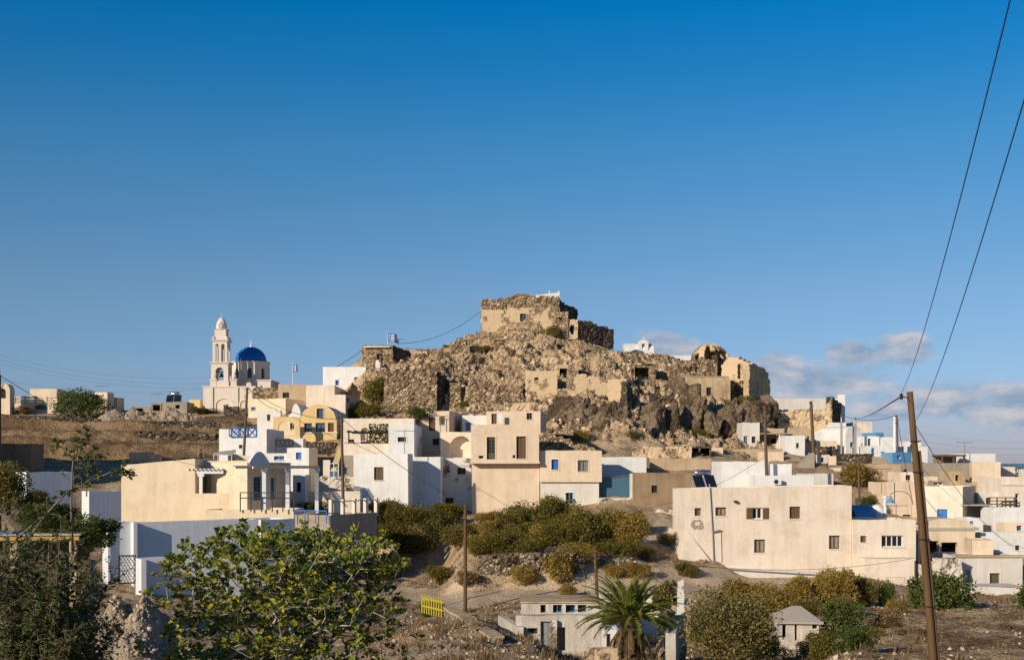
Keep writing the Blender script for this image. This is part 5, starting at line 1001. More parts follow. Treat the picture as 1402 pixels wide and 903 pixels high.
# more of the stacked houses on the right
for a in [
 (('cubic_house', 'tall white house end between the crenellated wall and the tower block', 'house', 1138, 1158, 578, 156), dict(D=5, mat='white', par=.15, ops=[('w', 1146, 585, 1150, 592, 'dark_door')])),
 (('cubic_house', 'small white cube with blue door below the white vaulted houses', 'house', 1186, 1206, 610, 145), dict(D=3, x2=None, mat='white', par=.1, ops=[('d', 1193, 613, 1197, 624, 'blue_paint')])),
 (('cubic_house', 'white roof block directly above the blue and white house', 'house', 1240, 1262, 604, 153), dict(D=4, mat='white', par=.1, ops=[('w', 1246, 608, 1250, 613, 'dark_door')])),
 (('flat_roofed_house', 'cream house with two small windows under the dark stone wall', 'house', 1148, 1188, 640, 134), dict(D=4, mat='cream_pale', par=.15)),
 (('flat_roofed_house', 'pale cream house above the peach bell lamp house', 'house', 1232, 1262, 646, 124), dict(D=4, mat='cream_pale', par=.12, ops=[('w', 1240, 650, 1247, 657, 'brown_wood')])),
 (('stone_block', 'rough stone cube beside the roof pergola', 'house', 1300, 1322, 645, 126), dict(D=3, mat='old_plaster', par=.1, ops=[('h', 1308, 650, 1313, 658)])),
 (('flat_roofed_house', 'whitewashed house with dark window right of the canopy', 'house', 1340, 1372, 674, 117), dict(D=4, mat='white_old', par=.15, ops=[('w', 1350, 681, 1357, 690, 'dark_door')])),
 (('flat_roofed_house', 'low yellow cream house with blue window above the white edge house', 'house', 1376, 1420, 716, 107.5), dict(D=2, mat='sand', par=.1, ops=[('w', 1392, 719, 1399, 726, 'blue_paint')])),
 (('cubic_house', 'small white terrace block under the canopy', 'house', 1322, 1346, 709, 109), dict(D=3, mat='white', par=.12, ops=[('d', 1328, 713, 1333, 729, 'sky_paint')])),
 (('flat_roofed_house', 'narrow cream house behind the blue shutter house', 'house', 1264, 1284, 652, 122.5), dict(D=4, mat='cream', par=.12)),
 (('flat_roofed_house', 'long low cream house behind the peeling house yard wall', 'house', 1062, 1092, 607, 150), dict(D=3, mat='cream', par=.1, ops=[('h', 1068, 612, 1073, 622)])),
 (('cubic_house', 'little white house between the leaning pole and the stone stairs', 'house', 1118, 1136, 622, 141), dict(D=3, mat='white_old', par=.1, ops=[('w', 1124, 626, 1128, 632, 'dark_door')])),
 (('flat_roofed_house', 'cream terrace house at the foot of the dark crags', 'house', 972, 990, 612, 142), dict(D=3, mat='cream', par=.1, ops=[('w', 978, 617, 983, 624, 'dark_door')])),
]: House(*a[0], yaw=0, **a[1])
# =================================================================== ruins on the hill
ft = empty('hilltop_fort', P(658, 455, 178), 'ruined plastered fort with rubble parapet crowning the rocky hill', 'fort')
Ruin('x', None, None, [(658, 423), (766, 421)], 470, 178, yaw=0, th=4.5, mat='ruin_plaster', rag=.02, rough=.04, parent=ft, pname='plastered_wall', holes=[(712, 428, 720, 440.5)])
Ruin('x', None, None, [(658, 409), (690, 408), (704, 404), (724, 402.5), (730, 406), (766, 406)], 424, 178.1, yaw=0, th=4.0, mat='rubble_stone', rag=.07, rough=.1, cell=.24, parent=ft, pname='rubble_parapet')
mb = MB(); q = local_in(ft, P(712.3, 440.3, 178.35)); w_, h_ = .8, 1.28
for x in (0, .4, .8): mb.box(q.x + x - .03, q.y - .03, q.z, q.x + x + .03, q.y + .03, q.z + h_)
for z in (0, .42, .84, 1.25): mb.box(q.x, q.y - .025, q.z + z - .02, q.x + .8, q.y + .025, q.z + z + .02)
win = mb.build('window', 'grey_metal', ft); mb = MB(); mb.box(q.x, q.y + .04, q.z, q.x + .8, q.y + .06, q.z + h_); mb.build('pane', 'glass', win)
mb = MB(); a = local_in(ft, P(729, 408, 179.5)); b_ = local_in(ft, P(766.5, 406.5, 179.5)); r = .95
mb.hexa([(a.x, a.y, a.z - .5), (b_.x, b_.y, a.z - .5), (b_.x, b_.y + 2 * r, a.z - .5), (a.x, a.y + 2 * r, a.z - .5), (a.x + .5, a.y + r - .2, a.z + .55), (b_.x, b_.y + r - .2, b_.z + .78), (b_.x, b_.y + r + .2, b_.z + .78), (a.x + .5, a.y + r + .2, a.z + .55)]); mb.box(b_.x - .25, b_.y + r - .15, a.z, b_.x - .02, b_.y + r + .15, b_.z + 1.0); mb.box(a.x + 2.4, a.y + r - .1, a.z, a.x + 2.55, a.y + r + .1, a.z + 1.25); mb.build('white_gable', 'white_old', ft)
Ruin('x', None, None, [(766, 410), (772, 414), (780, 419), (786, 421), (791, 426)], 452, 178.4, yaw=58, th=.8, mat='dark_or_shade_stone', rag=.12, x0=766, parent=ft, pname='end_wall')  # darker stone paints the shade on this sunless end
Ruin('x', None, None, [(757, 432), (764, 428), (778, 426.5)], 462, 176.0, yaw=0, th=1.2, mat='rubble_stone', rag=.06, parent=ft, pname='lower_wall', holes=[(763, 434, 769.5, 438)])
Ruin('x', None, None, [(778, 437.5), (791, 437)], 464, 176.2, yaw=0, th=1.3, mat='ruin_plaster', rag=.05, parent=ft, pname='gate_tower', holes=[(779.5, 445, 785, 458.5)])
Ruin('x', None, None, [(791, 438), (808, 441), (814, 444), (828, 447), (840, 451)], 474, 176.3, yaw=38, th=.9, mat='dark_or_shade_stone', rag=.09, x0=791, parent=ft, pname='annex_wall')  # shade of the right-facing annex painted in with darker stone
# hut with the flag
hu = Ruin('stone_hut', 'square stone hut flying the larger striped flag', 'hut', [(495.5, 473.5), (515, 472), (538, 472)], 505, 165, yaw=-4, th=3.6, mat='rubble_stone', rag=.03, rough=.05, holes=[(514, 484, 522.5, 498)])
Ruin('x', None, None, [(538, 472), (553, 479), (563, 482)], 503, 164.8, yaw=52, th=.7, mat='dark_or_shade_stone', rag=.05, x0=538, parent=hu.o, pname='side_wall')  # shaded side of the hut coloured in with darker stone
mb = MB(); q = local_in(hu.o, P(514.5, 498, 165.25)); mb.box(q.x, q.y, q.z, q.x + .75, q.y + .06, q.z + 1.3); mb.build('door', 'brown_wood', hu.o)
mb = MB(); q = local_in(hu.o, P(501, 475.5, 164.7)); mb.box(q.x - .3, q.y - .2, q.z, q.x + 3.2, q.y + .3, q.z + .16); mb.build('white_ledge', 'white_old', hu.o)
wc = empty('white_shed', P(514, 505, 163), 'tiny white domed shed beside the stone flag hut', 'shed'); mb = MB(); mb.box(0, 0, -1, .62, .6, .9); mb.lathe([(.3, 0), (.26, .2), (.1, .34), (.02, .36)], 12, (.31, .3, .902)); mb.build('shell', 'white', wc)
Ruin('stone_wall', 'low ruined wall stub right of the stone flag hut', 'stone wall', [(552, 479), (568, 478), (585, 481)], 492, 169, mat='ruin_plaster', th=.7, rag=.1)
House('stone_block', 'shaded tan block below the stone flag hut', 'ruin', 517, 528, 503, 161, yaw=-4, D=3, mat='old_plaster', par=.05)
def flag(name, label, px, ytop, ybot, Y, fw, fh, ang):
    A = P(px, ybot, Y); h = (ybot - ytop) / F * Y; o = empty(name, A, label, 'flag'); mb = MB(); mb.tube([(0, 0, -.6), (0, 0, h)], [.05, .035], 6); mb.lathe([(.02, 0), (.07, .05), (.02, .12)], 6, (0, 0, h)); mb.build('flagpole', 'white_paint', o)
    mb = MB(); n = 18; a = R(ang)
    def q(s, t):                                # s along the fly, t down the hoist
        x = fw * s * math.cos(a); y = .16 * math.sin(s * 7) * s + fw * s * .25; z = h - .12 - fh * t - .35 * fw * s * s * math.sin(a) - .08 * math.sin(s * 5 + t)
        return (x + .04, y, z)
    for i in range(n):
        for j in range(9):
            s0, s1, t0, t1 = i / n, (i + 1) / n, j / 9, (j + 1) / 9; w_ = j % 2 == 1
            if s0 < .36 and j < 5: w_ = (j == 2) or (abs((s0 + s1) / 2 - .17) < .04)
            mb.quad(q(s0, t0), q(s1, t0), q(s1, t1), q(s0, t1), 1 if w_ else 0)
    mb.build('cloth', ['flag_blue', 'white_paint'], o, True)
flag('flag', 'larger blue and white striped flag on the stone hut roof', 530.5, 454, 473, 167, 1.45, 1.05, 35)
flag('flag', 'small blue and white striped flag on a thin pole near the church', 400.5, 497, 527, 170, .8, .95, 40)
# plaster and rubble ruins down the slope
Ruin('rubble_bastion', 'big rubble bastion wall at the left end of the rock', 'stone wall', [(526, 508), (545, 505), (575, 505), (598, 509)], 570, 154.5, yaw=0, th=1.6, mat='rubble_stone', rag=.1, rough=.13, cell=.3)
Ruin('buttress_wall', 'dark buttress flank beside the big rubble bastion', 'stone wall', [(597, 509), (603, 511), (612, 515)], 568, 154.6, yaw=62, th=.8, mat='dark_or_shade_stone', rag=.05, x0=597)
Ruin('rubble_wall', 'rubble wall right of the dark buttress recess', 'stone wall', [(616, 524), (631, 524)], 568, 156, yaw=0, th=1.2, mat='rubble_stone', rag=.05, rough=.1)
Ruin('rubble_wall', 'long low rubble retaining wall under the plastered ruin', 'stone wall', [(637, 526), (660, 521), (690, 526), (716, 530)], 572, 155, yaw=-3, th=1.2, mat='rubble_stone', rag=.16, rough=.14, cell=.3)
Ruin('plastered_ruin', 'lit plaster house front with one square hole in mid slope', 'ruin', [(719, 507), (735, 504), (750, 508), (762, 506), (763, 515)], 560, 155, yaw=-4, th=.8, mat='ruin_plaster', rag=.1, rough=.04, holes=[(732.5, 515.5, 739, 523.5)])
Ruin('plastered_ruin', 'low plaster strip under the dark hollow in mid slope', 'ruin', [(776, 516), (795, 512), (818, 515), (834, 519)], 556, 155.5, yaw=0, th=.8, mat='ruin_plaster', rag=.12, rough=.05)
pr_ = Ruin('plastered_pier', 'tall tapering plaster pier with dark right flank above the crags', 'ruin', [(832, 522), (836, 519), (858, 520)], 590, 150, yaw=-12, th=1.2, mat='ruin_plaster', rag=.04, rough=.04)
Ruin('x', None, None, [(858.3, 521), (864, 530), (870, 545)], 590, 149.2, yaw=60, th=.8, mat='dark_or_shade_stone', rag=.05, x0=858.3, parent=pr_.o, pname='flank')  # darker stone stands for the deep shadow on this flank
Ruin('plastered_ruin', 'small broken wall with window hole below the fort', 'ruin', [(697, 469), (709, 468)], 492, 170, yaw=0, th=.7, mat='ruin_plaster', rag=.05, holes=[(703.5, 472, 707.5, 480)])
Ruin('cyclopean_wall', 'ragged tall stone stump on the left skyline of the rock', 'ruin', [(617, 476), (622, 470), (626, 463.5), (632, 462), (637, 465), (642, 463), (643, 478)], 486, 173, yaw=0, th=1.5, mat='rubble_stone', rag=.1, rough=.2, cell=.3)
Ruin('rubble_wall', 'dry stone terrace wall running across the foot of the lit ruins', 'stone wall', [(690, 552), (720, 551), (760, 556), (790, 560)], 574, 150.5, yaw=0, th=.8, mat='ruin_plaster', rag=.08, rough=.08)
# white church on the skyline
wh = empty('white_chapel', P(875, 489, 186), 'white skyline chapel with open bell gable and cross', 'chapel'); mb = MB(); O = wh.location
L0, L1 = local_in(wh, P(855, 492, 186)).x, local_in(wh, P(950, 492, 186)).x
n = 12
pf = [(2.1 * math.cos(math.pi * i / n), 2.0 * math.sin(math.pi * i / n)) for i in range(n + 1)]
for (a, b_), (c_, d_) in zip(pf[:-1], pf[1:]): mb.quad((L0, 2 + a, .3 + b_), (L0 + 4.4, 2 + a, .3 + b_), (L0 + 4.4, 2 + c_, .3 + d_), (L0, 2 + c_, .3 + d_))
for xx in (L0, L0 + 4.4): mb.add([(xx, 2 + a, .3 + b_) for a, b_ in pf], [tuple(range(n + 1))])
mb.box(L0, -.1, -3, L1, 4.1, .3); mb.build('nave', 'white', wh)
mb = MB(); x0 = local_in(wh, P(874, 480, 186)).x; arch_wall(mb, (x0, 0), (1, 0), (0, 1), 1.5, .3, 2.4, [(.5, 1.0, 1.2, 2.1)], .5); mb.box(x0 + .25, .05, 2.4, x0 + 1.25, .45, 2.6); cross(mb, x0 + .75, .25, 2.6, .5); mb.build('bell_gable', 'white', wh)
# domed and vaulted ruins
dr_ = empty('domed_ruin', P(972, 492, 168), 'ruined cracked dome over broken masonry on the right of the hill', 'ruin'); mb = MB(); rr = 26 / F * 168; rng = random.Random(5)
nA, nB = 40, 12; ring = []
for j in range(nB + 1):
    a = j / nB * math.pi / 2 * .97; ring.append([((rr * math.cos(a)) * math.cos(2 * math.pi * i / nA) * (1 + .03 * rng.uniform(-1, 1)), (rr * math.cos(a)) * math.sin(2 * math.pi * i / nA), (rr * .8) * math.sin(a) * (1 + .05 * math.sin(i * 1.3)) + .07 * rng.uniform(-1, 1)) for i in range(nA)])
for j in range(nB):
    for i in range(nA):
        ang = (i + .5) / nA * 360
        if (240 < ang < 258 and j < 10) or (277 < ang < 293 and j < 11) or (300 < ang < 345 and j < 5) or (200 < ang < 228 and j < 3) or (252 < ang < 280 and j < 4): continue
        mb.quad(ring[j][i], ring[j][(i + 1) % nA], ring[j + 1][(i + 1) % nA], ring[j + 1][i])
do = mb.build('dome_shell', 'ruin_plaster', dr_); sf = do.modifiers.new('thick', 'SOLIDIFY'); sf.thickness = .3
Ruin('x', None, None, [(945, 495), (960, 489), (978, 491), (982, 495)], 522, 165.2, yaw=0, th=1.0, mat='rubble_stone', rag=.15, rough=.14, parent=dr_, pname='broken_wall', holes=[(948, 499, 953, 509)])
Ruin('x', None, None, [(982, 486), (986, 490), (992, 492)], 522, 165.5, yaw=60, th=.7, mat='dark_or_shade_stone', rag=.1, x0=982, parent=dr_, pname='broken_flank')
Ruin('rubble_wall', 'broken dark masonry arch left of the cracked dome', 'ruin', [(912, 505), (930, 499), (947, 496)], 522, 164, yaw=0, th=.9, mat='rubble_stone', rag=.2, rough=.14, holes=[(938, 501, 946, 512)])
_vr = Ruin('vaulted_ruin', 'tall crumbling vaulted ruin with one dark window and a shaded flank', 'ruin', [(988, 503), (991, 495), (998, 490), (1008, 488.5), (1018, 491), (1024, 497), (1026.5, 498)], 548, 163, yaw=-30, th=1.0, mat='ruin_plaster', rag=.07, rough=.05, holes=[(1009.5, 498.5, 1017.5, 517), (1000, 523, 1008, 541)])
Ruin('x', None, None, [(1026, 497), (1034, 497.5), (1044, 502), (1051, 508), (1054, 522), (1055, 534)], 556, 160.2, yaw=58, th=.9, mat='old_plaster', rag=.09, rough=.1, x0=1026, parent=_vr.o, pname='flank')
Ruin('x', None, None, [(990, 499), (1000, 494), (1012, 493), (1030, 499)], 530, 168, yaw=-20, th=.8, mat='ruin_plaster', rag=.1, parent=_vr.o, pname='rear_wall')
Ruin('x', None, None, [(1001, 521), (1008, 524), (1016, 520), (1025, 529)], 556, 161, yaw=-6, th=.9, mat='rubble_stone', rag=.25, rough=.2, parent=_vr.o, pname='broken_foot', holes=[(1005, 530, 1013, 545)])
_vh = House('vaulted_house', 'low tan vaulted house with two small windows under the cracked dome', 'house', 941, 1000, 519, 158, yaw=4, D=5, xl=927, mat='old_plaster', par=.05, wob=.08, ops=[('w', 967, 530, 974, 541.5, 'dark_door', {'trim': 'tan'}), ('w', 951.5, 534, 955.5, 540.5, 'grey_metal')])
mb = MB(); n = 10; D_ = _vh.D; pf = [(D_ / 2 - D_ / 2 * math.cos(math.pi * i / n), _vh.h0 - .1 + .75 * math.sin(math.pi * i / n)) for i in range(n + 1)]
for (a, b_), (c_, d_) in zip(pf[:-1], pf[1:]): mb.quad((0.02, a, b_), (_vh.W - .02, a, b_), (_vh.W - .02, c_, d_), (.02, c_, d_))
for xx in (.02, _vh.W - .02): mb.add([(xx, a, b_) for a, b_ in pf], [tuple(range(n + 1))])
_vh.part('vault', mb, 'old_plaster')
# =================================================================== near ruins at the bottom of the view
_ba = House('roadside_ruin', 'long low whitewashed ruin below the road with four blue framed openings', 'ruin', 714, 822, 824, 62.4, yaw=0, D=3.2, mat='whitewashed', par=.02, wob=.06,
            ops=[('w', 740, 826, 747, 838, 'dark_door', {'nv': 0, 'fr': .02}), ('w', 757, 826, 769.5, 838, 'sky_paint', {'fr': .025}), ('w', 774.5, 825.5, 787.5, 838, 'sky_paint', {'nv': 0, 'fr': .025}), ('w', 791, 825.5, 803, 837.5, 'sky_paint', {'nv': 0, 'fr': .025})])
mb = MB(); mb.box(-.05, -.1, _ba.h0 - .02, _ba.W + .05, 3.3, _ba.h0 + .04); _ba.part('roof_slab', mb, 'old_plaster')
_bb = House('lower_ruin', 'rough plastered lower front with grey door and white pillar beside the palm', 'ruin', 706, 824, 842, 61.5, yaw=0, D=.7, mat='whitewashed', par=0, wob=.06,
            ops=[('d', 740, 850, 754, 885, 'grey_door'), ('h', 761, 858, 774, 890), ('w', 723, 859, 736, 867, 'dark_door', {'nv': 0})])
mb = MB(); t, z = _bb.loc(757.5, 850); mb.box(t - .17, -.3, 0, t + .17, -.004, _bb.h0 - .2); _bb.part('pillar', mb, 'peeling')
sw = empty('sloping_wall', P(707, 842, 61), 'white sloping boundary wall left of the lower roadside ruin', 'garden wall'); mb = MB(); a, b_ = Vector((0, 0, -.55)), local_in(sw, P(682, 849, 67)); mb.hexa([(a.x, a.y, -3), (a.x + .35, a.y, -3), (b_.x + .35, b_.y, -3), (b_.x, b_.y, -3), (a.x, a.y, a.z), (a.x + .35, a.y, a.z), (b_.x + .35, b_.y, b_.z + .3), (b_.x, b_.y, b_.z + .3)]); mb.build('wall', 'whitewashed', sw)
House('bathhouse_wing', 'cream block with blue window behind the palm crown', 'ruin', 826, 905, 820, 68, yaw=0, D=4, mat='cream_pale', par=.05, ops=[('w', 830, 824, 838, 838, 'sky_paint', {'fr': .03}), ('w', 842, 824, 850, 838, 'sky_paint', {'fr': .03}), ('w', 893, 820.5, 900, 834, 'sky_paint', {'fr': .03})])
House('low_hut', 'small low hut with tan roof edge beside the white pillar', 'hut', 918, 946, 815, 68, yaw=0, D=3, mat='tan', par=.02, ops=[('h', 921, 818, 928, 828), ('w', 936, 818, 943, 829, 'sky_paint')])
mb = MB(); mb.hexa([(-.2, -.2, -1.2), (.2, -.2, -1.2), (.2, .2, -1.2), (-.2, .2, -1.2), (-.15, -.16, 1.4), (.13, -.15, 1.52), (.14, .16, 1.5), (-.14, .15, 1.38)]); o = mb.build('white_pillar', 'peeling', None); o.location = P(932, 833, 63.5); meta(o, 'free standing chipped white pillar right of the palm', 'pillar')
Ruin('ruined_wall', 'broken tan wall stump right of the palm trunk', 'ruin', [(906, 838), (921, 835), (936, 842), (941, 860)], None, 57, yaw=10, th=.8, mat='ruin_plaster', rag=.2, rough=.1)
House('white_kiosk', 'small white block with dark door under the palm fronds', 'hut', 828, 848, 862, 57, yaw=0, D=2, mat='white', par=.05, ops=[('d', 830, 867, 836, 893, 'brown_wood')])
Ruin('low_wall', 'low plastered wall at the bottom edge left of the palm trunk', 'stone wall', [(800, 893), (812, 888), (846, 887)], None, 50, yaw=4, th=.4, mat='ruin_plaster', rag=.03, rough=.05, cell=.16)
House('low_shed', 'grey blue low shed at right of the palm trunk', 'shed', 911, 925, 866, 52, yaw=-10, D=2.5, mat='whitewashed', par=.05)
hu2 = House('stone_cottage', 'small pale stone hut with hipped slab roof among the bushes', 'hut', 1068, 1121, 850, 60, yaw=-6, D=2.6, mat='whitewashed', par=0, wob=0, ops=[('h', 1071, 855, 1076, 872), ('h', 1088, 851, 1091, 876), ('g', 1112, 853, 1119, 860, 'dark_door')])
mb = MB(); W_, D_, h = hu2.W, hu2.D, hu2.h0; e = .2
mb.add([(-e, -e, h), (W_ + e, -e, h), (W_ + e, D_ + e, h), (-e, D_ + e, h), (W_ * .38, D_ / 2, h + .62), (W_ * .62, D_ / 2, h + .62), (-e, -e, h - .09), (W_ + e, -e, h - .09), (W_ + e, D_ + e, h - .09), (-e, D_ + e, h - .09)], [(0, 1, 5, 4), (1, 2, 5), (2, 3, 4, 5), (3, 0, 4), (6, 7, 1, 0), (7, 8, 2, 1), (8, 9, 3, 2), (9, 6, 0, 3)]); hu2.part('roof', mb, 'roof_cement')
Ruin('rubble_wall', 'long rubble terrace wall between the road and the bushes', 'stone wall', [(655, 763), (700, 757), (760, 757), (800, 764)], None, 88.5, yaw=0, th=.8, mat='pale_rubble', rag=.25, rough=.16, cell=.2)
Ruin('rubble_wall', 'short field stone wall right of the footpath', 'stone wall', [(838, 772), (850, 764), (872, 763)], None, 90.5, yaw=5, th=.6, mat='pale_rubble', rag=.15, rough=.12)
rm = empty('ramp_wall', P(608, 830, 66), 'low capped wall sloping down beside the yellow fence', 'garden wall'); mb = MB(); b_ = local_in(rm, P(672, 872, 51)); a = Vector((0, 0, 0)); w2 = Vector((.42, .2, 0))
for k in range(6):
    p, q = a.lerp(b_, k / 6), a.lerp(b_, (k + 1) / 6); z0, z1 = p.z - .08 - .05 * math.sin(k * 2), q.z - .08 - .05 * math.sin(k * 2 + 2)
    mb.hexa([(p.x, p.y, p.z - 2), (p.x + .5, p.y + .2, p.z - 2), (q.x + .5, q.y + .2, q.z - 2), (q.x, q.y, q.z - 2), (p.x, p.y, z0), (p.x + .5, p.y + .2, z0), (q.x + .5, q.y + .2, z1), (q.x, q.y, z1)])
mb.build('masonry', 'pale_rubble', rm); mb = MB()
for k in range(6):
    p, q = a.lerp(b_, k / 6), a.lerp(b_, (k + 1) / 6); z0, z1 = p.z - .08 - .05 * math.sin(k * 2), q.z - .08 - .05 * math.sin(k * 2 + 2); f = -.06
    mb.hexa([(p.x + f, p.y, z0 + .004), (p.x + .56, p.y + .2, z0 + .004), (q.x + .56, q.y + .2, z1 + .004), (q.x + f, q.y, z1 + .004), (p.x + f, p.y, z0 + .1), (p.x + .56, p.y + .2, z0 + .1), (q.x + .56, q.y + .2, z1 + .1), (q.x + f, q.y, z1 + .1)])
mb.build('capping', 'old_plaster', rm)
yf = empty('picket_fence', P(577, 833, 69), 'bright yellow picket fence behind the fig tree', 'fence'); e_ = local_in(yf, P(607, 838, 66.5)); d_ = Vector((e_.x, e_.y, 0)).normalized(); L = Vector((e_.x, e_.y)).length; mb = MB()
yf.rotation_euler.z = math.atan2(d_.y, d_.x)
for z in (.15, .58): mb.box(0, 0, z, L, .05, z + .09)
mb.build('rail', 'yellow_paint', yf); n = 9
for i in range(n): mb = MB(); x = L * (i + .2) / n; mb.box(x, -.035, -.2, x + .1, -.002, .82); mb.build('picket', 'yellow_paint', yf)
# solar water heaters
def solar(loc, label, sc=1.0, yaw=0):
    o = empty('solar_heater', loc, label, 'solar heater', R(yaw), None); mb = MB(); mb.tube([(-.7 * sc, .5 * sc, 1.25 * sc), (-.66 * sc, .5 * sc, 1.25 * sc), (.66 * sc, .5 * sc, 1.25 * sc), (.7 * sc, .5 * sc, 1.25 * sc)], [.18 * sc, .27 * sc, .27 * sc, .18 * sc], 14); mb.build('tank', 'steel_tank', o, True)
    for s in (-1, 1):
        mb = MB(); x0, x1 = sorted((s * .04 * sc, s * 1.02 * sc)); p = [(x0, -.35 * sc, 0), (x1, -.35 * sc, 0), (x1, .35 * sc, 1.05 * sc), (x0, .35 * sc, 1.05 * sc)]; mb.hexa([(a, b + .07, c - .04) for a, b, c in p] + p); pn = mb.build('panel', 'panel_glass', o)
        fr = MB(); k = [Vector(v) for v in p]
        for i in range(4): fr.tube([k[i] + Vector((0, -.01, .01)), k[(i + 1) % 4] + Vector((0, -.01, .01))], .025, 4)
        fr.build('rim', 'grey_metal', pn)
    mb = MB()
    for x in (-.9, 0, .9): mb.tube([(x * sc, -.3 * sc, -.3), (x * sc, .5 * sc, 1.0 * sc), (x * sc, .55 * sc, -.3)], .03, 4)
    mb.build('stand', 'grey_metal', o)
solar(P(965, 668, 107), 'solar water heater with two dark panels beside the brown house', 1.05, 20)
solar(P(238, 551, 171), 'solar water heater on the small grey ridge shed roof', 1.0)
ac = empty('air_conditioner', P(1057, 663, 108.6), 'white air conditioner box on the stepped white house', 'air conditioner'); mb = MB(); mb.box(0, -.3, 0, .75, -.004, .52); mb.build('casing', 'white_paint', ac); mb = MB(); mb.lathe([(.19, 0), (.19, .02), (.15, .03), (.02, .03)], 16); f = mb.build('fan_grille', 'black_iron', ac); f.rotation_euler = (R(90), 0, 0); f.location = (.3, -.301, .26)
# blue bell lamp
lp = empty('street_lamp', P(1219, 688, 101.5), 'blue bell shaped lamp hanging from a curved iron arm', 'street lamp'); mb = MB(); mb.lathe([(.42, 0), (.3, .12), (.14, .36), (.09, .52), (.03, .58)], 16); mb.build('lamp_shade', 'sky_paint', lp); mb = MB(); mb.tube([(0, 0, .56), (.05, 0, .75), (.5, .05, .95), (1.1, .1, .92), (1.55, .1, .7), (1.75, .1, .2), (1.75, .1, -1.6)], .035, 6); mb.build('arm', 'grey_metal', lp)
# person on the terrace behind the cream roof
def person(name, loc, label, h=1.72, rz=0):
    me = bpy.data.meshes.new(name); V = [(0, 0, .92), (0, 0, 1.12), (0, 0.01, 1.36), (0, 0, 1.47), (0, -.01, 1.56), (0, -.01, 1.68), (.19, 0, 1.40), (.25, .03, 1.14), (.2, -.1, .95), (-.19, 0, 1.40), (-.26, .02, 1.13), (-.25, -.02, .88), (.1, 0, .86), (.11, -.01, .48), (.11, .02, .08), (.12, -.1, .03), (-.1, 0, .86), (-.12, .0, .48), (-.13, .03, .08), (-.14, -.1, .03)]
    E = [(0, 1), (1, 2), (2, 3), (3, 4), (4, 5), (2, 6), (6, 7), (7, 8), (2, 9), (9, 10), (10, 11), (0, 12), (12, 13), (13, 14), (14, 15), (0, 16), (16, 17), (17, 18), (18, 19)]
    rad = [.15, .14, .16, .065, .085, .07, .07, .05, .035, .07, .05, .035, .09, .065, .045, .035, .09, .065, .045, .035]
    me.from_pydata([tuple(c * h / 1.76 for c in v) for v in V], E, []); me.materials.append(M['skin']); o = linkmesh(name, me); o.location = loc; o.rotation_euler.z = rz
    sk = o.modifiers.new('skin', 'SKIN')
    for i, r in enumerate(rad): me.skin_vertices[0].data[i].radius = (r, r * (.8 if i < 3 else 1))
    me.skin_vertices[0].data[0].use_root = True; o.modifiers.new('smooth', 'SUBSURF').levels = 1; o.modifiers['smooth'].render_levels = 2
    meta(o, label, 'person')
    hr = MB(); hr.lathe([(.098, -.02), (.108, .05), (.09, .11), (.04, .135), (.01, .14)], 12, (0, .012, 1.58 * h / 1.76), sx=.9); hr.build('hair', 'dark_cloth', o, True)
    tr = MB(); tr.lathe([(.17, 0), (.185, .1), (.165, .2)], 14, (0, 0, .80 * h / 1.76), sy=.85)
    for s in (-1, 1): tr.lathe([(.085, 0), (.1, .25), (.12, .42)], 12, (s * .105, 0, .42 * h / 1.76))
    tr.build('shorts', 'dark_cloth', o, True)
    sh = MB(); sh.lathe([(.17, .94), (.175, 1.1), (.19, 1.28), (.2, 1.36), (.13, 1.42), (.075, 1.44)], 14, (0, 0, 0), sy=.72); sh.build('shirt', 'dark_cloth', o, True); return o
pl = P(275, 614, 113.5)
person('person', (pl.x, pl.y, pl.z - 1.72), 'dark haired person standing on the cream house roof, arms hanging')

# more broken walls on the slope
House('roofless_ruin', 'roofless stone room with a black doorway right of the lit square hole wall', 'ruin', 763, 792, 499, 158.5, yaw=8, D=4, mat='ruin_plaster', par=0, wob=.25, ops=[('h', 766, 504, 777, 531)])
House('roofless_ruin', 'ruined stone room with a wide black opening high on the right slope', 'ruin', 863, 898, 499, 161, yaw=-4, D=3, mat='rubble_stone', par=0, wob=.3, ops=[('h', 869, 503, 888, 519)])
House('roofless_ruin', 'small ruined room with a tall black doorway under the fort', 'ruin', 676, 697, 465, 171, yaw=0, D=3, mat='rubble_stone', par=0, wob=.25, ops=[('h', 684, 470, 691, 487)])
House('roofless_ruin', 'ruined stone room with a black doorway in the middle of the left slope', 'ruin', 655, 682, 505, 162.5, yaw=0, D=3, mat='rubble_stone', par=0, wob=.3, ops=[('h', 660, 510, 667, 526)])
Ruin('terrace_wall', 'dry stone terrace wall under the dark fort annex', 'stone wall', [(800, 487), (830, 488), (870, 494), (905, 500)], 506, 169, yaw=0, th=.8, mat='rubble_stone', rag=.12, rough=.1)
Ruin('terrace_wall', 'dry stone terrace wall left of the lit square hole wall', 'stone wall', [(665, 534), (690, 531), (716, 533)], 552, 157, yaw=0, th=.8, mat='rubble_stone', rag=.15, rough=.12)
Ruin('terrace_wall', 'broken stone terrace wall in the middle of the upper slope', 'stone wall', [(715, 487), (745, 489), (775, 493)], 503, 166, yaw=0, th=.8, mat='ruin_plaster', rag=.16, rough=.1)
Ruin('terrace_wall', 'dark stone terrace wall between the plaster pier and the low vaulted house', 'stone wall', [(868, 540), (890, 538), (925, 541)], 566, 157, yaw=0, th=.8, mat='dark_or_shade_stone', rag=.15, rough=.12)
Ruin('terrace_wall', 'rubble wall high on the left slope right of the flag hut', 'stone wall', [(566, 489), (590, 487), (618, 490)], 503, 166.5, yaw=0, th=.8, mat='rubble_stone', rag=.15, rough=.12)
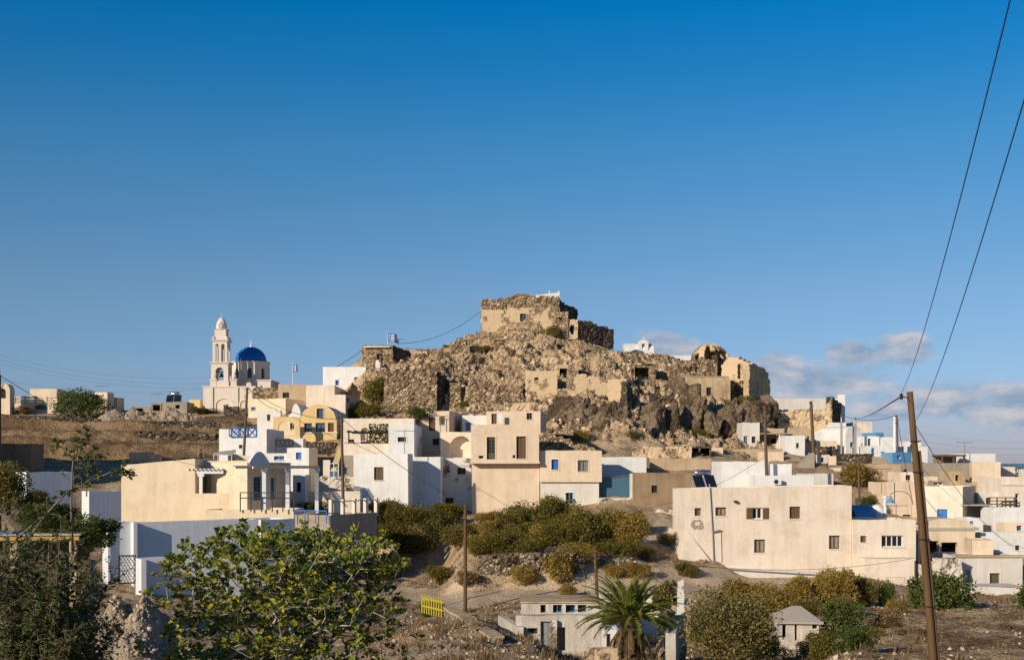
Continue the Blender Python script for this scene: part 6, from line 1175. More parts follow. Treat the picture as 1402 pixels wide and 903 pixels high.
Ruin('plastered_ruin', 'sunlit plaster patch wall under the black doorway room', 'ruin', [(764, 532), (780, 534), (800, 548), (818, 556)], 574, 153.2, yaw=0, th=.8, mat='ruin_plaster', rag=.18, rough=.06)
build_land()
# =================================================================== poles, antennas and wires
def pole(px, ytop, ybase, Y, r, label, mat='dark_pole', lean=0.0, ins=True, cat='utility pole', name='utility_pole', brace=False):
    A = P(px, ybase, Y); g = gz(A.x, A.y); H = (ybase - ytop) / F * Y; o = empty(name, A, label, cat); mb = MB(); n = 8; low = min(0, g - A.z) - .4
    mb.tube([(lean * (low + (H - low) * i / n), 0, low + (H - low) * i / n) for i in range(n + 1)], [r * 1.15 - .3 * r * i / n for i in range(n + 1)], 10); mb.build('shaft', mat, o, True)
    if brace:
        mb = MB(); mb.tube([(lean * z + .105, .03, z) for z in (low, 0, H * .45, H * .78)], [.042, .04, .036, .03], 8); mb.build('brace_post', 'dark_pole', o, True)
        mb = MB()
        for z in (H * .2, H * .45, H * .7, H - 1.0): mb.tube([(lean * z + (.086 + .02) * math.cos(k) + .03, .1 * math.sin(k), z) for k in [i * math.pi / 6 for i in range(13)]], .012, 4)
        mb.build('wire_band', 'black_iron', o)
        mb = MB(); mb.tube([(lean * H - .06, -.05, H - .12), (lean * H - .2, -.1, H - .1)], .012, 5); mb.lathe([(.02, -.06), (.04, -.03), (.025, 0), (.04, .03), (.01, .06)], 8, (lean * H - .2, -.1, H - .1)); mb.build('insulator', 'black_iron', o)
    elif ins:
        mb = MB(); 
        for k, z in enumerate((H - .25, H - .6, H - .95)): mb.tube([(lean * H, -r * .8, z), (lean * H + (.22 if k % 2 else -.22), -r * 1.1, z), (lean * H + (.22 if k % 2 else -.22), -r * 1.1, z + .14)], [.025, .025, .05], 5)
        mb.build('insulators', 'black_iron', o)
    return Vector((A.x + lean * H, A.y, A.z + H))
T1 = pole(1278, 536, 903, 25, .072, 'thick brown wooden utility pole leaning in the right foreground', 'pole_wood', lean=-.0885, brace=True)
T2 = pole(470, 568, 697, 106, .13, 'dark wooden utility pole on the terrace left of the shutter house', lean=-.02)
T3 = pole(334, 530, 620, 122, .13, 'dark wooden utility pole before the blue roof railing', lean=.05)
T4 = pole(637, 690, 838, 80, .115, 'wooden utility pole standing at the dirt road beside the ramp wall', 'pole_wood')
T5 = pole(819, 757, 845, 67, .10, 'slim wooden pole behind the palm crown', 'pole_wood', lean=-.05)
T6 = pole(1050, 557, 662, 112, .15, 'grey wooden utility pole behind the big cream building roof', lean=-.03)
T7 = pole(1115, 549, 643, 140, .19, 'leaning wooden utility pole by the stone stairs', lean=-.05)
T8 = pole(1177, 625, 692, 106, .1, 'thin dark pole in front of the dry brown bush', lean=-.03)
T9 = pole(1155, 633, 674, 105, .05, 'very thin rusty rod on the end of the cream building roof', ins=False, cat='rod', name='metal_rod')
T10 = pole(1225, 570, 613, 147, .2, 'thin white painted pole on the right skyline', 'white_paint', ins=False)
T11 = pole(1229, 568, 610, 146, .1, 'dark pole leaning against the thin white skyline pole', lean=-.03)
T12 = pole(1152, 568, 618, 148, .12, 'thin pale pole between the white vaulted houses', 'grey_metal', ins=False)
T13 = pole(1171, 571, 622, 147, .12, 'thin grey pole before the white gabled house', 'grey_metal', ins=False)
T14 = pole(-1, 513, 640, 60, .1, 'dark utility pole at the extreme left picture edge')
def antenna(px, ytop, ybase, Y, label, dish=False):
    A = P(px, ybase, Y); H = (ybase - ytop) / F * Y; o = empty('antenna', A, label, 'antenna'); mb = MB(); mb.tube([(0, 0, -.5), (0, 0, H)], .035, 5); mb.build('mast', 'grey_metal', o); mb = MB(); mb.tube([(-.9, 0, H - .1), (.9, .1, H - .1)], .025, 4)
    for i in range(6): mb.tube([(-.8 + i * .32, -.3, H - .1), (-.8 + i * .32, .3, H - .1)], .018, 4)
    mb.build('array', 'grey_metal', o)
    if dish: mb = MB(); mb.lathe([(.02, 0), (.2, .04), (.36, .14)], 14); d = mb.build('dish', 'white_paint', o); d.location = (-.3, -.1, H - .5); d.rotation_euler = (R(70), 0, R(30)); d.modifiers.new('t', 'SOLIDIFY').thickness = .02
antenna(139, 527, 538, 173, 'roof antenna on the ridge house right of the big ridge tree')
antenna(215, 538, 553, 172, 'roof antenna on the dark low ridge shed')
antenna(545.5, 463, 474, 168, 'small antenna with dish beside the larger striped flag', True)
antenna(554, 588, 628, 113, 'thin roof antenna on the white house with brown shutters')
antenna(603, 568, 592, 130, 'roof antenna between the shuttered openings of the peach house')
antenna(1321, 604, 623, 132, 'thin roof antenna on the white right skyline block')
antenna(1207, 640, 668, 114, 'thin roof antenna on the peach house behind the bell lamp')
antenna(1227, 690, 712, 97, 'bare antenna mast on the cream wing roof')
def wire(a, b, sag, r, label, mat='cable', n=24):
    a, b = Vector(a), Vector(b); mb = MB(); mb.tube([a.lerp(b, i / n) - Vector((0, 0, 4 * sag * (i / n) * (1 - i / n))) for i in range(n + 1)], r, 5)
    o = mb.build('power_line', mat, None); meta(o, label, 'power line')
wire(T1 + Vector((-.18, 0, -.05)), P(1388, -20, 6.0), .25, .0046, 'left overhead cable from the thick pole top to the upper right', 'cable_blue')
wire(T1 + Vector((.1, 0, -.62)), P(1425, 60, 6.2), .25, .0046, 'second overhead cable right of the first, ending at the right picture edge', 'cable_blue')
wire(T1 + Vector((-.18, 0, -.1)), T13, .25, .016, 'sagging cable from the thick pole toward the white gabled house')
wire(T11, P(1250, 690, 104), .2, .03, 'thin cable slanting down behind the thick pole')
wire(T11, T12, .6, .03, 'short cable between the white skyline pole and its left neighbour')
wire(T1 + Vector((.1, 0, -.65)), P(1420, 745, 60), 1.0, .007, 'slack cable falling from the thick pole to the lower right edge')
wire(T2 + Vector((.1, 0, -.3)), T4, .5, .022, 'sagging cable between the terrace pole and the road pole')
wire(T3, T2 + Vector((0, 0, -.3)), .9, .025, 'cable between the railing pole and the terrace pole')
wire(T3, P(380, 560, 160), .5, .03, 'thin cable climbing from the railing pole toward the church houses')
wire(P(441, 512, 162), P(497, 478, 166), .2, .035, 'cable rising from the bright white cube to the stone hut')
wire(P(545, 470, 168), P(659, 425, 178), 1.2, .03, 'faint cable from the stone hut up to the hilltop fort')
wire(T4 + Vector((0, 0, -.5)), T5, .8, .015, 'low cable from the road pole to the slim pole by the palm')
wire(T5, P(1254, 763, 94), .9, .015, 'low cable from the slim palm pole along the cream building')
wire(P(780, 705, 90), T6 + Vector((0, 0, -4.5)), 1.4, .015, 'thin cable crossing the front of the cream building roof')
wire(T14, P(300, 640, 104), 1.0, .015, 'thin cable from the left edge pole to the cream house')
for i, (ya, yb, lab) in enumerate([(474, 517, 'topmost of the faint long cables in the left sky'), (480, 524, 'second from top of the faint long cables in the left sky'), (485, 530, 'third from top of the faint long cables in the left sky'), (511, 531, 'lowest of the faint long cables in the left sky')]):
    wire(P(-60, ya - 6, 210), P(290, yb, 200), 2.0, .014, lab, 'cable_blue')
for i, (ya, yb, lab) in enumerate([(590, 604, 'upper faint cable in the sky right of the thick pole'), (600, 613, 'middle faint cable in the sky right of the thick pole'), (607, 622, 'lower faint cable in the sky right of the thick pole')]):
    wire(P(1215, ya - 5, 230), P(1440, yb, 220), 1.0, .014, lab, 'cable_blue')
# =================================================================== vegetation
def leafcloud(mb, n, rx, ry, rz, s0, s1, rng, lump=7, hollow=.45, flat=0.0, up=.35, cz=0.0, bottom=-.35):
    """many small leaf faces filling a lumpy crown"""
    L = []
    for _ in range(lump):
        a = rng.uniform(0, 6.283); q = rng.uniform(.2, .75); L.append((rx * q * math.cos(a), ry * q * math.sin(a), cz + rz * rng.uniform(-.45, .5), rng.uniform(.34, .6)))
    k = 0
    while k < n:
        lx, ly, lz, lr = L[rng.randrange(lump)]
        v = Vector((rng.gauss(0, 1), rng.gauss(0, 1), rng.gauss(0, 1))).normalized(); r = hollow + (1 - hollow) * rng.random() ** .5
        if rng.random() < .2: r *= 1.0 + rng.random() * .42
        p = Vector((lx + v.x * r * lr * rx, ly + v.y * r * lr * ry, lz + v.z * r * lr * rz * 1.1))
        if p.z < bottom * rz + cz: continue
        k += 1; s = rng.uniform(s0, s1); d = (v + Vector((rng.gauss(0, .6), rng.gauss(0, .6), rng.gauss(0, .5) + up))).normalized(); t = d.cross(Vector((rng.gauss(0, 1), rng.gauss(0, 1), rng.gauss(0, 1)))).normalized() * s * .42
        mb.add([p - d * s * .5, p + t, p + d * s * .6, p - t], [(0, 1, 2, 3)])
    return L
BUSH = {}
def bushmesh(key, mat, n, s0, s1, seed, stem='bark', lump=8, hollow=.4, up=.35, tall=1.0):
    rng = random.Random(seed); mb = MB(); L = leafcloud(mb, int(n * 2.1), .5, .5, .5 * tall, s0 * .66, s1 * .64, rng, lump, hollow, 0, up, .42 * tall, -.8)
    fm = mb.mesh('foliage', mat); sm = MB()
    for (x, y, z, r) in L:
        for _ in range(2):
            e = Vector((x + rng.uniform(-.12, .12), y + rng.uniform(-.12, .12), z + rng.uniform(.0, .18))); b = Vector((rng.uniform(-.06, .06), rng.uniform(-.06, .06), -.15)); mid = b.lerp(e, .5) + Vector((rng.uniform(-.05, .05), rng.uniform(-.05, .05), 0)); sm.tube([b, mid, e], [.02, .013, .006], 5)
    BUSH[key] = (fm, sm.mesh('stems', stem))
bushmesh('olive', 'leaf_olive', 3400, .035, .075, 1); bushmesh('olive2', 'leaf_olive', 3400, .035, .07, 2, lump=11); bushmesh('ochre', 'leaf_ochre', 3000, .035, .075, 3, 'dry_stem')
bushmesh('ochre2', 'leaf_ochre', 2600, .03, .08, 4, 'dry_stem', 10); bushmesh('green', 'leaf_green', 3400, .04, .085, 5); bushmesh('grey', 'leaf_grey', 2600, .03, .07, 6, 'dry_stem', 9)
bushmesh('dry', 'leaf_dry', 2200, .03, .09, 7, 'dry_stem', 9, .2, .6); bushmesh('sprig', 'leaf_grey', 700, .05, .10, 8, 'dry_stem', 6, .1, .8)
def bush(kind, px, yb, w, h, label, group=None, Y=None, cat='bush', dz=0.0, rz=None):
    v = hit(px, yb) if Y is None else P(px, yb, Y); o = empty('bush', v, label, cat, random.uniform(0, 6) if rz is None else rz, group); o.location.z -= .12 - dz
    W = w / F * v.y * 1.08; H = h / F * v.y * 1.05; o.scale = (W, W * .9, H)
    f, s = BUSH[kind]; linkmesh('foliage', f, o); linkmesh('stems', s, o); return o
B_ = 'bushes on the slope below the balcony house'
for a in [('olive', 540, 716, 58, 34, 'sunlit topped bush at the foot of the shutter house'), ('olive2', 585, 722, 62, 36, 'bush under the recessed white house block'), ('olive', 612, 712, 44, 26, 'small bush left of the house steps'),
          ('olive', 632, 748, 48, 34, 'rounded bush just left of the road pole base shade'), ('ochre', 668, 736, 36, 26, 'dry ochre bush behind the road pole'), ('olive2', 692, 730, 48, 38, 'dark bush against the balcony house wall'), ('green', 716, 728, 30, 30, 'greenest bush below the balcony house'),
          ('olive', 694, 758, 56, 36, 'low rounded bush in front of the greenest bush'), ('olive2', 732, 722, 54, 40, 'tall bush under the right corner of the balcony house'), ('olive', 768, 722, 50, 46, 'tallest bush below the two tone house'), ('ochre', 744, 748, 48, 32, 'ochre tinged bush in the middle of the bush slope'),
          ('olive2', 780, 752, 60, 46, 'wide bush in the middle row right of centre'), ('olive', 812, 748, 56, 54, 'large bush below the stone base wall'), ('olive2', 836, 728, 44, 36, 'bush tucked under the pale stone base wall'), ('ochre', 858, 752, 58, 54, 'large golden bush left of the footpath'), ('olive', 874, 732, 34, 34, 'bush beside the footpath top'),
          ('ochre', 650, 756, 34, 26, 'small golden bush right of the road pole'), ('olive', 712, 742, 46, 30, 'bush filling the gap under the greenest bush'), ('olive2', 756, 734, 46, 34, 'dark bush between the tall and the tallest bush'), ('ochre2', 800, 730, 44, 34, 'golden brown bush right of the tallest bush'),
          ('olive', 722, 764, 44, 26, 'low front bush below the ochre tinged bush'), ('olive2', 845, 762, 46, 28, 'low bush in front of the large golden bush'), ('ochre', 672, 716, 34, 18, 'thin dry shrub along the balcony house foot'), ('ochre2', 790, 764, 50, 22, 'low dry shrub at the front of the wide bush'), ('olive', 664, 760, 40, 26, 'front left bush of the slope thicket')]:
    bush(a[0], a[1], a[2], a[3] * 1.2, a[4] * 1.08, a[5], group=B_)
for a in [('olive2', 522, 742, 70, 34, 'shaded bush beside the retaining terrace'), ('olive', 572, 758, 80, 34, 'deep shaded bush right of the retaining terrace'), ('olive2', 530, 790, 80, 36, 'dark bush low behind the fig crown'), ('grey', 585, 745, 46, 48, 'leafless grey shrub in the dark shade'),
          ('olive', 606, 798, 50, 30, 'small shaded bush above the yellow fence'), ('green', 594, 845, 40, 28, 'green bush in front of the yellow fence')]:
    bush(*a)
for a in [('ochre2', 720, 800, 50, 28, 'dry scrub on the rubble terrace wall'), ('ochre', 765, 798, 60, 48, 'dry scrub bush in the middle of the rubble bank'), ('ochre2', 795, 772, 44, 24, 'dry scrub at the end of the rubble terrace'), ('ochre', 778, 817, 32, 22, 'small golden bush on the road edge'), ('dry', 690, 770, 60, 18, 'brown dry scrub along the upper bank'), ('dry', 640, 800, 50, 26, 'brown dry scrub beside the road pole'),
          ('ochre2', 842, 792, 36, 22, 'dry bush below the footpath'), ('ochre', 868, 790, 40, 26, 'dry bush right of the footpath foot'), ('grey', 890, 766, 34, 26, 'grey scrub on the bank right of the footpath'), ('grey', 914, 744, 28, 20, 'grey scrub near the cream building corner'), ('olive', 944, 789, 40, 22, 'green bush at the cream building foot'),
          ('ochre2', 928, 750, 20, 26, 'yellowing weeds along the cream building flank'), ('dry', 800, 768, 60, 14, 'low dry scrub strip above the footpath')]:
    bush(*a, group='scrub on the road bank')
for a in [('ochre', 1020, 836, 86, 48, 'golden topped tamarisk bush behind the grey olive tree'), ('ochre2', 1062, 834, 60, 36, 'brown bush left of the stone cottage roof'), ('ochre', 1094, 832, 56, 50, 'ochre bush behind the stone cottage'), ('ochre2', 1128, 826, 56, 54, 'brown twiggy bush right behind the stone cottage'), ('ochre', 1150, 834, 56, 62, 'ochre bush under the cream building plinth'),
          ('olive', 1184, 830, 50, 48, 'olive bush left of the round green bush'), ('green', 1213, 830, 26, 38, 'small round dense green bush'), ('dry', 1218, 862, 62, 40, 'brown dead bush in front of the round green bush'), ('green', 1150, 872, 60, 56, 'leafy green bush right of the stone cottage'), ('green', 1176, 896, 70, 46, 'low green bush at the field edge'), ('olive', 1128, 905, 54, 50, 'olive bush in front of the stone cottage'),
          ('grey', 1060, 905, 50, 40, 'grey bush at the bottom edge below the stone cottage'), ('ochre2', 1072, 888, 36, 26, 'dry brown bush against the left wall of the stone cottage'), ('dry', 1104, 892, 50, 22, 'dead grass bush before the stone cottage door'), ('ochre', 1196, 880, 44, 26, 'low golden bush at the field edge'), ('grey', 1160, 848, 40, 40, 'twiggy grey bush right of the stone cottage roof'),
          ('dry', 1250, 872, 46, 22, 'dry brown bush in the field left of the thick pole'), ('ochre2', 1046, 852, 50, 44, 'brown bush left of the stone cottage wall'), ('olive2', 1106, 846, 44, 34, 'olive bush behind the stone cottage roof'), ('dry', 1380, 862, 50, 16, 'low dry bush at the right field edge'), ('ochre2', 1232, 840, 34, 24, 'dry bush under the cream wing foot')]:
    bush(*a, group='bushes around the stone cottage')
for a in [('ochre', 1170, 666, 66, 36, 'broad dry golden bush above the cream building roof'), ('green', 1189, 698, 30, 22, 'small green bush beside the blue barrel roof')]: bush(*a)
for a in [('olive', 512, 556, 46, 44, 'big green shrub at the left end of the bastion'), ('olive2', 497, 572, 50, 26, 'lower shrub under the bastion bush'), ('olive', 478, 572, 24, 16, 'little shrub left of the bastion shrubs'),
          ('grey', 754, 462, 30, 20, 'grey shrub on the rock right below the fort'), ('grey', 738, 474, 20, 14, 'small shrub left of the fort gate tower'), ('ochre', 821, 473, 18, 14, 'bright yellow shrub before the dark fort annex'), ('olive', 846, 474, 14, 12, 'green shrub at the right end of the fort annex'), ('grey', 660, 482, 26, 12, 'low shrub left under the fort'),
          ('grey', 612, 477, 14, 8, 'tiny shrub beside the skyline stone stump'), ('ochre', 884, 484, 34, 9, 'low dry shrub before the skyline chapel'), ('grey', 712, 513, 14, 11, 'small dark shrub beside the square hole ruin'), ('grey', 632, 560, 20, 14, 'shrub in front of the long rubble wall'), ('ochre', 920, 584, 30, 24, 'ochre shrub among the dark crags'), ('olive', 955, 602, 46, 18, 'long green shrub at the foot of the dark crags'),
          ('grey', 1018, 562, 32, 26, 'round grey shrub below the tall vaulted ruin'), ('dry', 1052, 570, 24, 30, 'dry shrub at the right end of the crags'), ('grey', 991, 556, 22, 12, 'shrub below the low vaulted house'), ('dry', 1078, 562, 30, 8, 'dry grass tuft on the broad ruin top'), ('ochre', 795, 604, 26, 18, 'ochre shrub right of the field stone wall'), ('olive', 776, 608, 26, 16, 'dark shrub behind the two tone house roof'),
          ('grey', 810, 575, 30, 16, 'grey scrub on the slope under the plaster pier'), ('grey', 860, 600, 34, 14, 'grey scrub at the foot of the crags')]:
    bush(*a, group='shrubs on the rocky hill')
for a in [('dry', 340, 590, 40, 18, 'dry brown shrub above the blue roof railing'), ('olive', 280, 566, 40, 10, 'low green shrubs at the church foot'), ('dry', 30, 566, 40, 14, 'dry brown shrub on the far left terrace edge'), ('grey', 525, 700, 40, 14, 'low shrub on the terrace end below the shutter house'), ('green', 430, 700, 46, 16, 'potted greenery behind the blue planter rail'), ('green', 345, 694, 30, 14, 'dark plant behind the porch railing'), ('green', 500, 694, 26, 12, 'greenery behind the terrace fence')]: bush(*a)
# vine over the pergola
mb = MB(); rng = random.Random(9)
for _ in range(900):
    p = P(rng.uniform(505, 533), rng.uniform(580, 606), 123.4 + rng.uniform(-1, 1)); s = rng.uniform(.1, .2); d = Vector((rng.gauss(0, 1), rng.gauss(0, 1), rng.gauss(0, 1))).normalized(); t = d.orthogonal().normalized() * s * .6; mb.add([p - d * s * .5, p + t, p + d * s * .5, p - t], [(0, 1, 2, 3)])
vo = mb.mesh('foliage', 'leaf_vine'); ve = empty('grape_vine', (0, 0, 0), 'autumn coloured vine hanging over the pergola terrace', 'vine'); linkmesh('foliage', vo, ve)
sm = MB(); sm.tube([P(531, 612, 123.4), P(530, 595, 123.4), P(520, 586, 123.2), P(507, 592, 123)], .05, 5); sm.build('stems', 'bark', ve)
bush('green', 572, 574, 36, 20, 'green creeper behind the vine pergola house', Y=131, cat='creeper')
# ridge tree
def crowntree(name, label, px, yb, w, h, Y, leafmat_, n, s0, s1, seed, trunk=.25, lump=14, cat='tree', hollow=.3, barkm='bark'):
    v = P(px, yb, Y); g = gz(v.x, v.y); o = empty(name, (v.x, v.y, g), label, cat); rng = random.Random(seed); W = w / F * Y; top = (HY - (yb - h)) / F * Y - g; H = h / F * Y
    mb = MB(); L = leafcloud(mb, n, W / 2, W / 2.3, H / 2, s0, s1, rng, lump, hollow, 0, .2, top - H * .52, -1.0); mb.build('crown', leafmat_, o)
    tm = MB(); fork = max(.3, (top - H) + H * .12)
    tm.tube([(0, 0, -.4), (.05, 0, fork * .5), (0, .03, fork)], [trunk * .6, trunk * .5, trunk * .42], 8)
    for (x, y, z, r) in L:
        e = Vector((x, y, z)); b = Vector((0, .03, fork * rng.uniform(.8, 1))); m = b.lerp(e, .45) + Vector((rng.uniform(-.1, .1) * W, rng.uniform(-.1, .1) * W, -.05 * H)); tm.tube([b, m, e], [trunk * .32, trunk * .2, trunk * .06], 6)
        for _ in range(4): k = e + Vector((rng.uniform(-.2, .2) * W, rng.uniform(-.2, .2) * W, rng.uniform(-.1, .25) * H)); tm.tube([m.lerp(e, .6), k], [trunk * .08, trunk * .025], 4)
    tm.build('trunk', barkm, o, True); return o
crowntree('ridge_tree', 'broad dark green tree on the left ridge between two houses', 108, 574, 88, 42, 166, 'leaf_green', 5200, .14, .32, 21, .4)
crowntree('tamarisk_tree', 'large feathery grey green tree mass at the lower right centre', 1000, 925, 128, 124, 50, 'leaf_grey', 15000, .05, .13, 22, .22, 30, barkm='dry_stem')
crowntree('young_eucalyptus', 'slender young grey leaved tree right of the palm', 910, 845, 34, 60, 60, 'leaf_grey', 1500, .08, .16, 23, .09, 10)
crowntree('fig_tree', 'dark green fig bush in front of the pole and white bank', 1306, 856, 84, 76, 74, 'leaf_green', 5200, .1, .22, 24, .16, 18)
crowntree('fig_tree', 'small fig bush behind the thick front pole', 1268, 838, 50, 56, 76, 'leaf_green', 2600, .1, .2, 25, .14, 12)
crowntree('fig_tree', 'green bush at the right picture edge by the bank wall', 1402, 842, 30, 50, 78, 'leaf_green', 1400, .1, .2, 26, .1, 7)
for a in [('olive2', 8, 690, 86, 70, 'tall bushy shrub at the left edge above the shaded yard'), ('olive', 40, 700, 50, 36, 'lower shrub right of the tall left edge shrub'), ('green', 120, 745, 90, 44, 'dark shrub behind the timber yard shelter'), ('green', 60, 730, 90, 50, 'dark shrub mass over the timber yard shelter')]: bush(*a, Y=58)
# =================================================================== foreground trees
def figleaf(mb, p, d, up, s, m=0):
    """one lobed fig leaf: p foot, d direction of the midrib, up the leaf normal"""
    side = d.cross(up).normalized(); up = side.cross(d).normalized()
    q = lambda a, b, c: p + d * (a * s) + side * (b * s) + up * (c * s)
    mb.add([q(0, 0, 0), q(.12, .34, .07), q(.42, .30, .1), q(.5, .48, .16), q(.72, .26, .08), q(1.0, 0, -.1), q(.72, -.26, .08), q(.5, -.48, .16), q(.42, -.30, .1), q(.12, -.34, .07), q(.55, 0, -.04)],
           [(0, 10, 2, 1), (2, 10, 4, 3), (10, 5, 4), (0, 9, 8, 10), (8, 7, 6, 10), (10, 6, 5)], m)
def grow(base_nodes, tips, rng, tm, r0, r_min, bend=.12, n=5):
    """join limb tips to a branching skeleton; every branch is as thick as what it carries"""
    nodes = [Vector(b) for b in base_nodes]; par = [-1] * len(nodes); cnt = [0] * len(nodes); c0 = sum(nodes, Vector()) / len(nodes); ends = []
    for w in sorted(tips, key=lambda t: (t - c0).length):
        dw = (w - c0).length; best, bi = 1e9, 0
        for i, q in enumerate(nodes):
            d = (q - w).length; k = d + (.8 if (q - c0).length > dw else 0) + .35 * (q - c0).length * .3 + (.5 * max(0, q.z - w.z))
            if k < best: best, bi = k, i
        q = nodes[bi]; prev = bi; m = max(1, int((w - q).length / .35)); off = Vector((rng.gauss(0, bend), rng.gauss(0, bend), -abs(rng.gauss(0, bend)))) * (w - q).length
        for s in range(1, m + 1):
            t = s / m; nodes.append(q.lerp(w, t) + off * (4 * t * (1 - t)) * .6); par.append(prev); cnt.append(0); prev = len(nodes) - 1
        ends.append(prev)
    for e in ends:
        i = e
        while i >= 0: cnt[i] += 1; i = par[i]
    rad = [min(r0, r_min * max(1, c) ** .36) for c in cnt]
    for i, p in enumerate(par):
        if p >= 0: tm.tube([nodes[p], nodes[i]], [rad[p] if par[p] >= 0 else rad[i] * 1.2, rad[i]], n, cap=False)
    return [(nodes[e], (nodes[e] - nodes[par[e]]).normalized()) for e in ends]
def fig_front():
    rng = random.Random(77); base = P(412, 960, 30); base.z = gz(base.x, base.y)
    o = empty('fig_tree', base, 'large leafy fig tree with pale twigs in the left foreground', 'tree'); tm = MB(); lm = MB(); tips = []
    prof = [(185, 850), (205, 812), (228, 778), (262, 748), (285, 730), (320, 728), (340, 712), (372, 732), (400, 722), (425, 728), (455, 742), (470, 728), (495, 735), (515, 728), (540, 748), (552, 772), (566, 808), (580, 850)]
    for i in range(900):
        px = rng.triangular(200, 572, 400); t = np.interp(px, [p[0] for p in prof], [p[1] for p in prof]); py = t + 8 + (rng.random() ** 1.1) * (940 - t) * .97; half = max(.25, 1 - ((px - 385) / 210) ** 2) ** .5
        w = P(px, py, 30 + rng.uniform(-1, 1) * 2.6 * half) - base; w = Vector((u_(px) * 30 - base.x, w.y, (HY - py) / F * 30 - base.z)); w.z = max(w.z, .3); tips.append(w)
    roots = [Vector((rng.uniform(-.9, .9), rng.uniform(-.5, .5), -.3)) for _ in range(6)]
    for (e, d) in grow(roots, tips, rng, tm, .045, .0072):
        for _ in range(2):
            dd = (d * .7 + Vector((rng.gauss(0, .5), rng.gauss(0, .5), rng.gauss(.45, .35)))).normalized(); k = e + dd * rng.uniform(.12, .3); tm.tube([e, k], [.0085, .006], 5)
            for q in range(rng.randint(7, 11)):
                a = rng.uniform(0, 6.283); f = (Vector((math.cos(a), math.sin(a), rng.uniform(-.2, .7))) + dd * .7).normalized(); pos = e.lerp(k, rng.uniform(.1, 1.0)) + f * .045
                upv = (Vector((-.35, -.4, .8)) + Vector((rng.gauss(0, .5), rng.gauss(0, .5), rng.gauss(0, .2))) - f * .3).normalized(); figleaf(lm, pos, f, upv, rng.uniform(.075, .14))
    tm.build('trunk', 'fig_bark', o, True); lm.build('crown', 'leaf_fig', o)
fig_front()
def left_shrub():
    rng = random.Random(31); Y0 = 26; base = P(60, 960, Y0); base.z = gz(base.x, base.y); o = empty('straggly_tree', base, 'straggly dark tree with long leaning bare stems at the left edge', 'tree'); tm = MB(); lm = MB()
    W = lambda px, py, dy=0: P(px, py, Y0) + Vector((0, dy, 0)) - base
    def limb(pts, r0, r1, leaves, spread=.35, ls=(.05, .1)):
        pts = [W(*p) for p in pts]; n = len(pts); tm.tube(pts, [r0 + (r1 - r0) * i / (n - 1) for i in range(n)], 6)
        for _ in range(leaves):
            k = rng.random() ** .7 * (n - 1); i = min(int(k), n - 2); p = pts[i].lerp(pts[i + 1], k - i); d = Vector((rng.gauss(0, 1), rng.gauss(0, 1), rng.gauss(.2, .8))).normalized(); e = p + d * spread * rng.uniform(.3, 1.2); tm.tube([p, p.lerp(e, .6) + Vector((0, 0, .02)), e], [.007, .005, .003], 4)
            for q in range(rng.randint(4, 8)):
                a = Vector((rng.gauss(0, 1), rng.gauss(0, 1), rng.gauss(-.2, .6))).normalized(); c = p.lerp(e, rng.uniform(.4, 1.05)); figleaf(lm, c, a, Vector((rng.gauss(0, .6), rng.gauss(0, .6), 1)).normalized(), rng.uniform(*ls))
    limb([(0, 800, -.3), (30, 755, -.2), (62, 705, 0), (90, 675, 0), (128, 655, .1)], .035, .014, 26)
    limb([(-10, 770, .2), (20, 738, .1), (58, 706, 0)], .03, .018, 12)
    limb([(128, 655, .1), (150, 645, .2), (165, 640, .2), (178, 652, .2)], .014, .006, 20, .28)
    limb([(88, 760, .5), (88, 690, .4), (90, 640, .4), (92, 605, .5)], .03, .01, 8); limb([(92, 625, .5), (100, 600, .5), (106, 588, .4)], .01, .005, 16, .25); limb([(92, 632, .5), (75, 612, .4), (66, 603, .4)], .01, .005, 16, .25); limb([(92, 640, .5), (112, 622, .5), (124, 620, .5)], .01, .005, 22, .3)
    limb([(105, 680, .6), (106, 655, .6), (107, 625, .6)], .015, .006, 10, .2)
    for _ in range(74):
        x = rng.uniform(-25, 150); y = rng.uniform(690, 900) if x < 100 else rng.uniform(740, 905); d = rng.uniform(-1.4, 1.2)
        x1 = x + rng.uniform(-35, 45); limb([(60 + rng.uniform(-25, 25), 930, d * .4), ((x + 60) / 2 + rng.uniform(-15, 15), (y + 930) / 2, d * .7), (x, y, d)], .018, .005, 72 if y > 740 else 34, .42, (.045, .08))
    tm.build('trunk', 'bark', o, True); lm.build('crown', 'leaf_green', o)
left_shrub()
simple('palm_bark', (.10, .07, .045), .95, .5, 7)
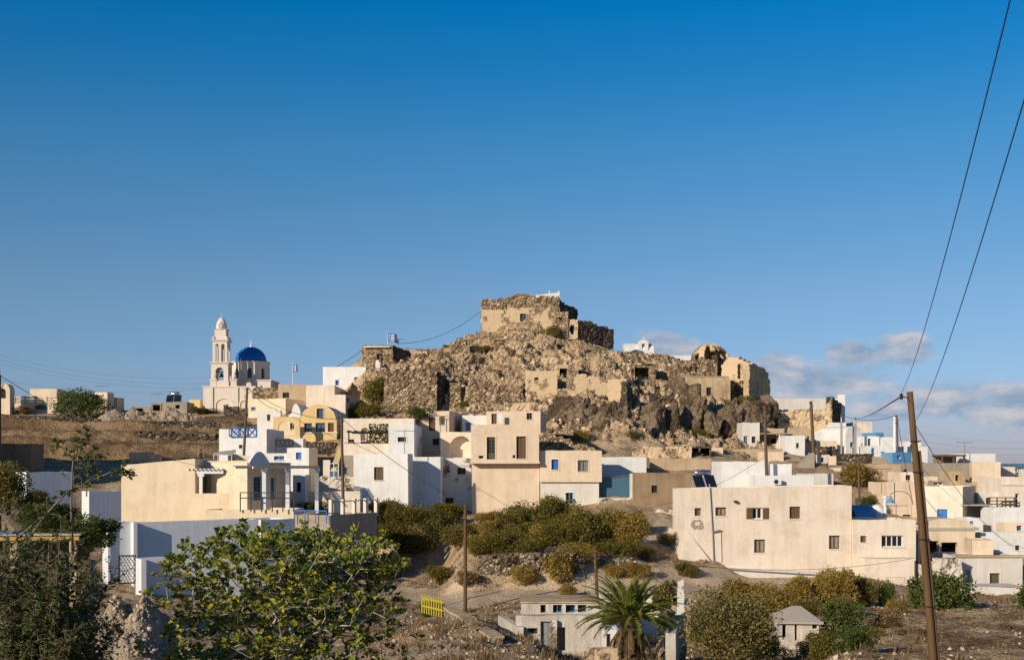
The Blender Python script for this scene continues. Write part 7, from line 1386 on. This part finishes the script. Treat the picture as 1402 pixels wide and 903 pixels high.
def palm():
    rng = random.Random(12); base = P(862, 930, 54); g = gz(base.x, base.y); base.z = g; o = empty('palm_tree', base, 'date palm with arching fronds at the bottom centre', 'palm'); c = P(858, 850, 54) - base
    tm = MB(); H = c.z; prof = [(.42, -.3)]; k = int(H / .12)
    for i in range(k): prof += [(.40 + (.07 if i % 2 else 0), H * i / k)]
    prof += [(.5, H), (.3, H + .3)]; tm.lathe(prof, 16); 
    for i in range(90):
        a = rng.uniform(0, 6.28); z = H - rng.uniform(-.2, 1.6); d = Vector((math.cos(a), math.sin(a), .55)); p = Vector((math.cos(a) * .4, math.sin(a) * .4, z)); tm.tube([p, p + d * .22], [.06, .03], 4)
    tm.build('trunk', 'palm_bark', o)
    for i in range(78):
        dead = i >= 58; a = i * 2.39996 + rng.uniform(-.2, .2); el = (1.5 - 1.75 * (i / 58) ** .95 + rng.uniform(-.12, .12)) if not dead else rng.uniform(-1.25, -.7); L = rng.uniform(1.8, 2.35) * (.75 if dead else 1); mb = MB(); pts = []; p = Vector((.25 * math.cos(a), .25 * math.sin(a), H + .2 - (.35 if dead else 0))); dirs = []; n = 16; e = el
        for s in range(n + 1):
            pts.append(p.copy()); d = Vector((math.cos(a) * math.cos(e), math.sin(a) * math.cos(e), math.sin(e))); dirs.append(d); p = p + d * (L / n); e = max(-1.5, e - (.022 + .085 * (s / n) ** 1.3))
        mb.tube(pts, [.035 - .028 * s / n for s in range(n + 1)], 5); side = Vector((-math.sin(a), math.cos(a), 0))
        for s in range(2, n):
            for h in range(5):
                q = pts[s].lerp(pts[s + 1], h / 5); d = dirs[s]; up = side.cross(d).normalized(); up = up if up.z > 0 or abs(e) > 1.2 else -up; f = (s + h / 5) / n; ll = (.36 * math.sin(min(1, f * 1.1 + .1) * math.pi * .88 + .15) + .06) * rng.uniform(.85, 1.15)
                for sg in (-1, 1):
                    t = (side * sg * .62 + d * .8 + up * (.55 if h % 2 else .2) + Vector((rng.gauss(0, .08), rng.gauss(0, .08), rng.gauss(0, .08)))).normalized(); w_ = (d * .6 + up * .5).normalized() * .016; mid = q + t * ll * .55; tip = q + t * ll - Vector((0, 0, ll * .12)); mb.add([q - w_, q + w_, mid + w_, tip, mid - w_], [(0, 1, 2, 3, 4)])
        mb.build('frond', 'leaf_palm' if not dead else 'leaf_dry', o)
palm()
# =================================================================== heaps, stones and dry grass
def heap(name, label, px0, px1, ytop, ybase, Y, depth, mat, seed, rough=.25, peaks=((.5, 1),), cat='heap'):
    A, B = P(px0, ybase, Y), P(px1, ybase, Y); W = B.x - A.x; g = gz((A.x + B.x) / 2, Y); H = (HY - ytop) / F * Y - min(g, A.z); o_z = min(g, A.z); n, m_ = 90, 46
    xs = np.linspace(-.08, 1.08, n); ys = np.linspace(-.55, 1.0, m_); U, V = np.meshgrid(xs, ys); prof = 0
    for c, h in peaks:
        s = .5 if len(peaks) == 1 else .28; d = np.sqrt(((U - c) / s) ** 2 + (V / .5) ** 2); prof = np.maximum(prof, h * np.clip(1.06 - d, 0, 1) ** .9)
    X = U * W; Yv = V * depth; Z = prof * H + (fbm(X * .9 + seed, Yv * .9, 5, seed, .6) - .5) * rough * 2 * np.clip(prof * 3, 0, 1) + (fbm(X * 3.1, Yv * 3.1, 3, seed + 4) - .5) * rough * np.clip(prof * 3, 0, 1) - .25 * (prof <= 0)
    co = np.stack([X, Yv, Z], -1).reshape(-1, 3); i = np.arange(n * m_).reshape(m_, n); q = np.stack([i[:-1, :-1], i[:-1, 1:], i[1:, 1:], i[1:, :-1]], -1).reshape(-1, 4)
    me = bpy.data.meshes.new(name); me.from_pydata(co.tolist(), [], q.tolist()); me.materials.append(M[mat]); ob = linkmesh(name, me); ob.location = (A.x, Y, o_z); meta(ob, label, cat)
heap('rubble_heap', 'smooth pale conical rubble heap left on the ridge terrace', 128, 186, 560, 581, 158, 6, 'spoil', 41, .3)
heap('rubble_heap', 'jagged grey rubble heap in front of the small ridge shed', 172, 285, 559, 581, 159, 6, 'spoil', 42, .9, ((.12, .95), (.35, .8), (.55, 1.0), (.75, .7)))
heap('spoil_heap', 'pale clod strewn spoil heap beside the white yard wall', 92, 262, 812, 905, 46, 5.5, 'spoil', 43, .5, ((.42, 1.0), (.62, .95), (.25, .7)))
def stones(name, n, gen, s0, s1, mat, seed, kind='stuff', power=2.5):
    """loose stones: deformed eight-cornered blocks, one mesh"""
    rng = np.random.RandomState(seed); XY = gen(rng, n); n = len(XY); s = s0 + (s1 - s0) * rng.rand(n) ** power
    base = np.array([[-1, -1, -1], [1, -1, -1], [1, 1, -1], [-1, 1, -1], [-1, -1, 1], [1, -1, 1], [1, 1, 1], [-1, 1, 1]], float) * .5
    sh = base[None] * (1 + (rng.rand(n, 8, 3) - .5) * .7) * (s[:, None, None] * (.6 + .8 * rng.rand(n, 1, 3))); a = rng.rand(n) * 6.283; ca, sa = np.cos(a)[:, None], np.sin(a)[:, None]; b = (rng.rand(n) - .5) * 1.6; cb, sb = np.cos(b)[:, None], np.sin(b)[:, None]
    x, y, z = sh[..., 0], sh[..., 1], sh[..., 2]; y, z = y * cb - z * sb, y * sb + z * cb; x, y = x * ca - y * sa, x * sa + y * ca
    co = np.stack([x + XY[:, None, 0], y + XY[:, None, 1], z + XY[:, None, 2]], -1).reshape(-1, 3); f = np.array([[3, 2, 1, 0], [4, 5, 6, 7], [0, 1, 5, 4], [1, 2, 6, 5], [2, 3, 7, 6], [3, 0, 4, 7]]); F_ = (f[None] + 8 * np.arange(n)[:, None, None]).reshape(-1, 4)
    me = bpy.data.meshes.new(name); me.vertices.add(len(co)); me.vertices.foreach_set('co', co.ravel()); me.loops.add(F_.size); me.loops.foreach_set('vertex_index', F_.ravel().astype(np.int32)); me.polygons.add(len(F_)); me.polygons.foreach_set('loop_start', np.arange(0, F_.size, 4, dtype=np.int32)); me.update(calc_edges=True); me.materials.append(M[mat]); meta(linkmesh(name, me), {'loose_rubble': 'loose rubble and boulders strewn over the rocky hill', 'field_stones': 'small stones littering the foreground ground and road bank', 'heap_clods': 'pale clods lying over the spoil heap'}.get(name), 'stones', kind=kind)
def stonemat(name, cols):
    m, t, b = newmat(name); g = N(t, 'ShaderNodeNewGeometry'); cr = N(t, 'ShaderNodeValToRGB'); t.links.new(g.outputs['Random Per Island'], cr.inputs[0]); e = cr.color_ramp.elements; e[0].color = c4(cols[0]); e[1].color = c4(cols[-1])
    for i, c in enumerate(cols[1:-1]): x = e.new((i + 1) / (len(cols) - 1)); x.color = c4(c)
    n = N(t, 'ShaderNodeTexNoise', Scale=5.0, Detail=5.0); t.links.new(g.outputs['Position'], n.inputs['Vector']); mx = N(t, 'ShaderNodeMix', data_type='RGBA', blend_type='MULTIPLY'); mx.inputs['Factor'].default_value = .6; t.links.new(cr.outputs[0], mx.inputs['A']); t.links.new(n.outputs[0], mx.inputs['B']); mx2 = N(t, 'ShaderNodeMix', data_type='RGBA', blend_type='ADD'); mx2.inputs['Factor'].default_value = .3; t.links.new(mx.outputs['Result'], mx2.inputs['A']); t.links.new(cr.outputs[0], mx2.inputs['B']); t.links.new(mx2.outputs['Result'], b.inputs['Base Color']); b.inputs['Roughness'].default_value = .95; b.inputs['Specular IOR Level'].default_value = .1
stonemat('hill_stones', [(.10, .07, .045), (.27, .19, .115), (.42, .31, .195), (.54, .41, .27), (.68, .56, .4)])
stonemat('pale_stones', [(.22, .16, .1), (.38, .29, .19), (.52, .41, .29), (.62, .52, .39)])
dg = bpy.context.evaluated_depsgraph_get(); bpy.context.view_layer.update()
from mathutils.bvhtree import BVHTree
def surf(names):
    """ray-drop onto the land meshes"""
    tr = []
    for nm in names:
        for o in bpy.data.objects:
            if o.type == 'MESH' and o.name.split('.')[0] == nm: 
                me = o.data; vv = np.empty(len(me.vertices) * 3); me.vertices.foreach_get('co', vv); vv = vv.reshape(-1, 3) + np.array(o.location); ff = np.empty(len(me.polygons) * 4, int); me.polygons.foreach_get('vertices', ff); tr.append(BVHTree.FromPolygons(vv.tolist(), ff.reshape(-1, 4).tolist()))
    def drop(x, y):
        best = None
        for t in tr:
            h = t.ray_cast(Vector((x, y, 60)), Vector((0, 0, -1)))
            if h[0] is not None and (best is None or h[0].z > best): best = h[0].z
        return best
    return drop
def gen_on(drop, x0, x1, y0, y1, dens=None, clump=.12):
    def g(rng, n):
        out = []
        while len(out) < n:
            k = 4000; px = x0 + (x1 - x0) * rng.rand(k); Y = y0 + (y1 - y0) * rng.rand(k); X = u_(px) * Y; w_ = fbm(X * clump * 3, Y * clump * 3, 3, 31); keep = rng.rand(k) < np.clip((w_ - .42) * 5, .04, 1)
            if dens is not None: keep &= rng.rand(k) < dens(X, Y)
            for x, y in zip(X[keep], Y[keep]):
                z = drop(x, y)
                if z is not None: out.append((x, y, z + .02))
                if len(out) >= n: break
        return np.array(out)
    return g
def crag(px, yb, w, h, Y, seed, label, mat='shaded_crag_rock', group='dark crags at the foot of the hill'):
    """one outcrop, its default rock darkened to carry cleft shadow: a big fissured rock"""
    from mathutils import noise
    import bmesh
    v = P(px, yb, Y); g = gz(v.x, v.y); W, H = w / F * Y, h / F * Y; rng = random.Random(seed); bm = bmesh.new(); bmesh.ops.create_icosphere(bm, subdivisions=5, radius=1); sd = Vector((seed * 7.3, seed * 3.1, 0))
    pl = []
    for _ in range(16): n_ = Vector((rng.gauss(0, 1), rng.gauss(0, 1), rng.gauss(.1, .5))).normalized(); pl.append((n_, rng.uniform(.5, .86)))
    for q in bm.verts:
        p = q.co.copy()
        for n_, d in pl:
            k = p.dot(n_) - d
            if k > 0: p -= n_ * k * .92
        w_ = Vector((p.x * W, p.y * W, p.z * H)) * .55 + sd; r = noise.ridged_multi_fractal(w_ * .55, .9, 2.1, 5, 1.0, 2.0) - 1.0; r2 = noise.fractal(w_ * 1.7, .7, 2.2, 5)
        p *= 1 + .21 * r + .15 * r2; q.co = Vector((p.x * W * .68, p.y * W * .5, p.z * (H * .82)))
    me = bpy.data.meshes.new('rock_crag'); bm.to_mesh(me); bm.free(); me.materials.append(M[mat]); o = linkmesh('rock_crag', me); z0 = max(min(g, v.z + .4), v.z - 1); o.location = (v.x, v.y, z0 + H * .28); meta(o, label, 'rock', group)
for a in [(780, 600, 74, 46, 149, 3, 'broad dark crag left of the plaster pier foot'), (826, 610, 64, 50, 147, 4, 'dark rounded crag directly under the plaster pier'), (893, 606, 46, 52, 149, 5, 'tall fissured crag right of the plaster pier'), (918, 600, 30, 44, 150, 6, 'narrow crag between two shadow clefts'), (946, 596, 40, 58, 153, 7, 'tall crag below the low vaulted house'),
          (972, 590, 34, 34, 153, 8, 'squat crag under the right end of the low vaulted house'), (1030, 588, 60, 40, 156, 9, 'broad crag below the tall vaulted ruin'), (1002, 590, 36, 36, 155, 10, 'crag left of the broad crag below the vaulted ruin'), (930, 540, 46, 26, 160, 11, 'black crag above the tall fissured crags'), (748, 612, 40, 30, 147, 12, 'low crag at the top of the field stone wall'), (1052, 575, 30, 34, 159, 13, 'rightmost crag at the shoulder of the hill')]: crag(*a)
for a in [(708, 520, 30, 20, 160, 21, 'tan outcrop left of the square hole ruin'), (640, 500, 34, 22, 167, 22, 'tan outcrop in the middle of the left slope'), (742, 484, 36, 20, 171, 23, 'tan outcrop below the fort shrubs'), (822, 505, 34, 20, 165, 24, 'tan outcrop right of the black doorway room'), (598, 497, 28, 16, 166, 25, 'tan outcrop above the dark buttress'), (672, 474, 30, 16, 174, 26, 'tan outcrop at the left foot of the fort'),
          (790, 484, 30, 14, 171, 27, 'tan outcrop under the fort gate tower'), (846, 494, 26, 16, 168, 28, 'tan outcrop below the right end of the fort annex'), (690, 492, 26, 18, 167, 29, 'tan outcrop right of the small ruined room'), (912, 516, 28, 16, 164, 30, 'tan outcrop left of the low vaulted house'), (575, 492, 24, 12, 167, 31, 'tan outcrop above the rubble bastion'), (655, 530, 30, 18, 158, 32, 'tan outcrop over the long rubble retaining wall')]: crag(*a, mat='hill_rock', group='tan outcrops on the hill slope')
hd = surf(['hill']); stones('loose_rubble', 9500, gen_on(hd, 500, 1075, 143, 181, lambda X, Y: np.where(((Y > 171.5) & (X < 11)) | ((X / Y * F + CX > 985) & (Y < 152)), .06, 1.0)), .07, .5, 'hill_stones', 51, power=3.5)
gd = surf(['ground', 'road', 'footpath', 'field']); offroad = lambda X, Y: np.where(seg_dist(X, Y, ROAD) < 2.6, .05, 1.0) * np.where((X / Y * F + CX > 1165) & (Y < 73), .16, 1.0)
stones('field_stones', 9000, gen_on(gd, 480, 1420, 34, 96, offroad, .25), .025, .15, 'pale_stones', 52, power=3)
sd = surf(['spoil_heap']); stones('heap_clods', 1500, gen_on(sd, 90, 270, 43, 52), .03, .15, 'pale_stones', 53, power=2)
def tufts(name, n, px0, px1, y0, y1, mat, h0, h1, label, seed, drop, dens=None):
    rng = np.random.RandomState(seed); r2 = random.Random(seed); pts = gen_on(drop, px0, px1, y0, y1, dens, .3)(rng, n); mb = MB()
    for (x, y, z) in pts:
        h = r2.uniform(h0, h1)
        for _ in range(9):
            a = r2.uniform(0, 6.28); l = r2.uniform(.2, .8); b = Vector((x + r2.gauss(0, .08), y + r2.gauss(0, .08), z - .03)); t = b + Vector((math.cos(a) * l * h, math.sin(a) * l * h, h * r2.uniform(.6, 1.1))); s = Vector((-math.sin(a), math.cos(a), 0)) * .022; mb.add([b - s, b + s, t], [(0, 1, 2)])
    o = mb.build(name, mat, None); meta(o, label, 'grass', kind='stuff')
tufts('dry_grass', 4600, 480, 1420, 34, 97, 'leaf_dry', .12, .42, 'dry brown grass and weeds on the foreground ground and bank', 61, gd, offroad)
tufts('hill_scrub', 3200, 500, 1075, 143, 180, 'leaf_grey', .2, .55, 'low grey scrub between the rocks of the hill', 62, hd)
# =================================================================== unseen blocks added beyond the left edge, to cast shade into the hollow
House('flat_roofed_house', 'tall unseen shade block added beyond the left picture edge', 'house', -290, -30, 500, 115, yaw=0, D=5, mat='cream', par=.3, zt=9.5)
House('flat_roofed_house', 'unseen shade block added nearer the viewer, outside the left picture edge', 'house', -940, -800, 500, 47, yaw=0, D=7, mat='cream', par=.3, zt=1.0)
# the village goes on beyond the right edge
for a in [(('cubic_house', 'white house beyond the right picture edge, lowest of the row outside', 'house', 1440, 1530, 720, 106), dict(D=6, mat='white', ops=[('w', 1470, 740, 1482, 752, 'brown_wood')])),
          (('flat_roofed_house', 'cream house beyond the right picture edge, behind the lowest white one', 'house', 1436, 1500, 668, 119), dict(D=6, mat='cream', ops=[('s', 1460, 680, 1470, 694, 'blue_paint')])),
          (('flat_roofed_house', 'pale house beyond the right picture edge, highest of the row outside', 'house', 1425, 1490, 642, 136), dict(D=6, mat='cream_pale', ops=[('w', 1450, 650, 1458, 660, 'brown_wood')])),
          (('cubic_house', 'white house farthest beyond the right picture edge', 'house', 1540, 1620, 700, 118), dict(D=6, mat='white', ops=[('w', 1570, 715, 1580, 727, 'brown_wood')]))]: House(*a[0], yaw=0, **a[1])
